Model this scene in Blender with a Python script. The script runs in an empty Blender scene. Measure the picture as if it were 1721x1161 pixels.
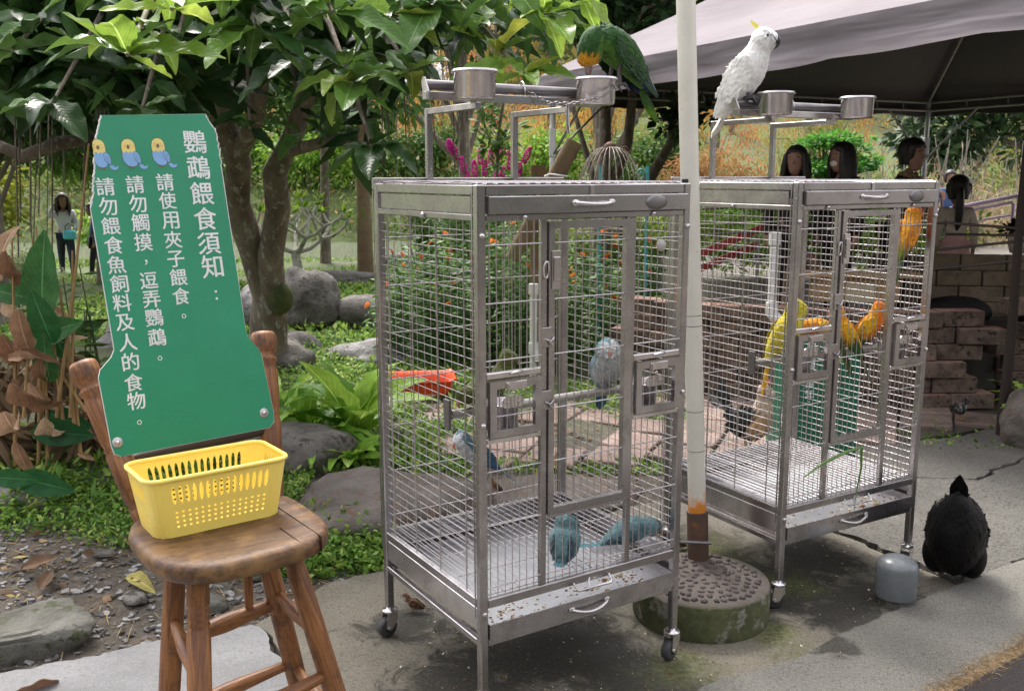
import bpy, bmesh, math, random
import numpy as np
from mathutils import Vector, Matrix, noise
R = math.radians
rng = random.Random(7)
nr = np.random.default_rng(11)
S = 1.35            # the place is laid out in units of 1.35 m; everything is brought to metres at the end
scene = bpy.context.scene
COL = scene.collection

# ---------------------------------------------------------------- camera, sky, sun
cam_d = bpy.data.cameras.new('camera')
cam = bpy.data.objects.new('camera', cam_d); COL.objects.link(cam)
cam.location = (0, 0, 1.45)
cam.rotation_euler = (Matrix.Rotation(R(90 - 10.1487), 3, 'X') @ Matrix.Rotation(R(-0.11), 3, 'Z')).to_euler()
cam_d.sensor_width = 36; cam_d.lens = 1588.4 / 1721 * 36
cam_d.clip_start = .05; cam_d.clip_end = 600
cam_d.dof.use_dof = True; cam_d.dof.focus_distance = 2.75 * S; cam_d.dof.aperture_fstop = 9
scene.camera = cam

SUN_EL, SUN_AZ = 58, 25     # azimuth measured from +Y towards -X
w = bpy.data.worlds.new('World'); scene.world = w; w.use_nodes = True
nt = w.node_tree; nt.nodes.clear()
sky = nt.nodes.new('ShaderNodeTexSky'); sky.sky_type = 'NISHITA'; sky.sun_disc = False
sky.sun_elevation = R(SUN_EL); sky.sun_rotation = R(-SUN_AZ); sky.air_density = 1.6; sky.dust_density = 4; sky.ozone_density = 1
hs = nt.nodes.new('ShaderNodeHueSaturation'); hs.inputs['Saturation'].default_value = .22
bg = nt.nodes.new('ShaderNodeBackground'); bg.inputs['Strength'].default_value = .15
wo = nt.nodes.new('ShaderNodeOutputWorld')
tint = nt.nodes.new('ShaderNodeMix'); tint.data_type = 'RGBA'; tint.blend_type = 'MULTIPLY'; tint.inputs[0].default_value = 1; tint.inputs[7].default_value = (1, .955, .97, 1)   # cloud cover: nearly white light
nt.links.new(sky.outputs[0], hs.inputs['Color']); nt.links.new(hs.outputs[0], tint.inputs[6]); nt.links.new(tint.outputs[2], bg.inputs[0]); nt.links.new(bg.outputs[0], wo.inputs[0])
sd = bpy.data.lights.new('sun', 'SUN'); sd.energy = 1.25; sd.angle = R(14); sd.color = (1, .965, .9)
sun = bpy.data.objects.new('sun', sd); COL.objects.link(sun)
sv = Vector((-math.sin(R(SUN_AZ)) * math.cos(R(SUN_EL)), math.cos(R(SUN_AZ)) * math.cos(R(SUN_EL)), math.sin(R(SUN_EL))))
sun.rotation_euler = sv.to_track_quat('Z', 'Y').to_euler(); sun.location = (0, 0, 20)
scene.view_settings.view_transform = 'Standard'; scene.view_settings.look = 'None'
scene.view_settings.exposure = 1.62; scene.view_settings.gamma = 1; scene.view_settings.use_curve_mapping = False
scene.cycles.use_denoising = True
scene.cycles.max_bounces = 7; scene.cycles.transparent_max_bounces = 8

# ---------------------------------------------------------------- materials
class NT:
    def __init__(s, name):
        s.m = bpy.data.materials.new(name); s.m.use_nodes = True; s.t = s.m.node_tree
        s.b = s.t.nodes['Principled BSDF']; s.out = s.t.nodes['Material Output']
    def n(s, typ, **k):
        x = s.t.nodes.new(typ)
        for a, b in k.items(): setattr(x, a, b)
        return x
    def l(s, a, b): s.t.links.new(a, b)
    def setv(s, sock, v):
        if hasattr(v, 'links') or hasattr(v, 'is_linked'): s.l(v, sock)
        else: sock.default_value = v
    def coord(s, kind='Object'): return s.n('ShaderNodeTexCoord').outputs[kind]
    def noise(s, scale, detail=4, rough=.6, vec=None, dist=0):
        x = s.n('ShaderNodeTexNoise'); x.inputs['Scale'].default_value = scale; x.inputs['Detail'].default_value = detail
        x.inputs['Roughness'].default_value = rough; x.inputs['Distortion'].default_value = dist
        s.l(vec if vec is not None else s.coord(), x.inputs['Vector']); return x.outputs['Fac']
    def ramp(s, fac, stops, interp='LINEAR'):
        x = s.n('ShaderNodeValToRGB'); x.color_ramp.interpolation = interp
        e = x.color_ramp.elements
        while len(e) < len(stops): e.new(.5)
        for i, (p, c) in enumerate(stops):
            e[i].position = p; e[i].color = (c, c, c, 1) if isinstance(c, (int, float)) else (*c, 1)
        s.setv(x.inputs[0], fac); return x.outputs[0]
    def mix(s, fac, a, b, mode='MIX'):
        x = s.n('ShaderNodeMix', data_type='RGBA', blend_type=mode)
        s.setv(x.inputs[0], fac)
        for k, v in ((6, a), (7, b)):
            s.setv(x.inputs[k], v if not isinstance(v, tuple) else (*v[:3], 1))
        return x.outputs[2]
    def math(s, op, a, b=0.0, clamp=False):
        x = s.n('ShaderNodeMath', operation=op); x.use_clamp = clamp
        s.setv(x.inputs[0], a); s.setv(x.inputs[1], b); return x.outputs[0]
    def bump(s, h, strength=.3, dist=.01):
        x = s.n('ShaderNodeBump'); x.inputs['Strength'].default_value = strength; x.inputs['Distance'].default_value = dist
        s.l(h, x.inputs['Height']); s.l(x.outputs[0], s.b.inputs['Normal']); return x
    def col(s, c): s.setv(s.b.inputs['Base Color'], c if not isinstance(c, tuple) else (*c[:3], 1)); return s
    def rough(s, r): s.setv(s.b.inputs['Roughness'], r); return s
    def metal(s, r): s.setv(s.b.inputs['Metallic'], r); return s

def stain(name, c1, c2, scale=6, c3=None, scale3=30, rough=.7, bump=.3, bscale=60, bdist=.006, metal=0, stretch=None, rnd=.0, spec=None):
    """two colours blended by noise, a third as specks, per-object brightness, fine relief"""
    t = NT(name); v = t.coord()
    if stretch:
        mp = t.n('ShaderNodeMapping'); mp.inputs['Scale'].default_value = stretch; t.l(v, mp.inputs[0]); v = mp.outputs[0]
    if rnd:
        oi = t.n('ShaderNodeObjectInfo'); add = t.n('ShaderNodeVectorMath', operation='ADD'); sc_ = t.n('ShaderNodeVectorMath', operation='SCALE')
        cmb = t.n('ShaderNodeCombineXYZ'); t.l(oi.outputs['Random'], cmb.inputs[0]); t.l(oi.outputs['Random'], cmb.inputs[1])
        t.l(cmb.outputs[0], sc_.inputs[0]); sc_.inputs['Scale'].default_value = 37
        t.l(v, add.inputs[0]); t.l(sc_.outputs[0], add.inputs[1]); v = add.outputs[0]
    c = t.mix(t.ramp(t.noise(scale, 5, .65, v), [(.35, 0), (.65, 1)]), c1, c2)
    if c3: c = t.mix(t.ramp(t.noise(scale3, 3, .7, v), [(.56, 0), (.64, 1)]), c, c3)
    if rnd:
        k = t.math('ADD', t.math('MULTIPLY', oi.outputs['Random'], 2 * rnd), 1 - rnd)
        hv = t.n('ShaderNodeHueSaturation'); t.l(k, hv.inputs['Value']); t.l(c, hv.inputs['Color']); c = hv.outputs[0]
    t.col(c); t.metal(metal)
    t.rough(t.math('ADD', t.math('MULTIPLY', t.noise(bscale / 3, 3, .6, v), .25), rough - .12))
    if spec is not None: t.b.inputs['Specular IOR Level'].default_value = spec
    if bump: t.bump(t.noise(bscale, 6, .65, v), bump, bdist)
    return t.m

def steel_mat(name, base=.52, rough=.34):
    t = NT(name); v = t.coord()
    mp = t.n('ShaderNodeMapping'); mp.inputs['Scale'].default_value = (9, 9, 1.2); t.l(v, mp.inputs[0])
    n1 = t.noise(7, 5, .65, v); n2 = t.noise(60, 3, .6, mp.outputs[0])
    t.col(t.mix(t.ramp(n1, [(.4, 0), (.7, 1)]), (base, base * .955, base * .965), (base * .60, base * .55, base * .54)))
    t.metal(.93); t.rough(t.math('ADD', t.math('MULTIPLY', n1, .4), rough - .18))
    t.bump(n2, .08, .002); return t.m

def leaf_mat(name, stops, attr=False, rough=.58, trans=.32, veins=False, spec=.22):
    """stops: colour ramp over a per-leaf random number"""
    t = NT(name)
    if attr:
        a = t.n('ShaderNodeAttribute'); a.attribute_name = 'v'; f = a.outputs['Fac']
    else: f = t.n('ShaderNodeObjectInfo').outputs['Random']
    c = t.ramp(f, stops)
    if veins:
        uv = t.n('ShaderNodeUVMap'); uv.uv_map = 'UVMap'; sp = t.n('ShaderNodeSeparateXYZ'); t.l(uv.outputs[0], sp.inputs[0])
        av = t.math('ABSOLUTE', t.math('SUBTRACT', sp.outputs[1], .5))
        mid = t.math('LESS_THAN', av, .022)
        ph = t.math('SUBTRACT', t.math('MULTIPLY', sp.outputs[0], 11), t.math('MULTIPLY', av, 7))
        lat = t.ramp(t.math('ABSOLUTE', t.math('SUBTRACT', t.math('FRACT', ph), .5)), [(0, 1), (.07, 0)])
        vv = t.math('MAXIMUM', t.math('MULTIPLY', mid, .8), t.math('MULTIPLY', lat, .3))
        lc = t.n('ShaderNodeHueSaturation'); lc.inputs['Value'].default_value = 2.3; lc.inputs['Saturation'].default_value = .85; t.l(c, lc.inputs['Color'])
        blotch = t.ramp(t.noise(5, 4, .6), [(.35, .75), (.7, 1.25)])
        c = t.mix(vv, t.mix(1.0, c, blotch, 'MULTIPLY'), lc.outputs[0])
        brown = t.ramp(t.noise(14, 3, .7), [(.68, 0), (.72, 1)])
        c = t.mix(t.math('MULTIPLY', brown, .6), c, (.12, .07, .02))
        w_ = t.math('SUBTRACT', 1, t.ramp(t.math('ABSOLUTE', t.math('SUBTRACT', t.math('FRACT', ph), .5)), [(0, 1), (.3, 0)]))
        t.bump(t.math('ADD', w_, t.math('MULTIPLY', t.noise(30), .8)), .13, .006)
    t.col(c); t.rough(rough); t.b.inputs['Specular IOR Level'].default_value = spec
    tr = t.n('ShaderNodeBsdfTranslucent'); hc = t.n('ShaderNodeHueSaturation'); hc.inputs['Value'].default_value = 1.5; hc.inputs['Hue'].default_value = .48
    t.l(c, hc.inputs['Color']); t.l(hc.outputs[0], tr.inputs[0])
    mx = t.n('ShaderNodeMixShader'); mx.inputs[0].default_value = trans
    t.l(t.b.outputs[0], mx.inputs[1]); t.l(tr.outputs[0], mx.inputs[2]); t.l(mx.outputs[0], t.out.inputs[0]); return t.m

def plain(name, c, rough=.5, metal=0, spec=None, bump=0, bscale=80):
    t = NT(name); t.col(t.mix(t.ramp(t.noise(14, 4), [(.3, 0), (.75, 1)]), tuple(c), tuple(x * .82 for x in c))); t.rough(rough); t.metal(metal)
    if spec is not None: t.b.inputs['Specular IOR Level'].default_value = spec
    if bump: t.bump(t.noise(bscale, 4), bump, .003)
    return t.m

def plumage(name, rough=.75, scale=70, sheen=.3, k=.55):
    """colour from the vertex attribute Col, broken by a feather pattern"""
    t = NT(name); a = t.n('ShaderNodeAttribute'); a.attribute_name = 'Col'
    vo = t.n('ShaderNodeTexVoronoi'); vo.inputs['Scale'].default_value = scale
    mp = t.n('ShaderNodeMapping'); mp.inputs['Scale'].default_value = (.6, 1, 1); t.l(t.coord(), mp.inputs[0]); t.l(mp.outputs[0], vo.inputs['Vector'])
    d = t.ramp(vo.outputs['Distance'], [(0, 1.0), (.75, k)])
    c = t.mix(1.0, a.outputs['Color'], d, 'MULTIPLY'); c = t.mix(1.0, c, t.ramp(t.noise(25, 4), [(.3, .8), (.7, 1.15)]), 'MULTIPLY')
    t.col(c); t.rough(rough); t.b.inputs['Sheen Weight'].default_value = sheen; t.b.inputs['Specular IOR Level'].default_value = .2
    t.bump(vo.outputs['Distance'], .5, .004); return t.m

STEEL = steel_mat('brushed_steel', .46, .25); STEEL_L = steel_mat('bright_steel', .68, .22); WIRE = steel_mat('steel_wire', .60, .26)
STEEL_D = steel_mat('dull_steel', .26, .42)
DARK = plain('dark_recess', (.02, .018, .016), .8); BLACKP = plain('black_plastic', (.015, .015, .016), .5)
RUBBER = plain('grey_rubber', (.05, .05, .052), .6)
PLUME = plumage('plumage', .7, 90, .15, .72); PLUME_W = plumage('white_plumage', .85, 60, .1, .95); PLUME_B = plumage('black_plumage', .55, 55, 0, .4)
WHITE_P = plain('white_paint', (.75, .75, .73), .45)

# ---------------------------------------------------------------- mesh helpers
class MB:
    def __init__(s): s.v = []; s.f = []; s.mi = []; s.sm = []
    def add(s, vs, fs, m=0, smooth=False):
        o = len(s.v); s.v += [tuple(p) for p in vs]
        for f in fs: s.f.append(tuple(i + o for i in f)); s.mi.append(m); s.sm.append(smooth)
        return s
    def box(s, a, b, m=0, mat=None):
        x0, y0, z0 = a; x1, y1, z1 = b
        vs = [Vector(p) for p in ((x0,y0,z0),(x1,y0,z0),(x1,y1,z0),(x0,y1,z0),(x0,y0,z1),(x1,y0,z1),(x1,y1,z1),(x0,y1,z1))]
        if mat is not None: vs = [mat @ p for p in vs]
        s.add(vs, [(0,3,2,1),(4,5,6,7),(0,1,5,4),(1,2,6,5),(2,3,7,6),(3,0,4,7)], m); return s
    def bbox(s, a, b, r=.003, m=0, mat=None):
        """box with chamfered vertical and horizontal edges"""
        bm = bmesh.new(); bmesh.ops.create_cube(bm, size=1)
        c = [(a[i] + b[i]) / 2 for i in range(3)]; d = [abs(b[i] - a[i]) for i in range(3)]
        for v in bm.verts: v.co = Vector((c[i] + v.co[i] * d[i] for i in range(3)))
        bmesh.ops.bevel(bm, geom=bm.edges[:], offset=min(r, min(d) * .45), segments=1, affect='EDGES')
        if mat is not None: bm.transform(mat)
        s.bm(bm, m); return s
    def bm(s, bm, m=0, smooth=False):
        bm.verts.index_update(); s.add([v.co for v in bm.verts], [[v.index for v in f.verts] for f in bm.faces], m, smooth); bm.free(); return s
    def tube(s, pts, r, n=8, m=0, caps=True, smooth=True):
        pts = [Vector(p) for p in pts]; rs = r if isinstance(r, (list, tuple)) else [r] * len(pts)
        rings = []; u = None
        for i, p in enumerate(pts):
            d = (pts[min(i + 1, len(pts) - 1)] - pts[max(i - 1, 0)]).normalized()
            if u is None: u = d.orthogonal().normalized()
            else:
                u = (u - d * u.dot(d)); u = u.normalized() if u.length > 1e-6 else d.orthogonal().normalized()
            w_ = d.cross(u)
            rings.append([p + (u * math.cos(2 * math.pi * k / n) + w_ * math.sin(2 * math.pi * k / n)) * rs[i] for k in range(n)])
        vs = [q for rg in rings for q in rg]; fs = []
        for i in range(len(pts) - 1):
            for k in range(n): fs.append((i * n + k, i * n + (k + 1) % n, (i + 1) * n + (k + 1) % n, (i + 1) * n + k))
        s.add(vs, fs, m, smooth)
        if caps:
            s.add(rings[0], [tuple(reversed(range(n)))], m); s.add(rings[-1], [tuple(range(n))], m)
        return s
    def lathe(s, prof, n=24, m=0, mat=None, smooth=True):
        """prof: list of (radius, z)"""
        vs = []; fs = []
        for r_, z in prof:
            for k in range(n):
                a = 2 * math.pi * k / n; p = Vector((r_ * math.cos(a), r_ * math.sin(a), z)); vs.append(mat @ p if mat is not None else p)
        for i in range(len(prof) - 1):
            for k in range(n): fs.append((i * n + k, i * n + (k + 1) % n, (i + 1) * n + (k + 1) % n, (i + 1) * n + k))
        s.add(vs, fs, m, smooth); return s
    def sphere(s, c, r, m=0, n=10, mat=None):
        bm = bmesh.new(); bmesh.ops.create_uvsphere(bm, u_segments=n, v_segments=max(4, n * 2 // 3), radius=1)
        r = r if isinstance(r, (tuple, list)) else (r, r, r)
        for v in bm.verts: v.co = Vector((v.co[i] * r[i] for i in range(3)))
        if mat is not None: bm.transform(mat)
        for v in bm.verts: v.co += Vector(c)
        s.bm(bm, m, True); return s
    def prism(s, poly, z0, z1, m=0, mat=None, top=True, bot=True):
        n = len(poly); vs = [Vector((x, y, z0)) for x, y in poly] + [Vector((x, y, z1)) for x, y in poly]
        if mat is not None: vs = [mat @ p for p in vs]
        fs = [(i, (i + 1) % n, n + (i + 1) % n, n + i) for i in range(n)]
        s.add(vs, fs, m)
        if top: s.add(vs[n:], [tuple(range(n))], m)
        if bot: s.add(vs[:n], [tuple(reversed(range(n)))], m)
        return s
    def mesh(s, name, mats):
        me = bpy.data.meshes.new(name); me.from_pydata(s.v, [], s.f)
        for m in (mats if isinstance(mats, (list, tuple)) else [mats]): me.materials.append(m)
        me.polygons.foreach_set('material_index', s.mi); me.polygons.foreach_set('use_smooth', s.sm); me.update(); return me
    def build(s, name, mats, parent=None, loc=None, rot=None):
        return put(name, s.mesh(name, mats), parent, loc, rot)

def put(name, me, parent=None, loc=None, rot=None, scale=None, M=None):
    o = bpy.data.objects.new(name, me); COL.objects.link(o)
    if parent is not None: o.parent = parent
    if M is not None: o.matrix_basis = M
    if loc is not None: o.location = loc
    if rot is not None: o.rotation_euler = rot
    if scale is not None: o.scale = scale if isinstance(scale, (tuple, list, Vector)) else (scale,) * 3
    return o
def tag(o, label=None, cat=None, group=None, kind=None):
    if label: o['label'] = label
    if cat: o['category'] = cat
    if group: o['group'] = group
    if kind: o['kind'] = kind
    return o
def thing(name, label, cat, loc=(0, 0, 0), rz=0, group=None):
    o = put(name, None, loc=loc, rot=(0, 0, rz)); tag(o, label, cat, group); return o
def copy_tree(o, parent=None):
    c = o.copy(); COL.objects.link(c); c.parent = parent
    for ch in list(o.children): copy_tree(ch, c)
    return c
def frame(loc, x, up=(0, 0, 1)):
    """matrix with local x along x, local z as near to up as possible"""
    x = Vector(x).normalized(); z = Vector(up); z = z - x * z.dot(x)
    z = z.normalized() if z.length > 1e-4 else x.orthogonal().normalized()
    y = z.cross(x); m = Matrix((x, y, z)).transposed().to_4x4(); m.translation = Vector(loc); return m
def sstep(a, b, x):
    t = min(1, max(0, (x - a) / (b - a))); return t * t * (3 - 2 * t)

# ---- many small leaves as one mesh (numpy)
T5 = (np.array([[0, 0, 0], [.45, .5, -.06], [.55, 0, .07], [1, 0, -.08], [.45, -.5, -.06]]), np.array([[0, 2, 1], [1, 2, 3], [0, 4, 2], [4, 3, 2]]))
T4 = (np.array([[0, 0, 0], [.45, .5, 0], [1, 0, -.05], [.45, -.5, 0]]), np.array([[0, 2, 1], [0, 3, 2]]))
TG = (np.array([[0, .5, 0], [0, -.5, 0], [.55, .3, .1], [.55, -.3, .1], [1, 0, -.12]]), np.array([[0, 1, 3], [0, 3, 2], [2, 3, 4]]))
def leaves(name, P, D, size, mats, aspect=.45, T=T5, parent=None, up=(0, 0, 1), upj=.6, szj=.35, v=None, smooth=False):
    """P points, D directions (N,3); each leaf lies roughly flat to 'up' with jitter"""
    P = np.asarray(P, float); N = len(P); D = np.asarray(D, float)
    D = D / (np.linalg.norm(D, axis=1)[:, None] + 1e-9)
    U = np.asarray(up, float) + nr.normal(0, upj, (N, 3))
    Z = U - D * (U * D).sum(1)[:, None]; Z /= (np.linalg.norm(Z, axis=1)[:, None] + 1e-9)
    Y = np.cross(Z, D); sz = (np.asarray(size) * (1 + nr.uniform(-szj, szj, N)))
    tv, tf = T; k = len(tv)
    V = (P[:, None] + sz[:, None, None] * (tv[None, :, 0:1] * D[:, None] + tv[None, :, 1:2] * aspect * Y[:, None] + tv[None, :, 2:3] * Z[:, None])).reshape(-1, 3)
    F = (tf[None] + (np.arange(N) * k)[:, None, None]).reshape(-1, 3)
    me = bpy.data.meshes.new(name); me.vertices.add(len(V)); me.vertices.foreach_set('co', V.ravel().astype('f'))
    me.loops.add(F.size); me.loops.foreach_set('vertex_index', F.ravel().astype('i'))
    me.polygons.add(len(F)); me.polygons.foreach_set('loop_start', (np.arange(len(F)) * 3).astype('i'))
    for m in (mats if isinstance(mats, (list, tuple)) else [mats]): me.materials.append(m)
    me.update(calc_edges=True)
    at = me.attributes.new('v', 'FLOAT', 'POINT'); vv = nr.random(N) if v is None else np.asarray(v)
    at.data.foreach_set('value', np.repeat(vv, k).astype('f'))
    return put(name, me, parent)
def rdir(N, zb=0.0, zs=1.0):
    d = nr.normal(0, 1, (N, 3)); d[:, 2] = d[:, 2] * zs + zb; return d / np.linalg.norm(d, axis=1)[:, None]
def clumps(center, rad, ncl, per, clr, flat=.8, shell=.55):
    """points gathered in clumps spread through an ellipsoid"""
    c = rdir(ncl) * (shell + (1 - shell) * nr.random(ncl))[:, None] * np.array(rad) + np.array(center)
    sz = clr * nr.uniform(.6, 1.4, ncl)
    o = rdir(ncl * per) * (nr.random(ncl * per) ** .4)[:, None]
    o[:, 2] *= flat
    P = np.repeat(c, per, 0) + o * np.repeat(sz, per)[:, None]
    v = np.clip(np.repeat(nr.random(ncl), per) * .55 + nr.random(ncl * per) * .45, 0, 1)
    return P, o, v

def loft(rings, n=16, close=True, sub=4):
    """rings: (x, y, z, ry, rz[, colour]); smooth tube through them. returns verts, faces, t"""
    A = np.array([r_[:5] for r_ in rings], float); m = len(A); out = []
    for i in range(m - 1):
        p0, p1, p2, p3 = A[max(i - 1, 0)], A[i], A[i + 1], A[min(i + 2, m - 1)]
        for k in range(sub):
            t = k / sub
            q = .5 * (2 * p1 + (p2 - p0) * t + (2 * p0 - 5 * p1 + 4 * p2 - p3) * t * t + (3 * p1 - p0 - 3 * p2 + p3) * t ** 3)
            out.append((q, i + t))
    out.append((A[-1], m - 1))
    vs = []; ts = []; L = len(out)
    for i, (q, t) in enumerate(out):
        a = out[max(i - 1, 0)][0][:3]; b = out[min(i + 1, L - 1)][0][:3]; d = Vector(b - a); d = d.normalized() if d.length > 1e-9 else Vector((1, 0, 0))
        side = Vector((0, 1, 0)); side = (side - d * side.dot(d)).normalized(); upv = side.cross(d) * -1; upv = d.cross(side)
        for k in range(n):
            an = 2 * math.pi * k / n
            vs.append(Vector(q[:3]) + side * math.cos(an) * max(q[3], 1e-4) + upv * math.sin(an) * max(q[4], 1e-4)); ts.append((t, math.sin(an), math.cos(an)))
    fs = [(i * n + k, i * n + (k + 1) % n, (i + 1) * n + (k + 1) % n, (i + 1) * n + k) for i in range(L - 1) for k in range(n)]
    fs.append(tuple(reversed(range(n)))); fs.append(tuple((L - 1) * n + k for k in range(n)))
    return vs, fs, ts
def setcol(me, cols):
    a = me.color_attributes.new('Col', 'FLOAT_COLOR', 'POINT')
    a.data.foreach_set('color', np.array([(*c, 1) for c in cols], 'f').ravel())
# ---------------------------------------------------------------- the setting
def nz(x, y, s, seed=0): return noise.noise(Vector((x * s + seed, y * s - seed, seed * .37)))
def hgt(x, y):
    h = -.035 + .018 * nz(x, y, 1.3) + .012 * nz(x, y, 4, 3)
    h += .07 * sstep(3.2, 4.2, y) * sstep(-.3, -1.2, x) + .03 * sstep(4.3, 5, y) * sstep(1.2, .6, x)
    h += .05 * sstep(2.75, 3.3, y) * sstep(-1.0, -1.6, x)
    h += -.9 * sstep(15.2, 16.2, y) * (1 - sstep(25, 29, y))
    h += 1.0 * sstep(25.5, 29.5, y) + 7 * sstep(32, 62, y) + 18 * sstep(60, 130, y)
    h += .6 * sstep(34, 45, y) * nz(x, y, .12, 9)
    return h
xs = np.concatenate([np.arange(-120, -12, 6), np.arange(-12, -5, .5), np.arange(-5, 5, .1), np.arange(5, 12, .5), np.arange(12, 125, 6)])
ys = np.concatenate([np.arange(-20, 0, 2.5), np.arange(0, 9, .1), np.arange(9, 34, .5), np.arange(34, 140, 4)])
gv = [(x, y, hgt(x, y)) for y in ys for x in xs]; nx = len(xs)
gf = [(j * nx + i, j * nx + i + 1, (j + 1) * nx + i + 1, (j + 1) * nx + i) for j in range(len(ys) - 1) for i in range(nx - 1)]
t = NT('garden_soil'); pos = t.n('ShaderNodeNewGeometry').outputs['Position']
c = t.mix(t.ramp(t.noise(3, 6, .7, pos), [(.38, 0), (.62, 1)]), (.055, .045, .033), (.12, .10, .075))
c = t.mix(t.ramp(t.noise(28, 5, .75, pos), [(.5, 0), (.66, 1)]), c, (.17, .155, .13))
sy = t.n('ShaderNodeSeparateXYZ'); t.l(pos, sy.inputs[0])
gr = t.math('MULTIPLY', t.ramp(t.math('DIVIDE', sy.outputs[1], 30), [(.2, 0), (.36, 1)]), t.ramp(t.noise(.9, 5, .6, pos), [(.3, .3), (.5, 1)]))
c = t.mix(gr, c, t.mix(t.ramp(t.noise(14, 6, .8, pos), [(.3, 0), (.7, 1)]), (.05, .085, .02), (.12, .15, .045)))
t.col(c); t.rough(.9); t.bump(t.noise(40, 8, .75, pos), .9, .02)
m = bpy.data.meshes.new('ground'); m.from_pydata(gv, [], gf); m.materials.append(t.m); m.polygons.foreach_set('use_smooth', [True] * len(gf))
tag(put('ground', m), kind='structure')

t = NT('pond_water'); t.col((.17, .185, .14)); t.rough(.12); t.bump(t.noise(1.5, 4, .6), .12, .05)
MB().prism([(-60, 15.4), (60, 15.4), (60, 28.6), (-60, 28.6)], -.36, -.355, bot=False).build('pond_water', t.m)['kind'] = 'structure'

def jag(poly, step=.035, amp=.012, seed=0):
    out = []
    for i, (x0, y0) in enumerate(poly):
        x1, y1 = poly[(i + 1) % len(poly)]; n = max(1, int(math.hypot(x1 - x0, y1 - y0) / step))
        for k in range(n):
            x = x0 + (x1 - x0) * k / n; y = y0 + (y1 - y0) * k / n
            out.append((x + amp * (nz(x, y, 9, seed) + .6 * nz(x, y, 31, seed)), y + amp * (nz(x, y, 9, seed + 7) + .6 * nz(x, y, 31, seed + 5))))
    return out
def concrete(name, base, light, moss=(), damp_shade=(), spots=(.08, .07, .055), pits=90, bump=.5, spk=.8):
    t = NT(name); pos = t.coord()
    c = t.mix(t.ramp(t.noise(3.2, 6, .7, pos), [(.36, 0), (.64, 1)]), base, light)
    c = t.mix(t.ramp(t.noise(1.1, 5, .6, pos), [(.35, 0), (.65, .6)]), c, tuple(x * .6 for x in base)); c = t.mix(t.ramp(t.noise(210, 5, .8, pos), [(.48, 0), (.6, spk)]), c, tuple(x * 1.6 for x in light))
    c = t.mix(t.ramp(t.noise(75, 5, .8, pos), [(.53, 0), (.6, .9)]), c, spots)
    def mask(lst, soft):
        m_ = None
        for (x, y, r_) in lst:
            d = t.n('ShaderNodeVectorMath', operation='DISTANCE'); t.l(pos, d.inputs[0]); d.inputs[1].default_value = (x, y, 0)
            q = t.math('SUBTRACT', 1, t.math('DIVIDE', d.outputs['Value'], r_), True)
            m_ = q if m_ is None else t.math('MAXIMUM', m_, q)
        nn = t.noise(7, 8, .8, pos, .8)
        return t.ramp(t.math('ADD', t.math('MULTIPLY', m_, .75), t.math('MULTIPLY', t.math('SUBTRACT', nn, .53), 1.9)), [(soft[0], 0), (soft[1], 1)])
    if damp_shade: c = t.mix(t.math('MULTIPLY', mask(damp_shade, (.12, .34)), .93), c, t.mix(t.ramp(t.noise(90, 4, .8, pos), [(.5, 0), (.62, 1)]), (.022, .020, .015), (.06, .056, .04)))
    if moss: c = t.mix(t.math('MULTIPLY', mask(moss, (.2, .55)), .85), c, t.mix(t.ramp(t.noise(60, 5, .8, pos), [(.4, 0), (.6, 1)]), (.035, .045, .012), (.14, .145, .05)))
    t.col(c); t.rough(.85 if not damp_shade else t.math('SUBTRACT', .9, t.math('MULTIPLY', t.ramp(t.noise(2.2, 3, .5, pos), [(.45, 0), (.6, 1)]), .25)))
    t.bump(t.math('ADD', t.noise(pits, 6, .75, pos), t.math('MULTIPLY', t.noise(9, 4, .6, pos), 1.5)), bump, .012); return t.m
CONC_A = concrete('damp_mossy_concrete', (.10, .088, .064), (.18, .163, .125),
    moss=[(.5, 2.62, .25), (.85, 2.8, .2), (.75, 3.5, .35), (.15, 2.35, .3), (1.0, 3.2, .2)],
    damp_shade=[(.2, 2.2, .4), (.45, 2.35, .35), (-.35, 2.9, .2), (1.15, 3.45, .3), (.1, 2.75, .45), (.3, 2.6, .35), (.95, 3.2, .42), (1.15, 2.95, .3), (.7, 3.5, .4), (-.15, 2.5, .3), (1.3, 3.1, .25)])  # damp stains, plus dark spots painting in the shade under the far cage
CONC_B = concrete('worn_cement_strip', (.105, .10, .085), (.165, .16, .138), damp_shade=[(1.0, 2.72, .12)], bump=.5)
CONC_C = concrete('broken_rough_concrete', (.085, .08, .068), (.165, .158, .14), spots=(.035, .03, .024), pits=45, bump=1.4)
CONC_W = concrete('pale_cement_patch', (.19, .19, .187), (.275, .275, .275), spots=(.17, .167, .16), bump=.2, spk=.3)
def slab(name, poly, z, mat, thick=.06, step=.035, amp=.012, seed=0):
    p = jag(poly, step, amp, seed); mb = MB(); mb.prism(p, z - thick, z); o = mb.build(name, mat); o['kind'] = 'structure'
    bm = bmesh.new(); bm.from_mesh(o.data); top = [f for f in bm.faces if len(f.verts) > 8]
    bmesh.ops.triangulate(bm, faces=top); bm.to_mesh(o.data); bm.free(); return o
E1 = [(.1, 1.0), (.3, 2.2), (.54, 2.49), (.86, 2.647), (1.08, 2.828), (1.389, 3.039), (1.609, 3.174), (1.96, 3.413)]
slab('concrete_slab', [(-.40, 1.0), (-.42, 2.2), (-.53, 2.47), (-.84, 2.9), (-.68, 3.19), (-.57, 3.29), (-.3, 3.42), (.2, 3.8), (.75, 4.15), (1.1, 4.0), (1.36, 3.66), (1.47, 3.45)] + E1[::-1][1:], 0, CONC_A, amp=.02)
slab('cement_patch', [(-2.6, 1.0), (-.42, 1.0), (-.44, 2.2), (-.56, 2.47), (-.85, 2.9), (-1.05, 2.83), (-1.3, 2.68), (-1.52, 2.58), (-2.4, 2.2)], .006, CONC_W, amp=.03)
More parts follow.
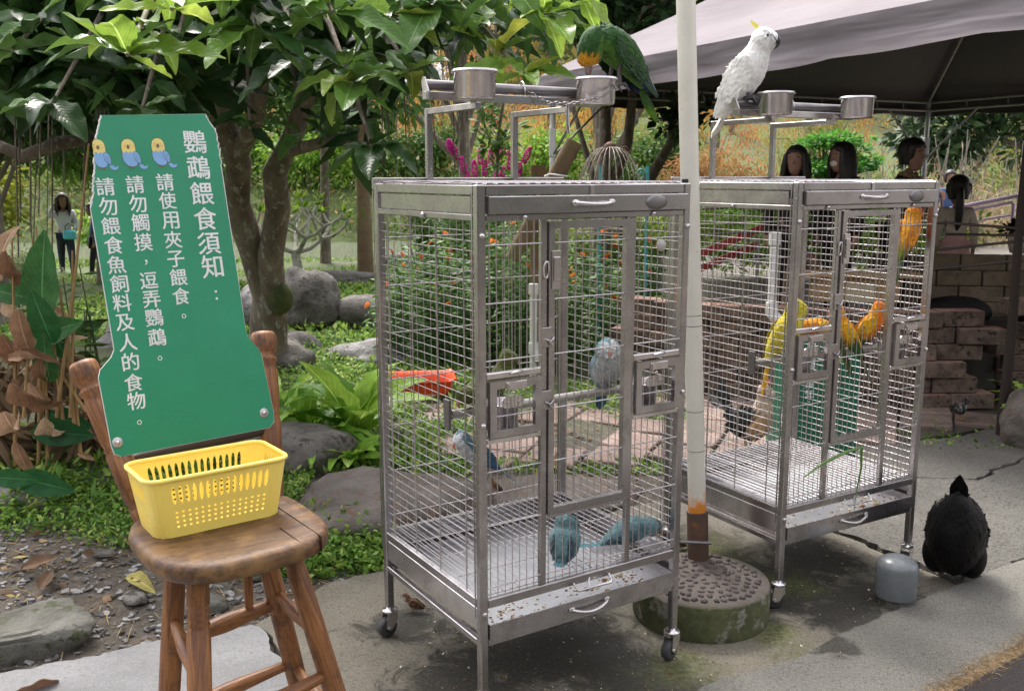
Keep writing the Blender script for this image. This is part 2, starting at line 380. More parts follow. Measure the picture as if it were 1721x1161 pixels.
slab('raised_cement_strip', E1 + [(3.2, 4.1), (3.6, 1.0)], .014, CONC_B, amp=.016)
slab('rough_slab', [(1.14, 4.0), (1.39, 3.68), (1.5, 3.45), (1.63, 3.19), (1.97, 3.43), (3.3, 4.2), (3.5, 4.9), (2.85, 4.86), (2.25, 4.385), (1.6, 4.45), (.8, 4.16)], .004, CONC_C, amp=.03, seed=2)
slab('rough_slab', [(.8, 4.2), (1.6, 4.47), (2.25, 4.42), (2.84, 4.895), (3.6, 4.95), (4.2, 5.7), (3.2, 5.6), (2.5, 5.15), (2.0, 5.0), (1.2, 4.75)], .0, CONC_C, amp=.03, seed=2)
t = NT('footpath_concrete'); t.col(t.mix(t.noise(2, 5), (.38, .37, .35), (.5, .49, .47))); t.rough(.9)
slab('footpath', [(-16, 12.2), (-5, 12.9), (-2.0, 14.1), (1.5, 14.6), (1.5, 15.1), (-2.5, 14.9), (-6, 13.9), (-16, 13.4)], .02, t.m, step=.4, amp=.03)
slab('footpath', [(-16, 10.2), (-6.5, 10.9), (-4.2, 11.3), (-3.0, 12.2), (-1.0, 12.9), (-1.1, 13.3), (-3.4, 12.8), (-4.8, 11.8), (-7, 11.4), (-16, 10.9)], .012, t.m, step=.4, amp=.03)

# terrace behind the paver wall, reached by the tent
t = NT('packed_terrace'); t.col(t.mix(t.noise(5, 5), (.10, .09, .075), (.16, .145, .12))); t.rough(.9)
slab('terrace', [(1.9, 6.35), (4.2, 6.6), (6.5, 5.2), (12, 5), (12, 13.5), (1.9, 13.5)], .45, t.m, thick=.6, step=.3)

# ---------------------------------------------------------------- rocks
ROCK = {}
def rock_mat(name, c1, c2, c3):
    return stain(name, tuple(x * .8 for x in c1), tuple(x * 1.1 for x in c2), 5, c3, 16, rough=.85, bump=1.0, bscale=26, bdist=.03, rnd=.12)
RK_G = rock_mat('grey_rock', (.085, .077, .066), (.17, .157, .14), (.05, .043, .033))
RK_P = rock_mat('pale_rock', (.20, .195, .185), (.31, .30, .29), (.11, .10, .085))
RK_B = rock_mat('brown_slate', (.11, .093, .078), (.19, .165, .142), (.17, .10, .06))
RK_M = rock_mat('mossy_stone', (.10, .097, .078), (.17, .165, .14), (.06, .07, .028))
def rock(name, label, loc, r, mat, rz=0, seed=0, blocky=0, cat='rock', group=None, sub=4, kind=None, tilt=(0, 0)):
    bm = bmesh.new(); bmesh.ops.create_icosphere(bm, subdivisions=sub, radius=1)
    for v in bm.verts:
        p = v.co.copy()
        if blocky:
            q = Vector([math.copysign(abs(c_) ** (1 - blocky * .55), c_) for c_ in p]); p = q * (1 / max(1e-6, 1)) * .86
        d = .24 * noise.noise(p * 1.1 + Vector((seed * 3.1, 0, 0))) + .12 * noise.noise(p * 2.6 + Vector((0, seed * 5.3, 0))) + .045 * noise.noise(p * 7 + Vector((seed, 0, 3))) - .05 * abs(noise.noise(p * 4 + Vector((seed * 2, 1, 3))))
        p = p * (1 + d)
        if p.z < -.35: p.z = -.35 + (p.z + .35) * .3
        v.co = Vector((p.x * r[0], p.y * r[1], p.z * r[2]))
    me = bpy.data.meshes.new(name); bm.to_mesh(me); bm.free(); me.materials.append(mat); me.polygons.foreach_set('use_smooth', [True] * len(me.polygons))
    o = put(name, me, loc=loc, rot=(tilt[0], tilt[1], rz))
    if label: tag(o, label, cat, group)
    return o
rock('boulder', 'big rounded brown grey boulder right of the forked tree trunk', (-1.86, 8.45, .3), (.30, .3, .36), RK_G, .3, 3)
rock('boulder', 'grey boulder with a flat top just right of the big rounded one', (-1.36, 8.6, .18), (.38, .3, .22), RK_G, .1, 5, .6)
rock('boulder', 'pale grey boulder half hidden behind the tree trunk', (-2.25, 8.5, .2), (.26, .28, .3), RK_P, 1, 8)
rock('boulder', 'smooth grey boulder low in front of the big rounded one', (-1.72, 7.25, .1), (.26, .2, .16), RK_G, .2, 11)
rock('boulder', 'grey boulder at the foot of the tree beside the stool back', (-1.68, 6.55, .12), (.27, .22, .22), RK_G, .5, 14)
rock('boulder', 'long flat grey rock lying by the footpath', (-2.25, 11.9, .14), (.85, .35, .16), RK_G, .1, 17, .4)
rock('boulder', 'weathered grey boulder by the far edge of the footpath near the pond', (-1.5, 14.9, .1), (.7, .3, .2), RK_P, .1, 37, .4)
rock('boulder', 'low rounded rock sunk in ground cover beside the ferns', (-1.08, 7.1, .06), (.34, .26, .16), RK_P, .2, 20)
rock('boulder', 'pale boulder seen through the left side of the near cage', (-.73, 7.9, .15), (.22, .2, .25), RK_P, .6, 23)
rock('boulder', 'grey boulder behind the orange flowers in the near cage view', (-.32, 9.9, .25), (.5, .3, .28), RK_G, .4, 26)
rock('boulder', 'dark grey rock right behind the yellow basket', (-1.10, 4.55, .08), (.33, .26, .17), RK_G, .3, 29, .3)
rock('flat_rock', 'large flat brown slate rock between stool and near cage', (-.52, 3.95, .0), (.52, .36, .15), RK_B, .15, 32, .7)
rock('flat_rock', 'flat brown slate slab seen through the bottom of the near cage', (.15, 4.15, -.02), (.48, .26, .075), RK_B, .1, 35, .8)
rock('boulder', 'pale striped boulder behind the dry leaves on the left', (-3.05, 7.6, .13), (.33, .26, .25), RK_P, .3, 38)
rock('boulder', 'small white boulder above the striped one on the left', (-3.1, 8.6, .3), (.3, .25, .26), RK_P, .9, 41)
rock('boulder', 'brown grey boulder cut by the right edge of the photo', (2.96, 5.02, .08), (.28, .25, .25), RK_B, .3, 44)
rock('flat_rock', 'mossy block of stone in the lower left corner', (-1.60, 2.80, -.02), (.25, .15, .09), RK_M, .5, 48, 1.1)
rock('flat_rock', 'flat grey stone under the dry plant on the left', (-1.8, 4.25, .06), (.33, .2, .1), RK_M, .2, 50, .7)
rock('flat_rock', 'mossy flat stone at the left edge in the ground cover', (-2.15, 3.9, .06), (.2, .16, .1), RK_M, .2, 53, .7)
for i, (x, y, r_, sd) in enumerate([(-1.08, 3.08, .10, 60), (-1.22, 3.42, .085, 61), (-1.05, 2.92, .055, 62), (-1.55, 3.4, .05, 63), (-.95, 3.35, .06, 64), (-1.33, 3.12, .06, 65)]):
    rock('loose_stone', ['flat mossy stone in the gravel directly left of the stool leg', 'slanting flat stone in the gravel just below the green ground cover', 'small pale stone at the edge of the white cement patch', 'small grey stone in the gravel farthest left below the ground cover', 'small stone seen between the legs of the stool', 'flat grey stone lying amid the gravel left of the stool'][i],
         (x, y, hgt(x, y) + .015), (r_, r_ * .7, r_ * .3), RK_M if i in (0, 4) else RK_G, sd, sd, .6, 'stone', 'loose stones on the gravel', 3)
# gravel: thousands of flat chips
def chips(name, n, region, s0, s1, mat, zf):
    P = []
    while len(P) < n:
        x = nr.uniform(region[0], region[1]); y = nr.uniform(region[2], region[3])
        z = zf(x, y)
        if z is not None: P.append((x, y, z))
    mb = MB()
    for x, y, z in P:
        s_ = s0 + (s1 - s0) * rng.random() ** 3; k = rng.randint(4, 6); a0 = rng.random() * 6
        pl = [(math.cos(a0 + 2 * math.pi * i / k) * s_ * rng.uniform(.6, 1.2), math.sin(a0 + 2 * math.pi * i / k) * s_ * rng.uniform(.5, .9)) for i in range(k)]
        M = Matrix.Translation((x, y, z)) @ Matrix.Rotation(rng.random() * 6, 4, 'Z') @ Matrix.Rotation(rng.gauss(0, .25), 4, 'X') @ Matrix.Rotation(rng.gauss(0, .25), 4, 'Y')
        mb.prism(pl, -s_ * .15, s_ * .2, m=rng.randrange(3), mat=M, bot=False)
    return mb.build(name, mat)
def gz(x, y):
    lim = 3.62 + .15 * nz(x, y, 1.5, 4)
    if y > lim + .2 * rng.random(): return None
    if y < 2.62 + (x + 1.45) * .42 and x > -1.6: return None
    if x > -.82 and y < 2.95: return None
    if x > -.55: return None
    return hgt(x, y) + .004
GR = [stain('gravel_grey', (.13, .127, .12), (.20, .195, .185), 8, rough=.9), stain('gravel_dark', (.07, .063, .056), (.11, .10, .093), 8, rough=.9), stain('gravel_pale', (.22, .215, .205), (.30, .295, .285), 8, rough=.9)]
tag(chips('gravel', 4200, (-2.6, -.5, 2.3, 3.8), .003, .022, GR, gz), kind='stuff')
FEED = [plain('seed_husk', (.34, .26, .14), .8), plain('brown_pellet', (.17, .08, .03), .8), plain('pale_crumb', (.62, .56, .45), .8)]
def fz(x, y):
    if (x - .63) ** 2 + (y - 3.0) ** 2 < .06: return .004 if rng.random() < .3 else None
    if y < 2.66 + (x - .86) * .75 and x > .7: return .018 if rng.random() < .1 else None
    return .003
tag(chips('scattered_feed', 900, (-.35, 1.55, 2.3, 3.6), .0015, .0065, FEED, fz), kind='stuff')

# ---------------------------------------------------------------- stainless cages
def cyl_mesh(name, n, mat):
    return MB().tube([(0, 0, 0), (0, 0, 1)], 1, n, caps=False).mesh(name, mat)
WIREM = cyl_mesh('bar', 6, WIRE)
def rod(name, a, b, r, parent, me=None):
    a = Vector(a); b = Vector(b); d = b - a
    M = frame(a, d, (0, 0, 1) if abs(d.normalized().z) < .9 else (0, 1, 0)) @ Matrix.Rotation(R(90), 4, 'Y')
    M = M @ Matrix.Diagonal((r, r, d.length, 1))
    return put(name, me or WIREM, parent, M=M)
CW, CD, CH = .69, .615, 1.43
TRAYF = plain('polished_tray_floor', (.44, .455, .48), .34, .75)
def bolt(t, p, n=(0, -1, 0), r=.0075, name='bolt'):
    mb = MB(); M = Vector(n).to_track_quat('Z', 'Y').to_matrix().to_4x4(); M.translation = Vector(p)
    mb.lathe([(r, -.001), (r, .002), (r * .85, .0045), (r * .45, .0065), (0.0002, .007)], 12, 0, M); return mb.build(name, STEEL_L, t)
def handle(t, p0, p1, drop, out, name='handle', r=.0055):
    p0 = Vector(p0); p1 = Vector(p1); mb = MB()
    pts = []
    for k in range(13):
        u_ = k / 12; q = p0.lerp(p1, u_); s_ = math.sin(math.pi * u_) ** .5
        pts.append(q + Vector((0, -out * s_, -drop * math.sin(math.pi * u_))))
    mb.tube(pts, r, 8)
    for p in (p0, p1): mb.sphere(p, (.012, .003, .009), 0, 10)
    return mb.build(name, STEEL_L, t)
def make_cage(label, loc, rz, group):
    t = thing('bird_cage', label, 'cage', loc, rz, group)
    c = .024
    # corner posts (an angle iron with a groove on the side face), casters under them
    for i, (x, y) in enumerate([(0, 0), (CW - c, 0), (0, CD - c), (CW - c, CD - c)]):
        mb = MB(); mb.bbox((x, y, .098), (x + c, y + c, CH), .003)
        gx = x - .0015 if x == 0 else x + c - .0005
        mb.box((gx, y + c + .001, .3), (gx + .002, y + c + .006, CH - .02))
        mb.build('post', STEEL, t)
        cx, cy = x + c / 2, y + c / 2; a = [-.5, .3, .15, 1.2][i]
        cs = put('caster', MB().lathe([(.0002, .098), (.011, .098), (.011, .092), (.024, .091), (.026, .086), (.024, .082), (.017, .080), (.0002, .080)], 16).mesh('caster', STEEL_L), t, (cx, cy, 0), (0, 0, a))
        mb = MB()
        for s_ in (-1, 1):
            pl = [(-.016, .082), (.018, .082), (.020, .06), (.0, .028), (-.016, .027), (-.024, .033), (-.022, .052)]
            M = Matrix(((1, 0, 0, 0), (0, 0, 1, 0), (0, 1, 0, 0), (0, 0, 0, 1))); mb.prism(pl, s_ * .0165 - .0012, s_ * .0165 + .0012, mat=M)
        mb.box((-.016, -.0165, .078), (.018, .0165, .083)); mb.tube([(-.012, -.021, .0325), (-.012, .021, .0325)], .006, 8)
        mb.build('caster_fork', STEEL_L, cs)
        M = Matrix.Translation((-.012, 0, .0325)) @ Matrix.Rotation(R(90), 4, 'X')
        MB().lathe([(.012, -.014), (.026, -.014), (.0315, -.011), (.0325, 0), (.0315, .011), (.026, .014), (.012, .014)], 22, 0, M).build('caster_wheel', RUBBER, cs)
    def wires(name, segs, r):
        p = rod(name, *segs[0], r, t)
        p.data = p.data.copy(); M_ = p.matrix_basis.copy(); p.data.transform(M_); p.matrix_basis = Matrix()
        for s_ in segs[1:]: rod('cross_bar', *s_, r, p)
        return p
    def rail(name, a, b, m=STEEL): return MB().bbox(a, b, .002).build(name, m, t)
    e = .0012
    for nm, z0, z1 in (('bottom_rail', .224, .242), ('middle_rail', .330, .355), ('upper_rail', 1.341, 1.357), ('top_rail', 1.404, 1.4285)):
        w_ = .018 if nm != 'top_rail' else .02
        rail(nm, (c + e, .001, z0), (CW - c - e, w_, z1)); rail(nm, (c + e, CD - w_, z0), (CW - c - e, CD - .001, z1))
        rail(nm, (.001, c + e, z0), (w_, CD - c - e, z1)); rail(nm, (CW - w_, c + e, z0), (CW - .001, CD - c - e, z1))
    rail('skirt', (.005, c + .002, .262), (.008, CD - c - .002, .326), STEEL_L); rail('skirt', (CW - .008, c + .002, .262), (CW - .005, CD - c - .002, .326), STEEL)
    rail('skirt', (c + .002, CD - .008, .262), (CW - c - .002, CD - .005, .326), STEEL)
    # dark front corner cover strip
    # top panels
    rail('side_panel', (.006, .045, 1.3585), (.009, CD - .04, 1.4025)); rail('side_panel', (CW - .009, .045, 1.3585), (CW - .006, CD - .04, 1.4025))
    dr = MB().bbox((.027, -.010, 1.3575), (.672, .012, 1.4015), .002).build('top_drawer', STEEL, t)
    handle(dr, (.285, -.013, 1.382), (.402, -.013, 1.382), .004, .018)
    bp = MB(); bp.lathe([(.0002, .004), (.026, .004), (.036, .002), (.037, 0)], 28, 0, Matrix.Translation((.556, -.0105, 1.380)) @ Matrix.Rotation(R(90), 4, 'X') @ Matrix.Diagonal((1, .54, 1, 1)))
    bp = bp.build('badge', STEEL_D, dr)
    # side panels, back panel: support wires + bars
    zb, zt = .357, 1.340
    for nm, x in (('side_mesh', .010), ('side_mesh', CW - .010)):
        sx = -1 if x < .3 else 1
        p = wires(nm, [((x + sx * .0035, v, zb), (x + sx * .0035, v, zt)) for v in (.085, .235, .385, .535)], .0021)
        for k in range(39): rod('bar', (x, .010, zb + .013 + k * .0249), (x, CD - .010, zb + .013 + k * .0249), .00135, p)
    p = wires('back_mesh', [((c, CD - .007, z), (CW - c, CD - .007, z)) for z in np.arange(.40, 1.33, .145)], .0019)
    for k in range(27): rod('bar', (c + .010 + k * .0239, CD - .0105, zb), (c + .010 + k * .0239, CD - .0105, zt), .00135, p)
    # floor grate and roof grate
    p = wires('floor_grate', [((c, v, .3605), (CW - c, v, .3605)) for v in (.02, .165, .31, .455, .595)], .0021)
    for k in range(27): rod('bar', (c + .010 + k * .0239, .012, .3640), (c + .010 + k * .0239, CD - .012, .3640), .0017, p)
    p = wires('roof_grate', [((.02, k * .0305, 1.4345 - .002 * math.sin(k)), (CW - .02, k * .0305, 1.4345)) for k in range(1, 20)], .0018)
    for k in range(21): rod('bar', (.03 + k * .0315, .004, 1.4315), (.03 + k * .0315, CD - .004, 1.4315), .0018, p)
    # front: two full-height stiles, door, feeder doors
    rail('stile', (.189, .002, .356), (.2075, .018, 1.340)); rail('stile', (.4795, .002, .356), (.498, .018, 1.340))
    rail('door_lintel', (.208, .003, .541), (.479, .017, .5525), STEEL_L)
    dm = MB(); y0, y1 = -.0035, .015; A, B_, C_, D_ = .209, .4785, .5545, 1.336; q = .018
    def mitre(mb, A, B_, C_, D_, q, y0, y1):
        P = [(A, C_), (B_, C_), (B_, D_), (A, D_)]; I = [(A + q, C_ + q), (B_ - q, C_ + q), (B_ - q, D_ - q), (A + q, D_ - q)]
        M = Matrix(((1, 0, 0, 0), (0, 0, 1, 0), (0, 1, 0, 0), (0, 0, 0, 1)))
        for k in range(4):
            k2 = (k + 1) % 4; g_ = .0004
            mb.prism([P[k], P[k2], I[k2], I[k]], y0, y1, mat=M)
    mitre(dm, A, B_, C_, D_, q, y0, y1)
    door = dm.build('door', STEEL, t)
    hz_ = [.387, .557, .702, .847, .992, 1.137, 1.282]
    for z in hz_[2:]: rod('bar', (A + .01, .0015, z), (B_ - .01, .0015, z), .0019, door)
    for k in range(9): rod('bar', (.2505 + k * .0238, .0065, C_ + .01), (.2505 + k * .0238, .0065, D_ - .01), .00135, door)
    fp = wires('front_mesh', [((.010, .004, .387), (.68, .004, .387))] + [s_ for z in (1.282, 1.137, .992, .702, .557) for s_ in (((.02, .004, z), (.19, .004, z)), ((.497, .004, z), (.67, .004, z)))], .0019)
    for k in range(7):
        for x in (.0355 + k * .0226, .5135 + k * .0224):
            rod('bar', (x, .0085, zb), (x, .0085, .775), .00135, fp); rod('bar', (x, .0085, .962), (x, .0085, zt), .00135, fp)
    for k in range(11): rod('bar', (.2185 + k * .0238, .0085, zb), (.2185 + k * .0238, .0085, .540), .00135, fp)
    for x0, x1 in ((.0245, .1885), (.4985, .6655)):
        rail('feeder_frame', (x0, .001, .944), (x1, .016, .961), STEEL_L); rail('feeder_frame', (x0, .001, .776), (x1, .016, .790), STEEL_L)
        mb = MB(); mitre(mb, x0 + .003, x1 - .004, .793, .940, .020, -.009, .006); fd = mb.build('feeder_door', STEEL, t)
        rod('bar', (x0 + .02, -.001, .847), (x1 - .02, -.001, .847), .0019, fd)
        for k in range(5): rod('bar', (x0 + .036 + k * .0228, .001, .812), (x0 + .036 + k * .0228, .001, .921), .00135, fd)
        mb = MB(); xm = (x0 + x1) / 2
        mb.bbox((xm - .032, -.0115, .914), (xm + .030, -.0092, .936), .001); mb.tube([(xm - .028, -.012, .932), (xm - .028, -.016, .918), (xm - .028, -.012, .908), (xm - .010, -.012, .908)], .003, 6)
        mb.tube([(xm - .012, -.002, .954), (xm - .008, -.016, .960), (xm + .012, -.016, .962), (xm + .016, -.002, .956)], .0035, 6)
        mb.build('latch', STEEL_L, fd)
        mb = MB(); cx = xm - .002; M = Matrix.Translation((cx, .068, .795))
        mb.lathe([(.0002, 0), (.042, 0), (.046, .006), (.048, .066), (.053, .068), (.053, .072), (.046, .071), (.044, .01), (.0002, .006)], 24, 0, M); cup = mb.build('feeding_cup', STEEL, t)
        mb = MB(); Mx = Matrix(((1, 0, 0, 0), (0, 0, 1, 0), (0, 1, 0, 0), (0, 0, 0, 1)))
        pl = [(cx + .022 + .015 * math.cos(a), .877 + .015 * math.sin(a)) for a in np.linspace(-math.pi / 2, math.pi / 2, 9)] + [(cx - .016 + .015 * math.cos(a), .877 + .015 * math.sin(a)) for a in np.linspace(math.pi / 2, 3 * math.pi / 2, 9)]
        mb.prism(pl, .010, .013, mat=Mx)
        for dx in (-.015, .02): mb.sphere((cx + dx, .0095, .877), (.0045, .003, .0045), 0, 8)
        mb.build('cup_bracket', STEEL_L, cup)
    # latch plate with spring hook, butterfly clips
    mb = MB(); mb.bbox((.216, -.0075, 1.163), (.243, -.0038, 1.262), .001); mb.bbox((.219, -.013, 1.184), (.240, -.0078, 1.247), .002)
    lp = mb.build('door_latch', STEEL_L, t)
    mb = MB(); pts = [(.198 + .0075 * math.cos(a), -.007 - .002 * math.sin(a), 1.214 + .022 * math.sin(a)) for a in np.linspace(0, 2 * math.pi, 15)]
    mb.tube(pts, .0028, 6, caps=False); mb.build('spring_hook', STEEL_L, lp)
    for z in (1.035, .868):
        mb = MB(); mb.bbox((.186, -.006, z - .022), (.216, -.0036, z + .03), .001); mb.tube([(.194, -.008, z), (.208, -.013, z - .006), (.222, -.008, z + .002)], .003, 6); mb.tube([(.204, -.012, z - .004), (.214, -.015, z - .018)], .003, 6)
        mb.build('clip', STEEL, t)
    for p in ((.135, -.001, 1.349), (.554, -.001, 1.349), (.012, -.001, 1.306), (.679, -.001, 1.311), (.012, -.001, .828), (.680, -.001, .835), (.012, -.001, .318)): bolt(t, p)
    bolt(t, (-.001, .29, 1.349), (-1, 0, 0))
    mb = MB(); mb.bbox((.338, -.0025, 1.400), (.352, .0008, 1.427), .001); bolt_h = mb.build('hook_plate', STEEL_L, t)
    # tray with its contents visible over the front lip
    mb = MB(); x0, x1, yy0, yy1, z0, z1 = .026, .664, -.004, .585, .2425, .286; q = .002
    mb.box((x0, yy0, z0), (x1, yy0 + q, z1)); mb.box((x0, yy1, z0), (x1, yy1 + q, z1)); mb.box((x0, yy0 + q, z0), (x0 + q, yy1, z1)); mb.box((x1 - q, yy0 + q, z0), (x1, yy1, z1))
    mb.box((x0 + q, yy0 + q, z0 + .002), (x1 - q, yy1, z0 + .018))
    tr = mb.build('tray', STEEL, t); MB().box((x0 + q, yy0 + q, z0 + .0185), (x1 - q, yy1, z0 + .0195)).build('tray_floor', TRAYF, tr)
    handle(tr, (.290, -.007, .262), (.412, -.007, .264), .012, .016)
    pts = [(.295, -.004, .340), (.297, -.018, .326), (.300, -.022, .322), (.413, -.022, .322), (.418, -.018, .326), (.419, -.003, .340)]
    MB().tube(pts, .0032, 7).build('grate_handle', STEEL_L, t)
    mb = MB(); mb.tube([(.35, -.004, .343), (.342, -.01, .335), (.34, -.016, .325)], .0028, 6); mb.build('handle_clip', STEEL_L, t)
    mb = MB()
    for k in range(260):
        x = rng.choice((rng.gauss(.12, .05), rng.gauss(.4, .1), rng.gauss(.55, .05))); x = min(.65, max(.04, x)); y = rng.uniform(.006, .12); s_ = rng.uniform(.002, .0065) * (2.4 if rng.random() < .06 else 1)
        mb.sphere((x, y, z0 + .019), (s_, s_ * rng.uniform(.6, 1), s_ * .6), rng.choice((0, 0, 1, 1, 2, 2)), 5)
    for k in range(140):
        s_ = rng.uniform(.001, .004); mb.sphere((rng.uniform(.04, .65), rng.uniform(.12, .57), z0 + .019), (s_, s_, s_ * .6), rng.choice((0, 1, 1, 2)), 5)
    tag(mb.build('droppings_and_husks', FEED, tr), kind='stuff')
    # perch right through the cage, and its wall brackets
    mb = MB(); mb.tube([(.012, .17, .822), (CW - .012, .17, .822)], .0125, 14); pc = mb.build('perch', stain('worn_perch_metal', (.30, .28, .25), (.42, .4, .36), 20, rough=.45, metal=.6, bump=.1), t)
    for x in (.0, CW): MB().bbox((x - .004, .155, .785), (x + .004, .185, .865), .001).build('perch_bracket', STEEL_D, pc)
    # play stand on the roof
    zb_, zt_ = 1.430, 1.650
    for x in (.18, .485): rail('stand_post', (x - .0095, CD - .023, zb_), (x + .0095, CD - .004, zt_))
    for x in (.18, .485): MB().bbox((x - .009, .30, zt_ - .0185), (x + .009, CD - .0235, zt_ - .0005), .0015).build('stand_arm', STEEL, t)
    rail('back_ledge', (.0, CD - .001, 1.412), (CW, CD + .012, 1.446))
    mb = MB(); mb.bbox((.030, .317, 1.6515), (.600, .339, 1.6535 + .020), .0015)
    tray_ = mb.build('stand_rail', STEEL, t)
    for x in (.034, .596):
        Mx = Matrix(((0, 0, 1, 0), (1, 0, 0, 0), (0, 1, 0, 0), (0, 0, 0, 1)))
        MB().prism([(.313, 1.653), (.345, 1.653), (.345, 1.672), (.352, 1.70), (.344, 1.712), (.334, 1.712), (.328, 1.70), (.313, 1.674)], x - .002, x + .002, mat=Mx).build('end_plate', STEEL_L, tray_)
    MB().tube([(.037, .340, 1.692), (.593, .340, 1.692)], .0135, 14).build('stand_perch', STEEL_D, t)
    for x in (.142, .545):
        mb = MB(); M = Matrix.Translation((x, .255, 1.652)); mb.lathe([(.0002, 0), (.050, 0), (.055, .004), (.0565, .066), (.061, .070), (.061, .076), (.055, .076), (.0535, .068), (.052, .008), (.0002, .005)], 30, 0, M)
        cup = mb.build('cup', STEEL_L, t)
        MB().tube([(x + .062 * math.cos(a), .255 + .062 * math.sin(a), 1.722) for a in np.linspace(R(35), R(330), 18)], .003, 6).build('cup_ring', STEEL, cup)
    return t
SPEC_G = 'stainless bird cages on casters'
cage1 = make_cage('nearer stainless steel parrot cage on casters, holding the blue parrots', (-.083, 2.3105, 0), R(32.04), SPEC_G)
cage2 = make_cage('farther stainless steel parrot cage right of the white pole, holding the yellow parrots', (.8998, 3.0046, 0), R(30.05), SPEC_G)
def cloc(cage, u, v, z): return cage.matrix_basis @ Vector((u, v, z)) if False else (Matrix.Translation(cage.location) @ Matrix.Rotation(cage.rotation_euler.z, 4, 'Z')) @ Vector((u, v, z))
def chain(t, pts, name='chain'):
    pts = [Vector(p) for p in pts]; L = []
    for a, b in zip(pts, pts[1:]):
        n = max(1, int((b - a).length / .0105)); L += [(a.lerp(b, k / n), (b - a)) for k in range(n)]
    mb = MB()
    for i, (p, d) in enumerate(L):
        M = frame(p, d) @ Matrix.Rotation(R(90) * (i % 2), 4, 'X')
        mb.tube([M @ Vector((.0085 * math.cos(a), .0038 * math.sin(a), 0)) for a in np.linspace(0, 2 * math.pi, 9)], .0011, 4, caps=False)
    return mb.build(name, STEEL_D, t)
chain(cage1, [(.36, .322, 1.684), (.40, .285, 1.655), (.45, .25, 1.652), (.51, .185, 1.668), (.565, .19, 1.695), (.60, .25, 1.72)])
for cg, x in ((cage1, .345), (cage2, .30)):
    MB().tube([(x, .340 + .018 * math.cos(a), 1.685 + .03 * math.sin(a)) for a in np.linspace(0, 2 * math.pi, 15)], .002, 6, caps=False).build('wire_ring', STEEL_L, cg)
mb = MB(); mb.lathe([(.0002, .004), (.016, .004), (.017, 0)], 20, 0, Matrix.Translation((.581, -.004, 1.262)) @ Matrix.Rotation(R(90), 4, 'X')); mb.build('round_tag', plain('clear_tag', (.45, .42, .4), .2), cage1)
MB().tube([(.455, .27, 1.66), (.455, .268, 1.60), (.458, .266, 1.57)], .006, 6).build('hanging_clip', STEEL_L, cage1)
# ---------------------------------------------------------------- wooden stool chair
def wood(name, c1, c2, c3, rough=.42):
    t = NT(name); v = t.coord(); mp = t.n('ShaderNodeMapping'); mp.inputs['Scale'].default_value = (30, 30, 2.4); t.l(v, mp.inputs[0])
    g1 = t.noise(2.2, 6, .7, mp.outputs[0], 1.2); g2 = t.noise(9, 5, .7, v)
    c = t.mix(t.ramp(g1, [(.38, 0), (.6, 1)]), c1, c2); c = t.mix(t.ramp(g2, [(.5, 0), (.62, .85)]), c, c3)
    t.col(c); t.rough(t.math('ADD', t.math('MULTIPLY', g2, .35), rough - .15)); t.bump(g1, .35, .003); return t.m
WOOD = wood('varnished_wood', (.30, .125, .035), (.12, .043, .013), (.05, .022, .011), .5); WOOD_E = wood('worn_seat_wood', (.14, .068, .024), (.055, .026, .013), (.22, .12, .04), .5)
WOOD_E.node_tree.nodes['Mapping'].inputs['Scale'].default_value = (4, 26, 26)
SC = Vector((-.602, 1.906, 0)); stool = thing('chair', 'turned wooden bar chair with a worn seat holding the yellow basket', 'chair', SC)
sr = R(37); Ms = Matrix.Rotation(sr, 4, 'Z')
def turned(name, p0, p1, prof, parent, mat=None, n=20):
    p0 = Vector(p0) - SC; p1 = Vector(p1) - SC; d = p1 - p0
    M = d.to_track_quat('Z', 'Y').to_matrix().to_4x4(); L = d.length
    mb = MB(); mb.lathe([(r_, z * L) for r_, z in prof], n); me = mb.mesh(name, mat or WOOD); M.translation = p0
    return put(name, me, parent, M=M)
# seat: three boards glued side by side
def seat_pt(a, k=1.0):
    c_, s_ = math.cos(a), math.sin(a); e = 2 / 3.1
    u_ = math.copysign(abs(c_) ** e, c_) * .186 * k; v_ = math.copysign(abs(s_) ** e, s_) * .190 * k - .010 * (s_ < 0) * abs(s_) ** 3
    return u_, v_
bm = bmesh.new()
levels = [(.90, .664), (.97, .667), (1.0, .675), (1.006, .688), (.99, .699), (.955, .7055)]
N_ = 72; rows = []
for k, z in levels:
    rows.append([bm.verts.new((*seat_pt(2 * math.pi * i / N_, k), z + .004 * noise.noise(Vector((i * .13, z * 40, 1))))) for i in range(N_)])
for k in (.8, .6, .4, .2):
    rows.append([bm.verts.new((*seat_pt(2 * math.pi * i / N_, k), .7055 - .004 * (1 - k))) for i in range(N_)])
for a, b in zip(rows, rows[1:]):
    for i in range(N_): bm.faces.new((a[i], a[(i + 1) % N_], b[(i + 1) % N_], b[i]))
bm.faces.new(rows[-1]); bm.faces.new(list(reversed(rows[0])))
for f in bm.faces: f.smooth = True
me = bpy.data.meshes.new('seat'); bm.to_mesh(me); bm.free(); me.materials.append(WOOD_E)
seat = put('seat', me, stool, rot=(0, 0, sr), loc=(0, 0, .018))
mb = MB(); mb.box((.080, -.185, .672), (.0812, -.08, .7061)); mb.box((.128, -.180, .672), (.1288, .165, .7064)); mb.build('board_crack', plain('crack_shadow', (.03, .016, .008), .9), seat)
leg = [(.019, 0), (.0205, .06), (.021, .08), (.0185, .085), (.0215, .092), (.0215, .098), (.0185, .104), (.0215, .111), (.0215, .117), (.0185, .123), (.022, .13), (.0235, .2), (.0225, .30), (.0205, .306), (.0235, .315), (.0205, .325), (.0235, .334), (.0205, .343), (.0235, .352), (.0205, .358), (.0235, .37), (.0245, .55), (.022, .85), (.017, .95), (.0195, .97), (.0195, 1), (.0002, 1)]
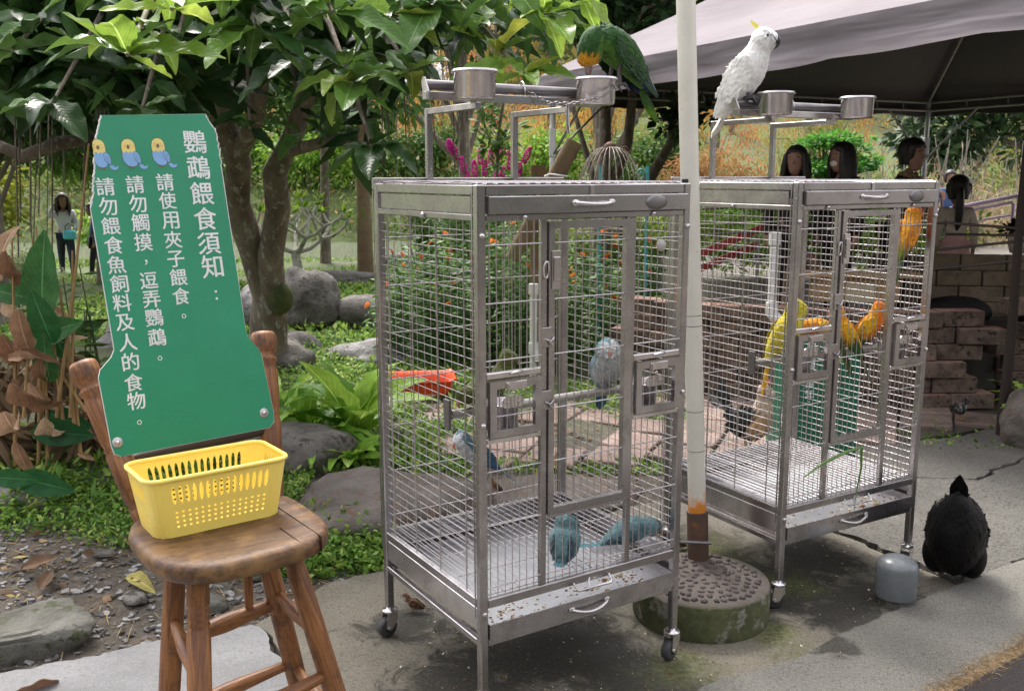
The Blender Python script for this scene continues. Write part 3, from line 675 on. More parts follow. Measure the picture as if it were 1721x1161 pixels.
legA = [(.0215, 0), (.0225, .10), (.019, .108), (.0235, .117), (.0195, .126), (.0235, .135), (.0195, .144), (.0235, .153), (.0195, .162), (.0235, .172), (.0245, .6), (.022, .86), (.017, .95), (.0195, .97), (.0195, 1), (.0002, 1)]
legB = [(.021, 0), (.0215, .05), (.019, .056), (.022, .063), (.022, .07), (.019, .076), (.022, .083), (.019, .089), (.022, .1), (.0235, .3), (.0235, .6), (.021, .88), (.017, .95), (.0195, .97), (.0195, 1), (.0002, 1)]
F_ = {'FL': ((-.627, 1.775, .686), (-.581, 1.545, 0)), 'BL': ((-.722, 1.93, .686), (-.798, 1.93, 0)), 'FR': ((-.487, 1.933, .686), (-.291, 1.865, 0)), 'BR': ((-.575, 2.03, .686), (-.493, 2.163, 0))}
for k, pf in (('FL', legA), ('BL', legB), ('FR', legB), ('BR', legB)): turned('leg', *F_[k], pf, stool)
def onleg(k, z):
    a, b = F_[k]; t_ = (a[2] - z) / (a[2] - b[2]); return Vector(a).lerp(Vector(b), t_)
sp_ = [(.006, 0), (.010, .02), (.0125, .25), (.0155, .45), (.0155, .55), (.0125, .75), (.010, .98), (.006, 1)]
for a, za, b, zb2, k in (('FL', .47, 'BL', .50, 1), ('FR', .47, 'BR', .50, 1), ('FL', .375, 'FR', .385, 1.15), ('BL', .44, 'BR', .47, 1.35), ('FL', .28, 'BL', .32, 1), ('FR', .25, 'BR', .29, 1), ('BL', .27, 'BR', .30, 1.1)):
    turned('stretcher', onleg(a, za), onleg(b, zb2), [(r_ * k, z) for r_, z in sp_], stool)
q = onleg('BL', .44).lerp(onleg('BR', .47), .72); turned('spindle', (q.x, q.y, .668), q, [(.010, 0), (.012, .5), (.009, 1)], stool)
post = [(.021, 0), (.0225, .08), (.024, .13), (.0205, .14), (.0245, .155), (.0205, .17), (.0255, .185), (.0275, .45), (.0235, .47), (.0275, .485), (.0235, .505), (.027, .53), (.029, .75), (.0235, .79), (.0295, .815), (.0295, .83), (.0225, .85), (.027, .87), (.0315, .90), (.0315, .965), (.027, .99), (.0002, 1.0)]
P1 = [(.66, .035)]
turned('back_post', (-.790, 1.955, .69), (-.961, 2.07, 1.045), post, stool); turned('back_post', (-.575, 2.19, .69), (-.622, 2.33, 1.070), post, stool)
turned('back_rail', (-.862, 2.02, .83), (-.583, 2.25, .845), [(.008, 0), (.014, .1), (.016, .5), (.014, .9), (.008, 1)], stool, plain('dark_wood', (.05, .03, .02), .6))

# ---------------------------------------------------------------- yellow basket standing on the seat
YEL = NT('yellow_plastic'); YEL.col((.95, .74, .16)).rough(.33); YEL.b.inputs['Subsurface Weight'].default_value = .12; YEL.b.inputs['Subsurface Radius'].default_value = (.02, .012, .004)
YEL.bump(YEL.noise(30, 3), .04, .002); YEL = YEL.m
bk = thing('basket', 'yellow perforated plastic basket standing on the wooden chair seat', 'basket', (-.655, 1.955, .7235), sr)
BH = .126
def bout(s, t_):
    """point on the basket wall: s in [0,4) side + fraction, t_ height fraction"""
    hw, hd = .134 + .018 * t_, .068 + .016 * t_; rc = .028
    k = int(s) % 4; f_ = s - int(s)
    cs = [(-hw, -hd), (hw, -hd), (hw, hd), (-hw, hd)]
    a, b = cs[k], cs[(k + 1) % 4]; d = (b[0] - a[0], b[1] - a[1]); L = math.hypot(*d); ux_, uy_ = d[0] / L, d[1] / L
    nx_, ny_ = uy_, -ux_
    # corner takes the first 0.12 of every side
    if f_ < .12:
        an = (f_ / .12) * math.pi / 2; pn = (-ux_, -uy_)
        cx, cy = a[0] + ux_ * rc - nx_ * rc, a[1] + uy_ * rc - ny_ * rc
        return Vector((cx + (-ux_ * math.cos(an) + nx_ * math.sin(an)) * rc, cy + (-uy_ * math.cos(an) + ny_ * math.sin(an)) * rc, t_ * BH))
    g_ = (f_ - .12) / .88; q = rc + (L - 2 * rc) * g_
    return Vector((a[0] + ux_ * q, a[1] + uy_ * q, t_ * BH))
bm = bmesh.new()
def quadgrid(s0, s1, t0, t1, ns=1):
    for i in range(ns):
        a, b = s0 + (s1 - s0) * i / ns, s0 + (s1 - s0) * (i + 1) / ns
        bm.faces.new([bm.verts.new(bout(*p)) for p in ((a, t0), (b, t0), (b, t1), (a, t1))])
def hole(s0, s1, t0, t1, rs=.31, rt=.43):
    n = 16; sc_, tc = (s0 + s1) / 2, (t0 + t1) / 2; o = []; i_ = []
    for k in range(n):
        a = 2 * math.pi * k / n; c_, s_ = math.cos(a), math.sin(a); m_ = max(abs(c_), abs(s_))
        o.append(bm.verts.new(bout(sc_ + c_ / m_ * (s1 - s0) / 2, tc + s_ / m_ * (t1 - t0) / 2))); i_.append(bm.verts.new(bout(sc_ + c_ * (s1 - s0) * rs, tc + s_ * (t1 - t0) * rt)))
    for k in range(n): bm.faces.new((o[k], o[(k + 1) % n], i_[(k + 1) % n], i_[k]))
for side in range(4):
    n = 15 if side % 2 == 0 else 8
    quadgrid(side, side + .12, 0, 1, 5); a0, a1 = side + .17, side + .95
    quadgrid(side + .12, a0, 0, 1); quadgrid(a1, side + 1 - 1e-6, 0, 1)
    for t0, t1 in ((0, .12), (.46, .54), (.90, 1)): quadgrid(a0, a1, t0, t1)
    for i in range(n):
        s0, s1 = a0 + (a1 - a0) * i / n, a0 + (a1 - a0) * (i + 1) / n
        hole(s0, s1, .54, .90)
        for j in range(4):
            t0 = .12 + .34 * j / 4; hole(s0, s1, t0, t0 + .085, .24, .22)
bmesh.ops.remove_doubles(bm, verts=bm.verts, dist=.0004)
bm.faces.new([bm.verts.new(bout(s_ / 10 if False else s_, .0)) for s_ in [k + f_ for k in range(4) for f_ in (0, .04, .08, .12)]])
me = bpy.data.meshes.new('basket_wall'); bm.to_mesh(me); bm.free(); me.materials.append(YEL)
bw = put('wall', me, bk); md = bw.modifiers.new('thick', 'SOLIDIFY'); md.thickness = .0022; md.offset = -1
mb = MB(); pts = [bout(k + f_, 1) for k in range(4) for f_ in (0, .04, .08, .12, .3, .5, .7, .9)]; pts.append(pts[0]); pts.append(pts[1])
mb.tube(pts, .0052, 8, caps=False); mb.build('rim', YEL, bk)

# ---------------------------------------------------------------- green notice
psi, lam, rl = R(41.3), R(10.4), R(.4)
sux = Vector((math.cos(psi), math.sin(psi), 0)); sn = Vector((-math.sin(psi), math.cos(psi), 0)); sv2 = Vector((0, 0, 1)) * math.cos(lam) + sn * math.sin(lam)
sa = sux * math.cos(rl) + sv2 * math.sin(rl); sb = -sux * math.sin(rl) + sv2 * math.cos(rl); sN = sa.cross(sb)     # sN looks at the reader
SM = Matrix((sa, sb, sN)).transposed().to_4x4(); SM.translation = Vector((-.866, 1.97, .857))
sign = put('notice_board', None, M=SM); tag(sign, 'green feeding notice in Chinese with three cartoon budgies, bolted to the wooden chair back', 'sign')
GREEN = stain('green_print', (.020, .235, .118), (.030, .285, .15), 3, (.024, .262, .135), 90, rough=.42, bump=.06, bscale=60, spec=.4)
WHITE = plain('white_print', (.80, .81, .80), .45)
PVCW = stain('torn_foam_core', (.72, .72, .70), (.55, .55, .52), 40, rough=.9, bump=.6)
out = [(.018, -.006), (.372, -.007), (.386, .006), (.3875, .03), (.377, .172), (.370, .188), (.349, .216), (.346, .235), (.344, .622), (.342, .706), (.320, .748), (.08, .737), (.058, .672), (.046, .600), (.031, .536), (.037, .226), (.028, .210), (.002, .187), (-.004, .170), (.002, .02), (.006, .002)]
def torn(a, b): return (a[1] > .5 and b[1] > .5 and not (a[1] > .73 and b[1] > .73))
def outline(ins, amp):
    o = []
    for i, p in enumerate(out):
        q = out[(i + 1) % len(out)]; n = 1
        if torn(p, q): n = max(2, int(math.hypot(q[0] - p[0], q[1] - p[1]) / .004))
        for k in range(n):
            x = p[0] + (q[0] - p[0]) * k / n; y = p[1] + (q[1] - p[1]) * k / n
            if n > 1: x += amp * nz(x, y, 120, 3) + amp * nz(x, y, 300, 5)
            cx, cy = .195, .37; 
            if n > 1: x += (ins * 1.1 + abs(amp * nz(x, y, 170, 9)) * (ins > .0005)) * (1 if x < cx else -1)
            else: x += ins * .35 * (1 if x < cx else -1); y += ins * .35 * (1 if y < cy else -1)
            o.append((x, y))
    return o
def flat(name, poly, z, mat, parent, thick=None):
    mb = MB()
    if thick: mb.prism(poly, z - thick, z)
    else: mb.add([(x, y, z) for x, y in poly], [tuple(range(len(poly)))])
    me = mb.mesh(name, mat); bm = bmesh.new(); bm.from_mesh(me); bmesh.ops.triangulate(bm, faces=[f for f in bm.faces if len(f.verts) > 4]); bm.to_mesh(me); bm.free()
    return put(name, me, parent)
flat('board', outline(0, .0035), 0, PVCW, sign, .004)
flat('green_face', outline(.0022, .0028), .0004, GREEN, sign)
_tc = {}
def glyph(ch, size, bold):
    key = (ch, size, bold)
    if key not in _tc:
        cu = bpy.data.curves.new('t', 'FONT'); cu.body = ch; cu.size = 1; cu.align_x = 'LEFT'; cu.offset = bold; cu.resolution_u = 3
        ob = bpy.data.objects.new('t', cu); COL.objects.link(ob); bpy.context.view_layer.update()
        me = bpy.data.meshes.new_from_object(ob.evaluated_get(bpy.context.evaluated_depsgraph_get())); bpy.data.objects.remove(ob)
        v = np.array([p.co for p in me.vertices]); f = [tuple(p.vertices) for p in me.polygons]
        _tc[key] = (v, f)
    return _tc[key]
PUNCT = '，。：'
def lettering(parent, columns, mat, z=.0009, name='character', mirror=False):
    """columns: (text, x, [y...], size)"""
    for text, x, ys_, size in columns:
        for ch, y in zip(text, ys_):
            mb = MB()
            v, f = glyph(ch, 1, 0)
            lo, hi = v.min(0), v.max(0); c_ = (lo + hi) / 2
            if ch == '：': 
                for dy in (.008, -.0085): mb.prism([(x - .0026, y + dy - .0026), (x + .0026, y + dy - .0026), (x + .0026, y + dy + .0026), (x - .0026, y + dy + .0026)], z, z + .00004)
                mb.build(name, mat, parent); continue
            k = size / max(hi[0] - lo[0], hi[1] - lo[1]) * 1.06 if ch not in PUNCT else size * .95
            for q_, (ox, oy) in enumerate(((0, 0), (.016, .005), (-.016, -.005), (.003, .013)) if ch not in PUNCT else ((0, 0),)):
                mb.add([((p[0] - c_[0]) * k * (-1 if mirror else 1) + x + ox * size, (p[1] - c_[1]) * k + y + oy * size, z + q_ * .00003) for p in v], f)
            mb.build(name, mat, parent)
lettering(sign, [
    ('鸚鵡餵食須知：', .2845, [.682, .622, .562, .503, .445, .391, .324], .050),
    ('請使用夾子餵食。', .201, [.589, .547, .502, .458, .414, .372, .329, .283], .0365),
    ('請勿觸摸，逗弄鸚鵡。', .133, [.585, .542, .500, .456, .411, .370, .328, .287, .242, .195], .0365),
    ('請勿餵食魚飼料及人的食物。', .068, [.581, .538, .495, .453, .410, .368, .326, .283, .239, .196, .150, .109, .061], .0365)], WHITE)
# three little printed budgies; the left one is cut by the torn edge
BY, BB, BO, BK, BP = [plain(n_, c_, .45) for n_, c_ in (('print_yellow', (.80, .66, .20)), ('print_blue', (.22, .43, .72)), ('print_outline', (.045, .03, .03)), ('print_beak', (.25, .11, .06)), ('print_cheek', (.85, .45, .25)))]
def budgie(cx, cy, clip=-1):
    def ell(x, y, rx, ry, a0=0, a1=360, n=26, rot=0):
        o = []
        for k in range(n):
            a = R(a0 + (a1 - a0) * k / (n if a1 - a0 == 360 else n - 1)); px_, py_ = rx * math.cos(a), ry * math.sin(a)
            o.append((cx + x + px_ * math.cos(rot) - py_ * math.sin(rot), cy + y + px_ * math.sin(rot) + py_ * math.cos(rot)))
        return o
    body = [(-.0175, .004), (-.019, -.004), (-.0165, -.016), (-.009, -.025), (.001, -.028), (.010, -.0255), (.014, -.018), (.0135, -.006), (.0115, .006)]
    head = [(-.0175, .0045), (-.0182, .016), (-.016, .026), (-.010, .0325), (-.002, .034), (.006, .0315), (.0105, .025), (.0118, .016), (.0115, .005), (.008, .007), (.0045, .0035), (0, .006), (-.0045, .0025), (-.009, .006), (-.013, .003)]
    wing = [(.0085, .006), (.015, .004), (.0195, -.003), (.0205, -.013), (.019, -.0215), (.012, -.017), (.0075, -.010), (.0065, -.001)]
    tail = [(.0145, -.0235), (.022, -.0215), (.0285, -.027), (.036, -.024), (.033, -.0305), (.0265, -.0335), (.019, -.031)]
    def P(l, k=1.0, e=0):
        mx = sum(p[0] for p in l) / len(l); my = sum(p[1] for p in l) / len(l)
        r_ = []
        for x, y in l:
            dx, dy = x - mx, y - my; L = math.hypot(dx, dy) or 1
            r_.append((cx + x + dx / L * e, cy + y + dy / L * e))
        return [(max(x, clip + (.0015 * math.sin(y * 1500))), y) for x, y in r_]
    z = .0009
    g = put('printed_budgie', MB().add([(x, y, z) for x, y in P(tail, e=.0009)], [tuple(range(len(tail)))]) or None, sign) if False else None
    mb = MB(); mi = [0]
    def lay(pl, m_):
        z_ = .0006 + .00006 * mi[0]; mi[0] += 1; mb.add([(x, y, z_) for x, y in pl], [tuple(range(len(pl)))], m_)
    lay(P(tail, e=.0009), 2); lay(P(tail), 1); lay(P(body, e=.0010), 2); lay(P(head, e=.0010), 2); lay(P(body), 1); lay(P(head), 0)
    lay(P(wing, e=.0008), 2); lay(P(wing), 1)
    C = lambda l: [(max(x, clip), y) for x, y in l]
    for k in range(4):
        y = cy - .002 - k * .0042; x0 = cx + .009; lay(C([(x0, y), (x0 + .009, y - .0012), (x0 + .009, y - .0017), (x0, y - .0006)]), 2)
    for dx in (-.0105, .0035): lay(C([(cx + dx - .002, cy + .0215), (cx + dx, cy + .0228), (cx + dx + .002, cy + .0215), (cx + dx + .002, cy + .0210), (cx + dx, cy + .0222), (cx + dx - .002, cy + .0210)]), 2)
    lay(C(ell(-.0035, .0165, .0032, .0046)), 2); lay(C(ell(-.0035, .0165, .0024, .0038)), 3)
    for dx in (-.0112, .0055): lay(C(ell(dx, .017, .0026, .0014)), 4)
    for dx in (-.005, .0035):
        for q in (-.0017, 0, .0017): lay(C(ell(dx + q, -.0295, .0011, .0018)), 3)
    me = mb.mesh('printed_budgie', [BY, BB, BO, BK, BP]); bm = bmesh.new(); bm.from_mesh(me); bmesh.ops.triangulate(bm, faces=bm.faces[:]); bm.to_mesh(me); bm.free()
    put('printed_budgie', me, sign)
budgie(.2, .655); budgie(.133, .652); budgie(.068, .650, .0535)
for x, y in ((.0155, .026), (.362, .031)):
    mb = MB(); M = Matrix.Translation((x, y, .0005)); mb.lathe([(.0115, 0), (.0115, .0014), (.0055, .0018)], 24, 0, M); mb.lathe([(.0055, .0018), (.005, .004), (.0002, .0046)], 12, 1, M); mb.build('bolt', [plain('zinc_washer', (.55, .55, .54), .4, .5), STEEL_L], sign)
mb = MB()
for x, y in ((.072, .048), (.294, .048), (.319, .332), (.099, .34)): mb.sphere((x, y, .0008), (.0018, .0018, .0006), 0, 6)
tag(mb.build('screw_marks', STEEL_D, sign), kind='stuff')

# ---------------------------------------------------------------- white pole in its pebble-studded concrete foot
Dp = Vector((.633, 2.985, 0))
foot = thing('pebbled_concrete_disc', 'round mossy concrete pole base studded with dark pebbles', 'base', Dp)
t = NT('mossy_cast_concrete'); v = t.coord(); sp = t.n('ShaderNodeSeparateXYZ'); t.l(v, sp.inputs[0])
nn = t.noise(14, 6, .75, v); c = t.mix(t.ramp(nn, [(.4, 0), (.6, 1)]), (.05, .058, .02), (.10, .105, .045)); c = t.mix(t.ramp(t.noise(9, 5, .7, v), [(.56, 0), (.62, 1)]), c, (.22, .21, .18))
c = t.mix(t.ramp(sp.outputs[2], [(.117, 0), (.122, 1)]), c, t.mix(t.noise(40, 5, .8), (.07, .055, .046), (.125, .105, .092)))
t.col(c); t.rough(.85); t.bump(t.noise(50, 6, .7), .7, .008)
mb = MB(); rr = .226
mb.lathe([(rr * .985, 0), (rr, .01), (rr * 1.0, .114), (rr * .985, .1215), (rr * .8, .125), (rr * .4, .127), (.0002, .127)], 56); base = mb.build('concrete_disc', t.m, foot)
PEB = stain('dark_pebble', (.045, .036, .032), (.08, .065, .058), 10, rough=.6, bump=.3, rnd=.35)
bm = bmesh.new(); bmesh.ops.create_icosphere(bm, subdivisions=2, radius=1); me = bpy.data.meshes.new('pebble'); 
for v_ in bm.verts: v_.co *= 1 + .15 * noise.noise(v_.co * 1.7)
bm.to_mesh(me); bm.free(); me.materials.append(PEB); me.polygons.foreach_set('use_smooth', [True] * len(me.polygons))
pk = []
for ring in range(1, 8):
    r_ = .032 * ring - .008; n = int(2 * math.pi * r_ / .031)
    if r_ > .212: break
    for k in range(n):
        a = 2 * math.pi * (k + rng.uniform(-.22, .22)) / n + ring * .4; q = r_ + rng.uniform(-.006, .006); x, y = q * math.cos(a), q * math.sin(a)
        if math.hypot(x - .025, y - .16) < .045: continue
        put('pebble', me, base, (x, y, .1255), (0, 0, rng.random() * 6), (rng.uniform(.010, .0155), rng.uniform(.007, .0105), .009))
pole = thing('pole', 'tall slightly leaning white plastic pole with a rusty iron sleeve at the bottom', 'pole', (.656, 3.15, 0))
top = Vector((.53, 3.12, 2.35)) - Vector((.656, 3.15, 0)); bt = Vector((0, 0, .12))
t = NT('aged_white_pvc'); v = t.coord(); sp = t.n('ShaderNodeSeparateXYZ'); t.l(v, sp.inputs[0])
c = t.mix(t.ramp(t.noise(6, 5), [(.4, 0), (.7, 1)]), (.74, .71, .62), (.66, .63, .54))
c = t.mix(t.ramp(t.noise(60, 3), [(.7, 0), (.74, 1)]), c, (.25, .2, .14))
rs = t.math('ADD', sp.outputs[2], t.math('MULTIPLY', t.math('SUBTRACT', t.noise(18, 4), .5), .16)); c = t.mix(t.ramp(rs, [(.33, 1), (.37, 0)]), c, (.68, .24, .025))
t.col(c); t.rough(.35); PVC = t.m
t = NT('rusty_iron'); c = t.mix(t.ramp(t.noise(12, 6, .7), [(.35, 0), (.6, 1)]), (.15, .075, .04), (.09, .06, .05)); c = t.mix(t.ramp(t.noise(9, 4), [(.58, 0), (.66, 1)]), c, (.36, .13, .02)); t.col(c).rough(.75).metal(.15); t.bump(t.noise(40, 5), .5, .004); RUST = t.m
d = (top - bt).normalized(); L = (top - bt).length
def pp(z): return bt + (top - bt) * ((z - .12) / (top.z - .12))
mb = MB(); mb.tube([pp(z) for z in np.linspace(.24, 2.34, 12)], .0305, 24); mb.build('pipe', PVC, pole)
for z in (.955, .99, .66, .52): MB().tube([pp(z), pp(z + .0022)], .0309, 24, caps=False).build('seam', plain('seam_grime', (.12, .12, .13), .7), pole)
mb = MB(); mb.tube([pp(.118), pp(.30)], .037, 24, caps=False); mb.tube([pp(.30), pp(.3005)], [.037, .031], 24, caps=False); mb.build('iron_sleeve', RUST, pole)
q = pp(.215); MB().tube([q + Vector((-.085, -.105, .012)), q + Vector((.035, -.055, -.014))], .0062, 8).build('clamp_bar', STEEL_D, pole)
mb = MB(); q = pp(1.385); 
for k in range(5): mb.bbox(q + Vector((-.034 + .004 * (k % 2), -.032, -.035 + k * .018)), q + Vector((-.020 + .007 * math.sin(k * 2), -.024, -.017 + k * .018)), .002)
tag(mb.build('peeling_tape', plain('peeling_black_tape', (.03, .028, .026), .7), pole), kind='stuff')

# grey capped pipe stub
cp_ = thing('capped_pipe', 'short grey capped plastic pipe standing out of the concrete beside the black hen', 'pipe', (1.318, 3.05, 0))
mb = MB(); mb.lathe([(.062, .030), (.0675, .030), (.0688, .034), (.0688, .132), (.0672, .143), (.061, .154), (.048, .1635), (.030, .1695), (.012, .172), (.0002, .1722)], 40)
mb.sphere((-.008, -.066, .118), (.004, .002, .004), 0, 8)
mb.build('cap', stain('grey_plastic', (.155, .17, .175), (.135, .148, .152), 5, rough=.26, bump=.04, spec=.6), cp_)
MB().lathe([(.057, -.01), (.057, .04)], 32).build('pipe_stub', RK_M, cp_)

# black doormat with a coir fringe, lower right corner
mo = Vector((1.20, 2.475, .014)); ma = math.atan2(.306, .438); mat_ = thing('doormat', 'black mesh doormat with a frayed straw coloured edge in the lower right corner', 'mat', mo, ma)
t = NT('black_mat_mesh'); vo = t.n('ShaderNodeTexVoronoi'); vo.inputs['Scale'].default_value = 160; vo.inputs['Randomness'].default_value = .15; t.l(t.coord(), vo.inputs['Vector'])
t.col(t.mix(t.ramp(vo.outputs['Distance'], [(.2, 0), (.6, 1)]), (.05, .035, .03), (.012, .011, .012))); t.rough(.8); t.bump(vo.outputs['Distance'], 1, .01)
MB().bbox((-.4, -1.0, .002), (1.0, -.055, .018), .004).build('mat_pad', t.m, mat_)
n = 5200; P = np.stack([nr.uniform(-.4, 1.0, n), nr.uniform(-.075, .0, n) + .012 * np.sin(nr.uniform(0, 6, n)), nr.uniform(.002, .022, n)], 1); D = rdir(n, 0, .25)
tag(leaves('coir_fringe', P, D, .028, leaf_mat('coir', [(0, (.13, .08, .035)), (.5, (.30, .21, .11)), (1, (.45, .35, .2))], True, .9, .1), .045, T4, mat_), kind='stuff')
MB().bbox((-.4, -.06, .001), (1.0, -.012, .008), .003).build('coir_band', stain('coir_base', (.15, .105, .06), (.25, .19, .11), 60, rough=.95), mat_)
# ---------------------------------------------------------------- birds
def lerpc(a, b, t): return tuple(a[i] + (b[i] - a[i]) * t for i in range(3))
BEAKS = {}
def plain_c(c, rough=.4):
    if (c, rough) not in BEAKS: BEAKS[(c, rough)] = plain('horn_%d' % len(BEAKS), c, rough)
    return BEAKS[(c, rough)]
EYE_M = NT('eye_gloss'); EYE_M.col((.008, .006, .005)).rough(.08); EYE_M = EYE_M.m
def feathers(name, vs, ts, colf, parent, L, asp=.5, n=900, tailward=-1, lift=.25, mat=None, zone=None, bright=.2):
    """small overlapping contour feathers laid over a body, pointing to the tail"""
    V = np.array([tuple(v) for v in vs]); T = [t_[0] for t_ in ts]; N16 = 16
    P, D, U, C = [], [], [], []
    rows = len(V) // N16
    for _ in range(n):
        i = rng.randrange(1, rows - 2); k = rng.randrange(N16); f1 = rng.random(); f2 = rng.random()
        a, b = V[i * N16 + k], V[i * N16 + (k + 1) % N16]; c_, d_ = V[(i + 1) * N16 + k], V[(i + 1) * N16 + (k + 1) % N16]
        if zone and not zone(ts[i * N16 + k]): continue
        ax = (c_ - a) * tailward; nrm = np.cross(b - a, c_ - a); ln = np.linalg.norm(nrm)
        if ln < 1e-9 or np.linalg.norm(ax) < 1e-6: continue
        nrm /= ln; p = a + (b - a) * f2 + (c_ - a) * f1; ctr = V[i * N16:(i + 1) * N16].mean(0)
        if np.dot(nrm, p - ctr) < 0: nrm = -nrm
        ax = ax / np.linalg.norm(ax); P.append(p + nrm * L * .02); D.append(ax + nrm * lift * rng.uniform(.3, 1)); U.append(nrm); C.append(colf(*ts[i * N16 + k]))
    P, D, U = map(np.array, (P, D, U)); sh = (1 - bright) + 2 * bright * nr.random(len(P))
    o = leaves(name, P, D, L, mat or PLUME, asp, T5, parent, up=U, upj=.12)
    a = o.data.color_attributes.new('Col', 'FLOAT_COLOR', 'POINT')
    cc = np.array([(*c_, 1) for c_ in C], 'f'); cc[:, :3] *= sh[:, None]; a.data.foreach_set('color', np.repeat(cc, 5, 0).ravel()); o['kind'] = 'stuff'; return o
def feather_fan(name, pairs, width, colf, parent, mat=None, thick=.0008, curve=0):
    """long flat feathers: pairs of (root, tip, up)"""
    mb = MB(); cols = []
    for j, (a, b, up_) in enumerate(pairs):
        a = Vector(a); b = Vector(b); d = b - a; L = d.length; M = frame(a, d, up_)
        prof = [(0, .35), (.15, .75), (.45, 1), (.75, .95), (.92, .6), (1, .08)]
        for k, (x, w_) in enumerate(prof):
            for s_ in (-1, 0, 1): mb.v.append(tuple(M @ Vector((x * L, s_ * w_ * width / 2, (.12 * width if s_ == 0 else 0) + curve * L * x * x)))); cols.append(colf(j / max(1, len(pairs) - 1), x))
        o = len(mb.v) - 18
        for k in range(5):
            for q in (0, 1): mb.f.append((o + k * 3 + q, o + k * 3 + q + 1, o + k * 3 + q + 4, o + k * 3 + q + 3)); mb.mi.append(0); mb.sm.append(True)
    me = mb.mesh(name, mat or PLUME); setcol(me, cols); return put(name, me, parent)
def bird(name, label, cat, loc, yaw, rings, colf, group=None, scale=1, tilt=0, roll=0, beak=None, beakc=(.05, .05, .055), eyes=None, eye_r=.005, wing=None, wingc=None, tail=None, tailc=None,
         legs=None, fan=True, lumps=(), legc=(.25, .24, .23), plumes=900, flen=.02, mat=None, toes=True, fl=.25, hooked=True, M=None):
    t = put(name, None); tag(t, label, cat, group)
    t.matrix_basis = (M if M is not None else Matrix.Translation(Vector(loc)) @ Matrix.Rotation(yaw, 4, 'Z') @ Matrix.Rotation(roll, 4, 'X') @ Matrix.Rotation(-tilt, 4, 'Y')) @ Matrix.Diagonal((scale, scale, scale, 1))
    mat = mat or PLUME
    vs, fs, ts = loft(rings); mb = MB(); mb.add(vs, fs, 0, True)
    for (cx, cy, cz, ra, rz_) in lumps:
        for s_ in (-1, 1): mb.sphere((cx, s_ * cy, cz), (ra, ra * .9, rz_), 0, 14)
    me = mb.mesh('body', mat); cl_ = [colf(*q) for q in ts]; cl_ += [colf(2, -.5, 0)] * (len(me.vertices) - len(cl_)); setcol(me, cl_)
    body = put('body', me, t)
    if plumes: feathers('contour_feathers', vs, ts, colf, t, flen, .55, plumes, mat=mat, lift=fl, bright=.03 if mat is PLUME_W else .12)
    if wing:
        for s_ in (-1, 1):
            # folded wing: a curved shell from shoulder to tip
            (sx, sy, sz), (tx, ty, tz), wd, bulge = wing; mb = MB(); cols = []; nseg = 10
            a = Vector((sx, s_ * sy, sz)); b = Vector((tx, s_ * ty, tz)); M2 = frame(a, b - a, (0, s_ * .96, .28)); L = (b - a).length
            prof = [(0, .25), (.06, .62), (.18, .95), (.35, 1.0), (.55, .86), (.72, .62), (.87, .36), (1, .05)]
            for x, w_ in prof:
                for k in range(7):
                    q = -1 + k / 3; zz = bulge * (1 - q * q) * (1 - abs(x - .35) * .9); mb.v.append(tuple(M2 @ Vector((x * L, q * w_ * wd / 2, zz)))); cols.append((wingc or (lambda x_, q_: colf(1, 1, 0)))(x, -q * s_ * 1.0))
            for i in range(len(prof) - 1):
                for k in range(6): mb.f.append((i * 7 + k, i * 7 + k + 1, (i + 1) * 7 + k + 1, (i + 1) * 7 + k)); mb.mi.append(0); mb.sm.append(True)
            me = mb.mesh('wing', mat); setcol(me, cols); w_o = put('wing', me, t)
            # primaries and coverts as separate overlapping vanes
            prs = []
            for j in range(9):
                f_ = j / 8; r0 = M2 @ Vector((L * (.30 + .15 * f_), (-.32 + .6 * f_) * wd * .8, bulge * .75)); t0 = M2 @ Vector((L * (1.0 - .34 * f_), (-.10 + .34 * f_) * wd * .8, bulge * .25 + .0006 * j)); prs.append((r0, t0, (0, s_, .25)))
            if fan: feather_fan('flight_feathers', prs, wd * .2, lambda j, x, wc=wingc: (wc or (lambda a_, b_: colf(1, 1, 0)))(.5 + .5 * x, -.6 + j), w_o, mat)
            pts_, dd, uu, cc = [], [], [], []
            for _ in range(int(plumes * .16) if plumes else 0):
                x = rng.uniform(.0, .62); q = rng.uniform(-.95, .95); w_ = np.interp(x, [p[0] for p in prof], [p[1] for p in prof])
                p = M2 @ Vector((x * L, q * w_ * wd / 2, bulge * (1 - q * q) * (1 - abs(x - .35) * .9) + .0012)); pts_.append(p); dd.append((b - a).normalized() + Vector((0, s_, .3)) * .12); uu.append(Vector((0, s_, .3))); cc.append((wingc or (lambda a_, b_: colf(1, 1, 0)))(x, -q * s_))
            if pts_:
                o = leaves('covert_feathers', np.array([tuple(p) for p in pts_]), np.array([tuple(p) for p in dd]), flen * 1.05, mat, .6, T5, w_o, up=np.array([tuple(p) for p in uu]), upj=.12)
                at = o.data.color_attributes.new('Col', 'FLOAT_COLOR', 'POINT'); c4 = np.array([(*c_, 1) for c_ in cc], 'f'); c4[:, :3] *= nr.uniform(.96 if mat is PLUME_W else .86, 1.02 if mat is PLUME_W else 1.12, len(cc))[:, None]; at.data.foreach_set('color', np.repeat(c4, 5, 0).ravel()); o['kind'] = 'stuff'
    if tail:
        (ax, az), (bx, bz), w_, spread, n = tail; prs = []
        for j in range(n):
            f_ = (j / (n - 1) - .5) * 2 if n > 1 else 0; sh = 1 - .22 * abs(f_)
            prs.append(((ax, f_ * w_ * .3, az - .0008 * abs(f_)), (ax + (bx - ax) * sh, f_ * spread / 2, az + (bz - az) * sh - .0015 * abs(f_)), (0, 0, 1)))
        prs.sort(key=lambda p: -abs(p[1][1])); feather_fan('tail', prs, w_, tailc or (lambda j, x: colf(0, 1, 0)), t, mat)
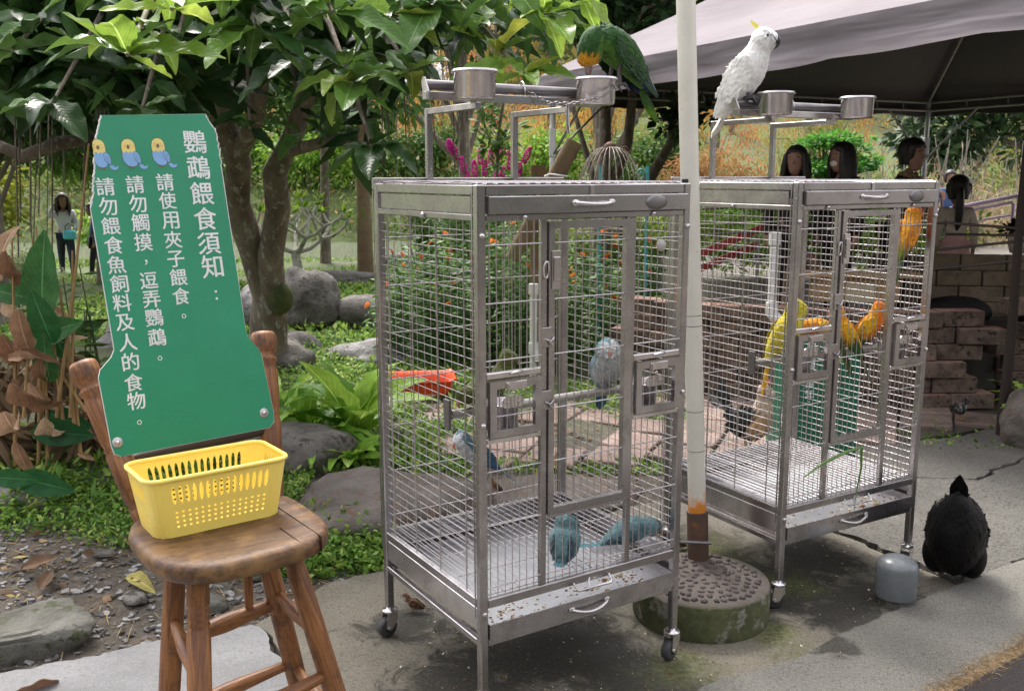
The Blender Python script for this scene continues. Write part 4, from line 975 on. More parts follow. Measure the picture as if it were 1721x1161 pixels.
    if beak:
        (x, z), ln, h_, dx, dz = beak   # base centre, length, base height, direction
        d = Vector((dx, 0, dz)).normalized(); M2 = frame((x, 0, z), d, (-dz, 0, dx))
        if hooked: rg = [(-.15, 0, 0, .42, .5), (.2, 0, .06, .46, .52), (.55, 0, .0, .36, .40), (.85, 0, -.22, .22, .24), (1.0, 0, -.55, .10, .12), (1.0, 0, -.85, .02, .03)]
        else: rg = [(-.15, 0, 0, .3, .5), (.2, 0, .0, .32, .42), (.6, 0, -.03, .2, .24), (1.0, 0, -.1, .03, .03)]
        r_ = [(q[0] * ln, 0, q[2] * ln, q[3] * h_, q[4] * h_) for q in rg]; v_, f_, _ = loft(r_, 10, sub=2); mb = MB(); mb.add([M2 @ p for p in v_], f_, 0, True)
        r_ = [(q[0] * ln * .62, 0, -h_ * .42 + q[2] * ln * .2, q[3] * h_ * .75, q[4] * h_ * .5) for q in rg[:5]]; v_, f_, _ = loft(r_, 8, sub=2); mb.add([M2 @ p for p in v_], f_, 0, True)
        mb.build('beak', plain_c(beakc, .35), t)
    if eyes:
        for s_ in (-1, 1): MB().sphere((eyes[0], s_ * eyes[1], eyes[2]), eye_r, 0, 10).build('eye', EYE_M, t)
    if not legs and False: pass
    if legs:
        x0, z0, x1, z1, y_, r_ = legs
        for s_ in (-1, 1):
            mb = MB(); mb.tube([(x0, s_ * y_, z0), ((x0 + x1) / 2 + r_, s_ * y_ * 1.05, (z0 + z1) / 2), (x1, s_ * y_, z1)], [r_ * 1.5, r_, r_ * 1.1], 7)
            tl = abs(legs[5]) * 6
            if toes:
                for an in (-.45, 0, .45, math.pi):
                    dx_, dy_ = math.cos(an), math.sin(an); mb.tube([(x1, s_ * y_, z1), (x1 + dx_ * tl * .5, s_ * y_ + dy_ * tl * .5, z1 + (r_ * .6 if toes == 'perch' else r_ * .2)), (x1 + dx_ * tl, s_ * y_ + dy_ * tl, z1 - (tl * .45 if toes == 'perch' else 0))], [r_, r_ * .8, r_ * .3], 5)
            mb.build('leg', plain_c(legc, .6), t)
    return t
# -- parrot shapes: x forward, z up, origin at the grip of the feet; ring = x, y, z, half width, half height (across the spine)
UP = [(-.075, 0, -.028, .006, .005), (-.062, 0, -.005, .018, .014), (-.045, 0, .022, .029, .026), (-.022, 0, .050, .036, .034), (-.002, 0, .078, .036, .035), (.010, 0, .100, .031, .031), (.016, 0, .118, .028, .028), (.022, 0, .132, .0275, .029), (.028, 0, .143, .024, .026), (.034, 0, .151, .016, .017), (.037, 0, .155, .004, .004)]
HORZ = [(-.105, 0, .012, .006, .005), (-.085, 0, .020, .016, .013), (-.055, 0, .031, .028, .025), (-.022, 0, .041, .036, .034), (.010, 0, .046, .037, .036), (.034, 0, .046, .030, .031), (.050, 0, .045, .026, .027), (.063, 0, .043, .0265, .027), (.076, 0, .039, .023, .024), (.086, 0, .034, .014, .015), (.090, 0, .032, .004, .004)]
def quaker_col(blue, pale):
    def f(t_, s_, c_):
        q = lerpc(blue, pale, sstep(.1, -.45, s_) * sstep(1.5, 3, t_)); 
        if t_ > 8.4 and s_ < .75: q = lerpc(q, pale, sstep(8.4, 9.2, t_))
        return q
    return f
QB, QP = (.11, .22, .26), (.44, .46, .46)
def at_c(cage, u, v, z, yaw): return dict(loc=cloc(cage, u, v, z), yaw=cage.rotation_euler.z + yaw)
FACE = R(-90)    # towards the cage door
TQ = dict(legs=(-.005, .045, 0, .012, .014, .0035), toes='perch', eyes=(.034, .0225, .140), eye_r=.0035, beak=((.047, .131), .017, .015, .35, -1), beakc=(.42, .19, .13), plumes=1300, flen=.012, fl=.12)
WINGQ = ((.0, .030, .103), (-.078, .012, -.030), .058, .012)
bird('parrot', 'pale blue grey parrot sitting on the metal perch behind the near cage door', 'parrot', rings=[(x, y, z * .92, a * 1.4, b * 1.3) for x, y, z, a, b in UP], colf=quaker_col(QB, QP), wing=WINGQ, wingc=lambda x, q: lerpc(QB, (.04, .12, .2), x), tail=((-.068, -.012), (-.125, -.105), .014, .03, 7), tailc=lambda j, x: (.05, .17, .24), scale=.95, **at_c(cage1, .535, .17, .8345, R(-118)), **{**TQ, 'eyes': (.032, .031, .128), 'beak': ((.052, .118), .017, .015, .35, -1)})
fl_ = dict(TQ); fl_.update(legs=(-.01, .02, .0, .003, .016, .003), toes=True, eyes=(.077, .0215, .045), beak=((.094, .030), .017, .015, .35, -1))
CB = (.15, .27, .29)
bird('parrot', 'turquoise parrot crouching on the grate floor below the near cage door', 'parrot', rings=[(x * .8, y, max(z, -.0) * .72 + .012, a * 1.3, b * 1.15) for x, y, z, a, b in UP], colf=lambda t_, s_, c_: lerpc(CB, (.16, .33, .36), sstep(.2, -.5, s_)), wing=((.0, .036, .075), (-.06, .020, .012), .066, .012), wingc=lambda x, q: lerpc((.12, .22, .25), (.035, .05, .07), abs(math.sin(x * 14)) * .6 + x * .4), scale=.95, tail=((-.05, .012), (-.09, .004), .014, .03, 6), tailc=lambda j, x: (.06, .18, .23), **at_c(cage1, .345, .105, .366, R(40)), **{**TQ, 'legs': None, 'eyes': (.034, .032, .106), 'beak': ((.05, .096), .015, .015, .35, -1)})
bird('parrot', 'turquoise parrot lying stretched on the grate floor at the right of the near cage', 'parrot', rings=HORZ, colf=quaker_col(CB, (.42, .47, .47)), wing=((.035, .032, .058), (-.095, .014, .015), .05, .012), wingc=lambda x, q: lerpc((.13, .23, .26), (.04, .07, .09), abs(math.sin(x * 14)) * .5 + x * .5), scale=1.0, tail=((-.09, .012), (-.20, .02), .013, .022, 7), tailc=lambda j, x: (.07, .22, .27), **at_c(cage1, .575, .085, .366, R(-12)), **fl_)
bird('parrot', 'grey blue parrot with a red beak clinging to the left bars of the near cage', 'parrot', rings=UP, colf=quaker_col(QB, (.5, .52, .53)), wing=WINGQ, wingc=lambda x, q: lerpc((.07, .2, .3), (.02, .06, .14), x), tail=((-.068, -.012), (-.125, -.105), .014, .03, 7), tailc=lambda j, x: (.05, .15, .22), scale=.80, loc=cloc(cage1, .055, .105, .672), yaw=cage1.rotation_euler.z + R(180), tilt=R(-18), **{**TQ, 'beakc': (.5, .13, .06)})
GQ, GP = (.085, .105, .02), (.16, .17, .05)
for k, (u_, yw, lb) in enumerate([(.10, R(-160), 'olive green parrot at the left end of the perch in the near cage'), (.19, R(-20), 'olive green parrot behind the left feeder door of the near cage, belly yellow green')]):
    bird('parrot', lb, 'parrot', rings=HORZ if k == 0 else UP, colf=lambda t_, s_, c_: lerpc(GQ, (.30, .36, .03), sstep(-.2, -.7, s_) * sstep(1, 2, t_) * (1 - sstep(3.5, 5, t_))), wing=((.03, .034, .062), (-.09, .012, .02), .055, .012) if k == 0 else WINGQ, wingc=lambda x, q: lerpc(GQ, (.02, .06, .10), x), tail=((-.08, .02), (-.19, .0), .014, .03, 6) if k == 0 else ((-.068, -.012), (-.125, -.105), .014, .03, 6), tailc=lambda j, x: (.1, .2, .05), scale=.88, **at_c(cage1, u_, .20 if k else .175, .834, yw), **({**TQ, 'beakc': (.3, .2, .12)} if k else {**fl_, 'toes': 'perch'}))
# far cage: yellow parrots
def sunc(t_, s_, c_):
    if t_ > 7.6: return (.85, .20, .008)
    q = lerpc((.84, .17, .006), (.86, .42, .012), sstep(-.2, .7, s_) * .8); return lerpc(q, (.25, .30, .03), (1 - sstep(.8, 2.2, t_)))
SW = lambda x, q: lerpc((.88, .50, .015), (.03, .10, .03), sstep(.35, .62, x))
SB = {**TQ, 'beakc': (.02, .02, .02)}
bird('parrot', 'bright yellow parrot with a pinkish face at the left end of the far cage perch', 'parrot', rings=[(x, y, z * 1.12, a * 1.12, b * 1.15) for x, y, z, a, b in UP], colf=lambda t_, s_, c_: lerpc((.78, .64, .03), (.72, .66, .10), sstep(.2, -.5, s_)), wing=((.0, .034, .112), (-.078, .014, -.025), .066, .015), wingc=lambda x, q: lerpc((.80, .66, .05), (.62, .56, .12), x), tail=((-.068, -.008), (-.085, -.15), .016, .02, 6), tailc=lambda j, x: (.75, .40, .02), scale=1.08, **at_c(cage2, .175, .175, .836, R(-20)), **{**TQ, 'beakc': (.55, .35, .25)})
bird('parrot', 'orange and yellow sun parrot bending forward in the middle of the far cage perch', 'parrot', rings=HORZ, colf=sunc, wing=((.03, .034, .062), (-.09, .012, .01), .055, .012), wingc=SW, tail=((-.09, .012), (-.16, -.12), .016, .03, 7), tailc=lambda j, x: (.10, .14, .03), scale=1.05, tilt=R(6), **at_c(cage2, .31, .17, .868, R(165)), **{**fl_, 'beakc': (.02, .02, .02), 'toes': 'perch', 'legs': (-.01, .02, 0, -.03, .016, .003)})
bird('parrot', 'sun parrot with dark green wings beside the far cage door stile', 'parrot', rings=UP, colf=sunc, wing=WINGQ, wingc=SW, tail=((-.068, -.012), (-.125, -.135), .016, .03, 7), tailc=lambda j, x: (.07, .10, .03), scale=.95, **at_c(cage2, .43, .165, .836, R(120)), **SB)
bird('parrot', 'sun parrot with an orange head perched at the right side of the far cage', 'parrot', rings=UP, colf=sunc, wing=WINGQ, wingc=SW, tail=((-.068, -.012), (-.14, -.10), .015, .03, 7), tailc=lambda j, x: (.07, .10, .03), scale=.98, **at_c(cage2, .60, .17, .836, R(-35)), **SB)
bird('parrot', 'fiery orange sun parrot clinging high in the right corner of the far cage', 'parrot', rings=UP, colf=sunc, wing=WINGQ, wingc=lambda x, q: lerpc((.80, .30, .01), (.10, .12, .03), sstep(.6, .95, x)), tail=((-.068, -.012), (-.145, -.14), .015, .03, 7), tailc=lambda j, x: (.06, .09, .03), scale=.98, **at_c(cage2, .615, .05, 1.19, R(15)), **SB)
# cockatoo on the far cage's stand
CK = [(-.108, 0, -.070, .008, .006), (-.096, 0, -.045, .026, .020), (-.080, 0, -.012, .042, .036), (-.060, 0, .028, .056, .052), (-.036, 0, .070, .066, .063), (-.008, 0, .112, .066, .064), (.012, 0, .148, .054, .054), (.024, 0, .174, .043, .045), (.034, 0, .194, .040, .043), (.044, 0, .211, .041, .043), (.055, 0, .228, .036, .038), (.063, 0, .241, .024, .026), (.067, 0, .248, .004, .004)]
WC = (.80, .79, .76)
ck = bird('cockatoo', 'white cockatoo with a small yellow crest standing on top of the far cage', 'cockatoo', cloc(cage2, .105, .340, 1.706), cage2.rotation_euler.z + R(-58), CK, lambda t_, s_, c_: WC if t_ < 9 else (.82, .81, .79), scale=.93,
     wing=((.0, .054, .152), (-.120, .024, -.065), .105, .018), wingc=lambda x, q: (.80, .79, .75), tail=((-.10, -.055), (-.140, -.135), .034, .055, 7), tailc=lambda j, x: (.78, .77, .68), legs=(-.015, .035, .0, .004, .022, .0075), legc=(.06, .06, .065), toes='perch',
     beak=((.086, .214), .030, .022, .55, -1), beakc=(.035, .035, .04), eyes=(.064, .0375, .222), eye_r=.0052, plumes=1300, flen=.024, mat=PLUME_W, fl=.0)
feather_fan('crest', [((.036, q * .004, .243), (-.006 - .004 * k, q * .004, .272 + .006 * k), (0, 1, 0)) for k, q in enumerate((-1, 0, 1))], .012, lambda j, x: (.82, .74, .16), ck, PLUME_W, curve=.18)
feather_fan('neck_ruff', [((-.01 - .006 * k, s_ * (.012 + .004 * k), .158 - .008 * k), (-.045 - .01 * k, s_ * (.015 + .006 * k), .166 - .012 * k), (0, 0, 1)) for k in range(5) for s_ in (-1, 1)], .014, lambda j, x: WC, ck, PLUME_W)
# amazon on the near cage's stand, bending down to the cup
AZ = [(-.120, 0, -.050, .008, .007), (-.106, 0, -.034, .022, .017), (-.084, 0, -.008, .035, .028), (-.052, 0, .024, .045, .040), (-.016, 0, .050, .050, .047), (.018, 0, .068, .046, .044), (.044, 0, .070, .038, .037), (.062, 0, .058, .034, .033), (.074, 0, .040, .034, .033), (.080, 0, .020, .033, .033), (.082, 0, .002, .027, .028), (.081, 0, -.012, .016, .018), (.080, 0, -.018, .004, .004)]
def azc(t_, s_, c_):
    q = lerpc((.022, .085, .012), (.09, .22, .03), sstep(.0, -.6, s_))
    if t_ > 9.6: q = lerpc(q, (.72, .36, .015), sstep(9.6, 10.2, t_) * sstep(-.9, .2, s_ + .5))
    return q
bird('amazon_parrot', 'dark green parrot with an orange forehead bending over the cup on the near cage', 'parrot', cloc(cage1, .672, .340, 1.758), cage1.rotation_euler.z + R(180), [(x * 1.02, y, z + .012 + (.016 if x > .06 else 0), a, b) for x, y, z, a, b in AZ], azc, scale=1.08, tilt=0,
     wing=((.030, .043, .085), (-.150, .018, -.062), .080, .014), wingc=lambda x, q: lerpc((.018, .065, .010), (.015, .045, .012), x) if q < .3 or x < .7 else (.015, .03, .12), tail=((-.106, -.045), (-.165, -.135), .024, .022, 6), tailc=lambda j, x: (.13, .30, .02) if x > .5 else (.04, .13, .02),
     legs=(-.015, .03, -.012, -.034, .018, .006), legc=(.12, .11, .1), toes='perch', beak=((.086, .008), .024, .020, .1, -1), beakc=(.22, .15, .14), eyes=(.094, .029, .044), eye_r=.005, plumes=1700, flen=.017, fl=.12)
# sparrows
SPR = [(-.040, 0, .020, .004, .004), (-.030, 0, .022, .011, .010), (-.012, 0, .027, .018, .017), (.006, 0, .034, .019, .018), (.018, 0, .043, .014, .014), (.025, 0, .051, .0125, .0125), (.033, 0, .056, .0125, .012), (.040, 0, .058, .008, .008), (.043, 0, .058, .002, .002)]
def sprc(t_, s_, c_):
    if t_ > 4.8: return (.19, .075, .03) if s_ > .25 else (.55, .52, .47) if abs(c_) > .5 else (.03, .025, .02)
    return (.17, .09, .045) if s_ > -.1 else (.42, .37, .30)
def sparrow(label, loc, yaw, sc=1.0, tilt=0):
    return bird('sparrow', label, 'sparrow', loc, yaw, SPR, sprc, 'sparrows feeding round the cages', scale=sc, tilt=tilt, wing=((.012, .017, .042), (-.048, .006, .022), .026, .004), wingc=lambda x, q: lerpc((.20, .10, .045), (.06, .035, .02), abs(math.sin(x * 12))), tail=((-.034, .021), (-.070, .020), .008, .012, 5), tailc=lambda j, x: (.11, .065, .04),
        legs=(0, .02, .004, 0, .008, .0016), legc=(.35, .16, .08), beak=((.043, .057), .010, .007, 1, -.1), beakc=(.03, .025, .02), eyes=(.037, .0105, .060), eye_r=.0022, plumes=260, flen=.009, hooked=False)
sparrow('brown sparrow on the concrete under the left side of the near cage', (-.335, 2.99, .002), R(165), .88)
sparrow('sparrow on the flat slate seen through the lower near cage bars', (-.085, 3.98, .085), R(170), .86, R(18))
sparrow('sparrow standing between the near cage and the rusty sleeve of the pole', (.64, 3.52, .005), R(200), .95, R(14))
# black hen seen from behind, black and cream rooster, speckled chick
HEN = [(-.095, 0, .275, .010, .012), (-.085, 0, .258, .030, .03), (-.062, 0, .222, .058, .056), (-.03, 0, .172, .084, .088), (.015, 0, .138, .092, .108), (.050, 0, .140, .078, .080), (.080, 0, .150, .055, .058), (.098, 0, .168, .036, .038), (.108, 0, .190, .027, .028), (.116, 0, .210, .024, .024), (.128, 0, .222, .018, .018), (.136, 0, .226, .004, .004)]
HK = (.006, .0052, .005)
hen = bird('hen', 'plump black hen standing beside the grey capped pipe', 'hen', (1.60, 3.235, .006), R(62), [(x, y, z * 1.2 - .015, a * 1.02, b * 1.25) for x, y, z, a, b in HEN], lambda t_, s_, c_: HK, scale=1.1, wing=((.05, .078, .19), (-.06, .05, .17), .13, .010), wingc=lambda x, q: (.006, .0055, .0055), tail=((-.06, .265), (-.095, .385), .030, .03, 7), tailc=lambda j, x: (.005, .005, .005),
     legs=(.01, .09, .015, .006, .035, .007), legc=(.10, .075, .055), fan=False, lumps=((.0, .055, .085, .048, .07), (-.02, .045, .19, .05, .075)), beak=((.135, .222), .022, .014, 1, -.2), beakc=(.2, .13, .06), eyes=(.124, .0165, .228), eye_r=.003, plumes=2600, flen=.024, mat=PLUME_B, hooked=False, fl=.02)
ROO = [(-.10, 0, .22, .010, .012), (-.08, 0, .225, .030, .03), (-.045, 0, .205, .055, .055), (.0, 0, .19, .065, .070), (.04, 0, .205, .062, .066), (.062, 0, .25, .048, .048), (.070, 0, .30, .034, .036), (.074, 0, .335, .027, .028), (.080, 0, .360, .024, .025), (.090, 0, .374, .018, .018), (.098, 0, .378, .004, .004)]
def rooc(t_, s_, c_):
    if t_ > 8.2: return (.55, .42, .34)
    if t_ > 3.4: return lerpc((.02, .02, .02), (.55, .34, .17), sstep(.7, -.1, s_)) if t_ < 5.5 else (.60, .47, .33)
    return (.018, .018, .020)
ro = bird('rooster', 'tall rooster with a cream neck and black tail standing behind the far cage', 'rooster', (1.19, 4.62, .01), R(-35), ROO, rooc, scale=1.08, wing=((.03, .062, .24), (-.10, .035, .17), .085, .014), wingc=lambda x, q: (.02, .022, .025), tail=((-.08, .24), (-.20, .30), .035, .06, 5), tailc=lambda j, x: (.02, .02, .022), legs=(.0, .14, .0, .006, .03, .007), legc=(.4, .28, .14), beak=((.096, .374), .02, .013, 1, -.3), beakc=(.5, .35, .15), eyes=(.086, .0205, .368), eye_r=.003, plumes=1300, flen=.03, hooked=False)
feather_fan('sickle_feather', [((-.08, s_ * .008, .245), (-.17 - .02 * k, s_ * .02, .40 - .06 * k), (0, 1, 0)) for k in range(3) for s_ in (-1, 1)], .022, lambda j, x: (.05, .055, .06), ro, PLUME_B, curve=.25)
mb = MB(); mb.sphere((.086, 0, .40), (.024, .003, .014), 0, 8)
for s_ in (-1, 1): mb.sphere((.092, s_ * .009, .347), (.007, .003, .013), 0, 8)
mb.build('comb', plain('red_comb', (.42, .05, .035), .5), ro)
CHK = [(-.055, 0, .075, .005, .006), (-.045, 0, .070, .016, .016), (-.022, 0, .062, .028, .027), (.004, 0, .058, .031, .029), (.026, 0, .068, .021, .022), (.036, 0, .088, .013, .014), (.041, 0, .104, .012, .012), (.050, 0, .110, .010, .010), (.056, 0, .110, .002, .002)]
bird('chick', 'small speckled black and white chick on the red paving by the wall', 'chick', (2.66, 5.46, .022), R(25), CHK, lambda t_, s_, c_: (.35, .34, .30) if (int(t_ * 9 + s_ * 3) % 5 == 0 or t_ > 7.2) else (.028, .028, .03), scale=1.05, wing=((.016, .028, .078), (-.05, .02, .06), .04, .006), wingc=lambda x, q: (.05, .05, .055) if int(x * 10) % 4 else (.45, .45, .43), tail=((-.048, .074), (-.075, .09), .012, .02, 4), tailc=lambda j, x: (.03, .03, .03),
     legs=(0, .04, .004, .003, .013, .003), legc=(.55, .30, .06), beak=((.055, .109), .013, .009, 1, -.15), beakc=(.6, .33, .1), eyes=(.049, .0095, .113), eye_r=.002, plumes=350, flen=.014, hooked=False)
_f, _p = 1588.4, R(10.1487)
def at(x, y, Y):
    """a point of the garden: bearing and height seen from the path, Y units away"""
    d = Vector(((x - 860.5) / _f, math.cos(_p) - (y - 580.5) / _f * math.sin(_p), -math.sin(_p) - (y - 580.5) / _f * math.cos(_p)))
    return Vector((0, 0, 1.45)) + d * (Y / d.y)
# ---------------------------------------------------------------- paver walls and paving
BLK_S = stain('mossy_concrete_block', (.075, .052, .04), (.21, .15, .115), 11, (.025, .025, .014), 24, rough=.95, bump=1.0, bscale=45, bdist=.012, rnd=.25)
BLK_T = stain('red_paver_face', (.30, .15, .11), (.40, .235, .185), 7, (.14, .09, .07), 18, rough=.9, bump=.5, bscale=60, rnd=.15)
def block_mesh(name, dx, dy, dz, seed, mats, tz=None):
    bm = bmesh.new(); bmesh.ops.create_cube(bm, size=1)
    for v in bm.verts: v.co = Vector((v.co.x * dx, v.co.y * dy, (v.co.z + .5) * dz))
    bmesh.ops.bevel(bm, geom=bm.edges[:], offset=.006, segments=1, affect='EDGES')
    for v in bm.verts: v.co += Vector((noise.noise(v.co * 9 + Vector((seed, 0, 0))), noise.noise(v.co * 9 + Vector((0, seed, 0))), 0)) * .006
    me = bpy.data.meshes.new(name); 
    for f in bm.faces: f.material_index = 1 if f.normal.z > .9 else 0
    bm.to_mesh(me); bm.free(); [me.materials.append(m_) for m_ in mats]; return me
BM_ = [block_mesh('block', .285, .15, .098, i, (BLK_S, BLK_T)) for i in range(5)]
def run(parent, pts, rows, step=.292, dz=.103, meshes=BM_, name='block', z0=0, skip=0, jit=.02, ragged=True, recess=lambda r_, s_: 0):
    pts = [Vector((*p, 0)) for p in pts]; seg = [(b - a).length for a, b in zip(pts, pts[1:])]; T_ = sum(seg)
    def pos_(s_):
        for (a, b), L in zip(zip(pts, pts[1:]), seg):
            if s_ <= L: return a.lerp(b, s_ / L), math.atan2(b.y - a.y, b.x - a.x)
            s_ -= L
        a, b = pts[-2], pts[-1]; return b + (b - a).normalized() * s_, math.atan2(b.y - a.y, b.x - a.x)
    for r_ in range(rows):
        s_ = step * (.5 if r_ % 2 == 0 else 0) + (rng.uniform(0, .12) if ragged else 0)
        while s_ < T_ + .05:
            if rng.random() >= skip:
                p, a = pos_(s_); o_ = rng.gauss(0, jit) + recess(r_, s_); p = p + Vector((-math.sin(a), math.cos(a), 0)) * o_
                put(name, rng.choice(meshes), parent, (p.x, p.y, z0 + r_ * dz), (0, 0, a + rng.gauss(0, .05 if ragged else .005)))
            s_ += step * (1 + (rng.uniform(-.02, .06) if ragged else .01))
wall = thing('paver_wall', 'curved dry stacked wall of grey blocks with reddish tops behind the far cage', 'wall')
run(wall, [(.80, 6.55), (1.25, 6.30), (1.9, 6.05), (2.45, 5.86), (2.93, 5.86)], 6, jit=.035, skip=.04)
run(wall, [(3.20, 6.02), (3.7, 6.10), (4.6, 5.8)], 5, recess=lambda r_, s_: .5 if r_ < 4 and s_ > .35 else 0, jit=.02)
run(wall, [(3.06, 5.80), (3.6, 5.88), (4.6, 5.6)], 1, z0=.6, jit=.012)
# solid dark soil core behind the stones
slab('soil_bank', [(.9, 6.75), (1.3, 6.48), (1.9, 6.25), (2.5, 6.06), (3.0, 6.06), (3.3, 6.9), (5, 6.7), (5, 7.2), (.9, 7.2)], .44, plain('dark_soil', (.035, .028, .022), .95), thick=.5, step=.2)
TAN = stain('tan_block', (.15, .11, .07), (.22, .17, .115), 8, (.13, .1, .07), 20, rough=.9, bump=.5, bscale=50, rnd=.12)
inner = thing('brick_wall', 'low tan block wall under the tent behind the black resting animals', 'wall')
bmt = [block_mesh('block', .295, .12, .108, i + 9, (TAN, TAN)) for i in range(3)]
run(inner, [(2.75, 6.85), (5.2, 6.45)], 4, step=.302, dz=.1115, meshes=bmt, z0=.45, jit=.002, ragged=False)
# red paving in front of the wall and between the plants
pav = tag(MB().prism(jag([(.7, 4.75), (1.25, 4.75), (2.0, 5.0), (3.1, 5.55), (3.0, 5.95), (1.6, 6.3), (.5, 6.6), (-.7, 6.0), (-.8, 5.2), (-.3, 4.6)], .1), -.05, -.012).build('paving', plain('paving_bed', (.07, .06, .045), .95, bump=.5)), kind='structure')
PV = stain('red_paver', (.20, .135, .11), (.285, .21, .175), 5, (.12, .10, .075), 14, rough=.85, bump=.5, bscale=50, bdist=.006, rnd=.2)
PVM = [block_mesh('paving_slab', .285, .285, .03, i + 30, (PV, PV)) for i in range(4)]
pa = R(-22)
for i in range(-4, 13):
    for j in range(-4, 9):
        u_, v_ = i * .305, j * .305 + (.15 if i % 2 else 0); x = .1 + u_ * math.cos(pa) - v_ * math.sin(pa); y = 5.3 + u_ * math.sin(pa) + v_ * math.cos(pa)
        if y < 4.72 + max(0, (x - 1.0) * .42) or y > 6.45 - .28 * max(0, x - .6) or x < -.75 or x > 3.0: continue
        if x < 1.0 and y > 5.95: continue
        if x < .95 and rng.random() < .3: continue
        put('paving_slab', rng.choice(PVM), pav, (x, y, -.016 + rng.uniform(-.006, .006)), (rng.gauss(0, .015), rng.gauss(0, .015), pa + rng.gauss(0, .05)))
# ---------------------------------------------------------------- tent
L0 = Vector((.2, 8.6, 0)); ta = Vector((.456, -.89, 0)); tb = Vector((.89, .456, 0)); WA, WB, ZE, ZA = 6.0, 5.0, 2.29, 3.75
tent = thing('canopy_tent', 'large pale mauve canopy tent with a dark lining and truss frame on the right', 'tent', L0)
def tp(a, b, z): return ta * a + tb * b + Vector((0, 0, z))
t = NT('mauve_tarpaulin'); n1 = t.noise(.9, 5, .6); t.col(t.mix(t.ramp(n1, [(.3, 0), (.7, 1)]), (.16, .14, .150), (.21, .19, .20))); t.rough(.8); t.b.inputs['Specular IOR Level'].default_value = .2
mp = t.n('ShaderNodeMapping'); mp.inputs['Scale'].default_value = (1.2, 1.2, 9); mp.inputs['Rotation'].default_value = (0, 0, R(-63)); t.l(t.coord(), mp.inputs[0]); t.bump(t.noise(1.1, 2, .45, mp.outputs[0], .3), .5, .06); TARP = t.m
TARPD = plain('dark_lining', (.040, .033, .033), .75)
apex = tp(WA / 2, WB / 2, ZA)
corners = [(0, 0), (WA, 0), (WA, WB), (0, WB)]
mb = MB(); ml = MB()
for k in range(4):
    a, b = corners[k], corners[(k + 1) % 4]; n, m_ = 30, 16; vs = []
    for i in range(m_ + 1):
        f_ = i / m_
        for j in range(n + 1):
            g_ = j / n; p = tp(a[0] + (b[0] - a[0]) * g_, a[1] + (b[1] - a[1]) * g_, ZE).lerp(apex, f_); edge = min(g_, 1 - g_)
            p.z -= .13 * math.sin(math.pi * f_) * min(1, edge * 4) - .02 * nz(p.x, p.y, 1.4); vs.append(p)
    fs = [(i * (n + 1) + j, i * (n + 1) + j + 1, (i + 1) * (n + 1) + j + 1, (i + 1) * (n + 1) + j) for i in range(m_) for j in range(n)]
    mb.add(vs, fs, 0, True); ml.add([p + Vector((0, 0, -.03)) for p in vs], fs, 0, True)
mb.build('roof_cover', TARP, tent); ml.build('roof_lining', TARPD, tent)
for k in range(4):
    a, b = corners[k], corners[(k + 1) % 4]; LL = math.hypot(b[0] - a[0], b[1] - a[1]); n, m_ = 110, 8
    dir_ = (tp(*b, 0) - tp(*a, 0)).normalized(); outw = Vector((dir_.y, -dir_.x, 0)); 
    if outw.dot(tp(*a, 0) - tp(WA / 2, WB / 2, 0)) < 0: outw = -outw
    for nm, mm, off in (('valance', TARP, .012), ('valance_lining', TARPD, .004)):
        vs = []
        for i in range(m_ + 1):
            f_ = i / m_
            for j in range(n + 1):
                s_ = LL * j / n; p = tp(*a, 0) + dir_ * s_
                dz = .205 + .012 * math.sin(s_ * 2.6 + k) + .018 * abs(math.sin(s_ * 3.3 + 1)) + .012 * nz(s_, k, 2.2)
                p = p + outw * (off + .030 * f_ * nz(s_, f_ * 2, 1.6, k) + .016 * math.sin(f_ * 5 + s_ * .8) * f_) + Vector((0, 0, ZE + .012 - dz * f_ * (1 if off > .01 else .97))); vs.append(p)
        fs = [(i * (n + 1) + j, i * (n + 1) + j + 1, (i + 1) * (n + 1) + j + 1, (i + 1) * (n + 1) + j) for i in range(m_) for j in range(n)]
        MB().add(vs, fs, 0, True) if False else None
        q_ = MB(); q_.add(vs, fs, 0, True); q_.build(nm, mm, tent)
GALV = stain('galvanised_tube', (.42, .43, .44), (.33, .34, .35), 12, rough=.45, metal=.5, bump=.1)
FRD = stain('painted_frame', (.20, .19, .18), (.28, .27, .26), 12, rough=.5, metal=.3, bump=.1)
for k in range(4):
    a, b = corners[k], corners[(k + 1) % 4]; ins = lambda q: (q[0] + (.12 if q[0] == 0 else -.12), q[1] + (.12 if q[1] == 0 else -.12)); a2, b2 = ins(a), ins(b)
    mb = MB()
    for z in (2.15, 2.235): mb.tube([tp(*a2, z), tp(*b2, z)], .014, 6)
    n = 12
    for j in range(1, n): p = (a2[0] + (b2[0] - a2[0]) * j / n, a2[1] + (b2[1] - a2[1]) * j / n); mb.tube([tp(*p, 2.15), tp(*p, 2.235)], .009, 5)
    mb.build('truss_beam', FRD, tent)
    mb = MB(); mb.tube([tp(*a2, 0), tp(*a2, 1.0)], .034, 10); mb.tube([tp(*a2, 1.0), tp(*a2, 2.24)], .026, 10)
    mb.bbox(tp(*a2, 1.62) + Vector((-.03, -.03, 0)), tp(*a2, 1.86) + Vector((.03, .03, 0)), .004); post_ = mb.build('tent_post', WHITE_P if k == 0 else GALV, tent)
    MB().tube([tp(*a2, 2.24), apex + Vector((0, 0, -.09))], .014, 6).build('hip_pole', FRD, tent)
    for q, dd in ((b2, 1), (ins(corners[k - 1]), 1)):
        d_ = (Vector((q[0], q[1])) - Vector(a2)).normalized() * .62
        MB().tube([tp(a2[0], a2[1], 1.62), tp(a2[0] + d_.x, a2[1] + d_.y, 2.15)], .011, 6).build('brace', FRD, tent)
